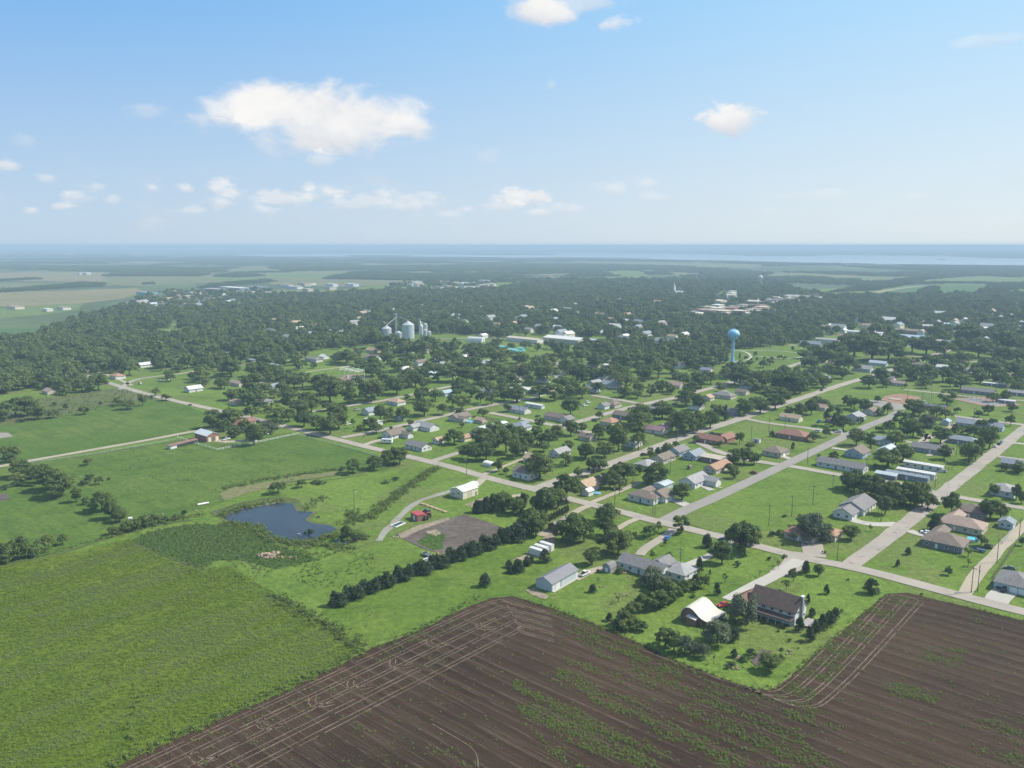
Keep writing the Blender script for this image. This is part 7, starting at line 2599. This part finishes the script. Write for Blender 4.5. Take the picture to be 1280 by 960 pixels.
# far groves out to the lake and beyond
def groves(name, y0, y1, sp_, polys_in, polys_out, thr, scl, zs, seed, label):
    g = np.random.default_rng(seed)
    X, Y = np.meshgrid(np.arange(-y1 * .72, y1 * .72, sp_), np.arange(y0, y1, sp_))
    X = X.ravel() + g.uniform(-.4, .4, X.size) * sp_
    Y = Y.ravel() + g.uniform(-.4, .4, Y.size) * sp_
    m = np.abs(X) < Y * .68
    X, Y = X[m], Y[m]
    PX, PY = proj_np(X, Y)
    if polys_in is not None:
        k = np.zeros(X.size, bool)
        for p in polys_in:
            k |= inpoly(PX, PY, p)
    else:
        k = np.ones(X.size, bool)
    for p in polys_out:
        k &= ~inpoly(PX, PY, p)
    X, Y = X[k], Y[k]
    nz = np.array([mnoise.noise(Vector((a * .0009, b * .0014, 2.0))) + .5 * mnoise.noise(Vector((a * .003, b * .004, 7.0))) for a, b in zip(X, Y)])
    k = nz > thr
    X, Y = X[k], Y[k]
    n = len(X)
    s = g.uniform(.85, 1.2, n) * scl
    scatter(name, np.stack([X, Y, np.full(n, -.3)], 1), np.stack([s, s, g.uniform(.8, 1.15, n) * zs], 1), g.integers(0, 5, n), LIB_GROVE, cat='woodland', label=label)
    print(name, n)


LAKE = [(150, 320.5), (160, 315.5), (480, 315), (560, 316.5), (700, 314), (960, 317), (1250, 320), (1400, 321), (1400, 335), (1170, 332), (960, 328.5), (850, 326), (780, 323.6), (640, 323.2), (470, 321.4), (220, 321)]
BAND = [[(-200, 322), (640, 322), (960, 328), (1480, 333), (1480, 372), (1240, 364), (1180, 370), (1110, 370), (1050, 372), (1000, 364), (960, 351), (850, 346), (740, 346), (660, 352), (560, 349), (470, 349), (470, 341), (330, 341), (265, 344), (150, 341), (-200, 341)]]
outs = [p for _, p in FIELDS[:20]]
groves('far_woodland', 2300, 9500, 44, BAND, outs + [LAKE], -.12, 1.0, 1.0, 31, 'hazy belts of woodland between far fields and lake')
rows = [[(0, 366), (0, 363.5), (60, 358.5), (105, 354), (130, 355), (128, 358), (60, 361.5)], [(250, 361), (262, 356.5), (330, 350.5), (345, 352), (300, 356.5), (262, 360)], [(-40, 352.5), (48, 348.5), (50, 349.5), (0, 351.5)], [(178, 355), (196, 354), (196, 355), (178, 356)],
        [(262, 346), (300, 341), (330, 345), (300, 347)], [(130, 345.5), (150, 341), (262, 343), (250, 345.5)], [(1130, 349), (1172, 345), (1140, 355), (1095, 363), (1040, 366)], [(1138, 374), (1160, 360), (1170, 360), (1168, 370)], [(1230, 363), (1240, 357), (1290, 353), (1300, 358), (1240, 366)],
        [(405, 349), (440, 341), (470, 340), (640, 350), (640, 353), (470, 350)]]
groves('tree_belts', 1500, 4500, 20, rows, [], -9, .42, 1.0, 33, 'hedgerows and narrow tree belts dividing the far fields')
groves('horizon_woods', 9500, 40000, 260, None, [LAKE], -.05, 5.5, 1.2, 35, 'blue hazy woods along the horizon beyond the lake')

# ------------------------------------------------------------------ low plants
def fill(poly, spacing, seed, jit=.5, keepfn=None):
    Q = at_np(poly)
    g = np.random.default_rng(seed)
    mn, mx_ = Q.min(0), Q.max(0)
    X, Y = np.meshgrid(np.arange(mn[0], mx_[0], spacing), np.arange(mn[1], mx_[1], spacing))
    X = X.ravel() + g.uniform(-jit, jit, X.size) * spacing
    Y = Y.ravel() + g.uniform(-jit, jit, Y.size) * spacing
    m = inpoly(X, Y, [tuple(q) for q in Q])
    return X[m], Y[m]


def vis(X, Y, mg=25):
    PX, PY = proj_np(X, Y)
    return (PX > -mg) & (PX < 1280 + mg) & (PY < 960 + mg)


g = np.random.default_rng(5)
cs = [(-40, 1000), (-40, 735), (0, 709), (95, 692), (163, 674), (205, 699), (252, 715), (285, 708), (345, 744), (385, 770), (438, 802), (444, 812), (425, 826), (330, 870), (235, 912), (138, 956), (60, 1000)]
X, Y = fill(cs, 1.1, 1)
k = vis(X, Y)
X, Y = X[k], Y[k]
nz = np.array([mnoise.noise(Vector((a * .05, b * .05, 1))) for a, b in zip(X, Y)])
k = g.uniform(0, 1, X.size) < .78 + nz * .4
X, Y, nz = X[k], Y[k], nz[k]
n = len(X)
s = g.uniform(.5, 1.25, n)
el_ = np.array([mnoise.noise(Vector(((a * .66 + b * .75) * .012, (a * -.75 + b * .66) * .11, 6))) for a, b in zip(X, Y)])
n = len(X)
pk = np.where(g.uniform(0, 1, n) < .90 + nz * .1, 2, np.where(g.uniform(0, 1, n) < .5, 0, 3))
pk = np.where(el_ > .16, 3, pk)
k = (el_ > -.25) | (g.uniform(0, 1, n) < .45)
X, Y, s, pk = X[k], Y[k], s[k], pk[k]
n = len(X)
scatter('crop_plants', np.stack([X, Y, np.full(n, .04)], 1), np.stack([s * 1.1, s * 1.1, s * .32], 1), pk, LIB_WEED, cat='crop plants', label='yellow-green crop plants covering the large lower left field')
print('crop', n)

# tall weeds in strips and patches
PP = []


def strip(P, wd, dens, smin, smax, kinds=(0, 1, 3)):
    Q = resample([np.array(at(a, b)) for a, b in P], 1.0)
    for q in Q:
        for _ in range(max(1, int(dens * wd))):
            if g.uniform() < dens * wd / max(1, int(dens * wd)):
                PP.append((q[0] + g.normal() * wd * .3, q[1] + g.normal() * wd * .3, g.uniform(smin, smax), kinds[g.integers(len(kinds))]))


def patch(poly, sp_, smin, smax, kinds, seed, thr=-9):
    X, Y = fill(poly, sp_, seed)
    for a, b in zip(X, Y):
        if mnoise.noise(Vector((a * .09, b * .09, 3))) > thr:
            PP.append((a, b, g.uniform(smin, smax), kinds[g.integers(len(kinds))]))


strip([(135, 960), (235, 913), (330, 872), (425, 828), (448, 812)], 4, .9, .7, 1.4, (0, 3))
strip([(345, 745), (365, 757), (385, 770), (410, 782), (440, 802), (447, 812)], 6, .8, .8, 1.8, (0, 3, 1))
strip([(200, 905), (165, 930), (160, 895), (170, 870)], 4, .12, .8, 1.5)
strip([(436, 640), (445, 650), (460, 648), (480, 632), (505, 612), (530, 595), (545, 585)], 6, .8, 1.0, 2.1)
strip([(430, 655), (460, 645)], 8, .5, .9, 1.6)
strip([(378, 640), (400, 622), (408, 626)], 5, .4, .8, 1.4)
strip([(277, 646), (300, 636), (330, 630), (352, 627)], 4.5, .8, 1.0, 2.0)
strip([(281, 656), (300, 656), (322, 660), (334, 672), (350, 677), (390, 680), (440, 686)], 6, .8, .9, 1.9)
strip([(400, 675), (425, 668), (445, 668), (455, 674)], 5, .8, 1.0, 2.2)
strip([(600, 745), (560, 768), (520, 788), (470, 810)], 2.5, .6, .6, 1.3)
strip([(660, 752), (700, 763), (740, 779), (800, 804), (860, 832), (900, 848), (945, 862), (975, 856)], 2.0, .6, .5, 1.2)
strip([(985, 846), (1040, 800), (1108, 744), (1180, 752), (1280, 776)], 1.6, .5, .5, 1.0)
strip([(275, 612), (330, 600), (400, 590), (430, 586)], 5, .5, .8, 1.7, (3, 1))
strip([(130, 673), (160, 665), (210, 652), (250, 642)], 5, .5, .8, 1.7)
strip([(0, 702), (60, 694), (130, 672)], 3, .4, .6, 1.2)
patch([(165, 676), (190, 664), (235, 656), (285, 656), (318, 662), (330, 676), (395, 694), (345, 712), (300, 700), (268, 700), (252, 711), (205, 695)], 1.25, .5, 1.15, (1, 1, 3, 0, 1), 3)
patch([(150, 682), (190, 660), (285, 650), (340, 676), (440, 690), (440, 715), (345, 725), (260, 725), (200, 705)], 2.2, .5, 1.2, (0, 3, 1), 13, -.02)
patch([(262, 640), (300, 628), (350, 620), (366, 628), (352, 627), (300, 635), (280, 643)], 2, .5, 1.1, (0, 3), 4, -.1)
patch([(330, 676), (430, 690), (480, 690), (470, 715), (418, 750), (345, 712)], 2.6, .5, 1.2, (0, 3, 0), 5, .0)
patch([(520, 678), (535, 668), (548, 664), (558, 670), (552, 680), (556, 686), (540, 688)], 1.6, .4, 1.0, (0, 3), 6, -.2)
patch([(120, 570), (245, 550), (300, 552), (440, 592), (345, 606), (270, 632), (150, 655), (120, 620)], 3.0, .4, .9, (3, 0, 1), 7, .18)
patch([(30, 500), (150, 486), (200, 496), (100, 515), (0, 530)], 4.0, .8, 1.8, (3, 1, 0), 8, .0)
patch([(560, 760), (600, 748), (615, 746), (545, 780), (520, 788)], 1.6, .3, .8, (0,), 9, .0)
patch([(420, 730), (450, 740), (470, 770), (450, 800), (400, 765)], 3, .3, .8, (0, 3), 10, .1)
A_ = np.array(PP)
A_ = A_[vis(A_[:, 0], A_[:, 1])]
n = len(A_)
scatter('tall_weeds', np.stack([A_[:, 0], A_[:, 1], np.full(n, .03)], 1), np.stack([A_[:, 2]] * 2 + [A_[:, 2] * g.uniform(.6, 1.0, n)], 1), A_[:, 3].astype(int), LIB_WEED, cat='weeds', label='tall dark weeds and reeds along field edges and pond banks')
print('weeds', n)

# weeds standing in the ploughed field
X, Y = fill([(60, 1000), (138, 964), (235, 919), (330, 878), (450, 819), (520, 792), (612, 750), (640, 747), (740, 780), (900, 849), (962, 866), (985, 850), (1108, 744), (1180, 754), (1330, 790), (1400, 1000)], .62, 12)
k = vis(X, Y)
X, Y = X[k], Y[k]
PX, PY = proj_np(X, Y)
cu, su = math.cos(-ANG['V']), math.sin(-ANG['V'])
RU = X * cu - Y * su
RV = X * su + Y * cu
nz = np.array([mnoise.noise(Vector((a * .011, b * .14, 4))) + .6 * mnoise.noise(Vector((a * .12, b * .35, 8))) for a, b in zip(RU, RV)])
prob = np.full(X.size, .022)


def boost(poly, p, thr):
    k = inpoly(PX, PY, poly)
    prob[k] = np.maximum(prob[k], np.clip((nz[k] - thr + .14) / .34, .03, 1) * p)


boost([(668, 753), (740, 779), (800, 805), (900, 850), (965, 868), (1030, 890), (1010, 905), (900, 872), (800, 828), (720, 790)], .75, -.12)
boost([(700, 785), (800, 825), (900, 870), (1060, 910), (1000, 925), (880, 885), (760, 835)], .40, .06)
boost([(640, 850), (760, 850), (900, 900), (1020, 960), (700, 960), (650, 900)], .80, .02)
boost([(690, 820), (840, 850), (1000, 925), (1050, 960), (850, 930), (700, 860)], .60, .04)
boost([(1040, 790), (1110, 745), (1140, 748), (1060, 830), (1000, 890), (960, 880)], .60, -.08)
boost([(1100, 850), (1180, 865), (1170, 880), (1110, 870)], .6, -.1)
boost([(1150, 810), (1210, 810), (1200, 835), (1160, 840)], .5, .05)
boost([(1220, 900), (1290, 900), (1290, 960), (1230, 950)], .5, .0)
boost([(1190, 765), (1250, 770), (1240, 785), (1200, 780)], .35, .05)
boost([(500, 930), (560, 925), (600, 960), (520, 960)], .25, .1)
boost([(440, 900), (490, 895), (480, 920), (440, 915)], .2, .0)
boost([(480, 800), (560, 770), (580, 775), (520, 810), (470, 830)], .25, -.05)
boost([(250, 920), (420, 850), (440, 860), (300, 930)], .12, .0)
k = g.uniform(0, 1, X.size) < prob
X, Y = X[k], Y[k]
n = len(X)
s = g.uniform(.25, .8, n)
scatter('field_weeds', np.stack([X, Y, np.full(n, .06)], 1), np.stack([s, s, s * .7], 1), g.choice([0, 0, 2, 3], n), LIB_WEED, cat='weeds', label='patchy green weeds sprouting in rows on the plowed field')
print('field weeds', n)
bad = [o.name for o in sc.objects if o.parent is None and 'label' in o and not (4 <= len(o['label'].split()) <= 16)]
print('short', [(o.name, o['label']) for o in sc.objects if 'label' in o and len(o['label'].replace('-', ' ').split()) < 5][:9])
print('bad labels', bad[:20], [sc.objects[b]['label'] for b in bad[:6]])
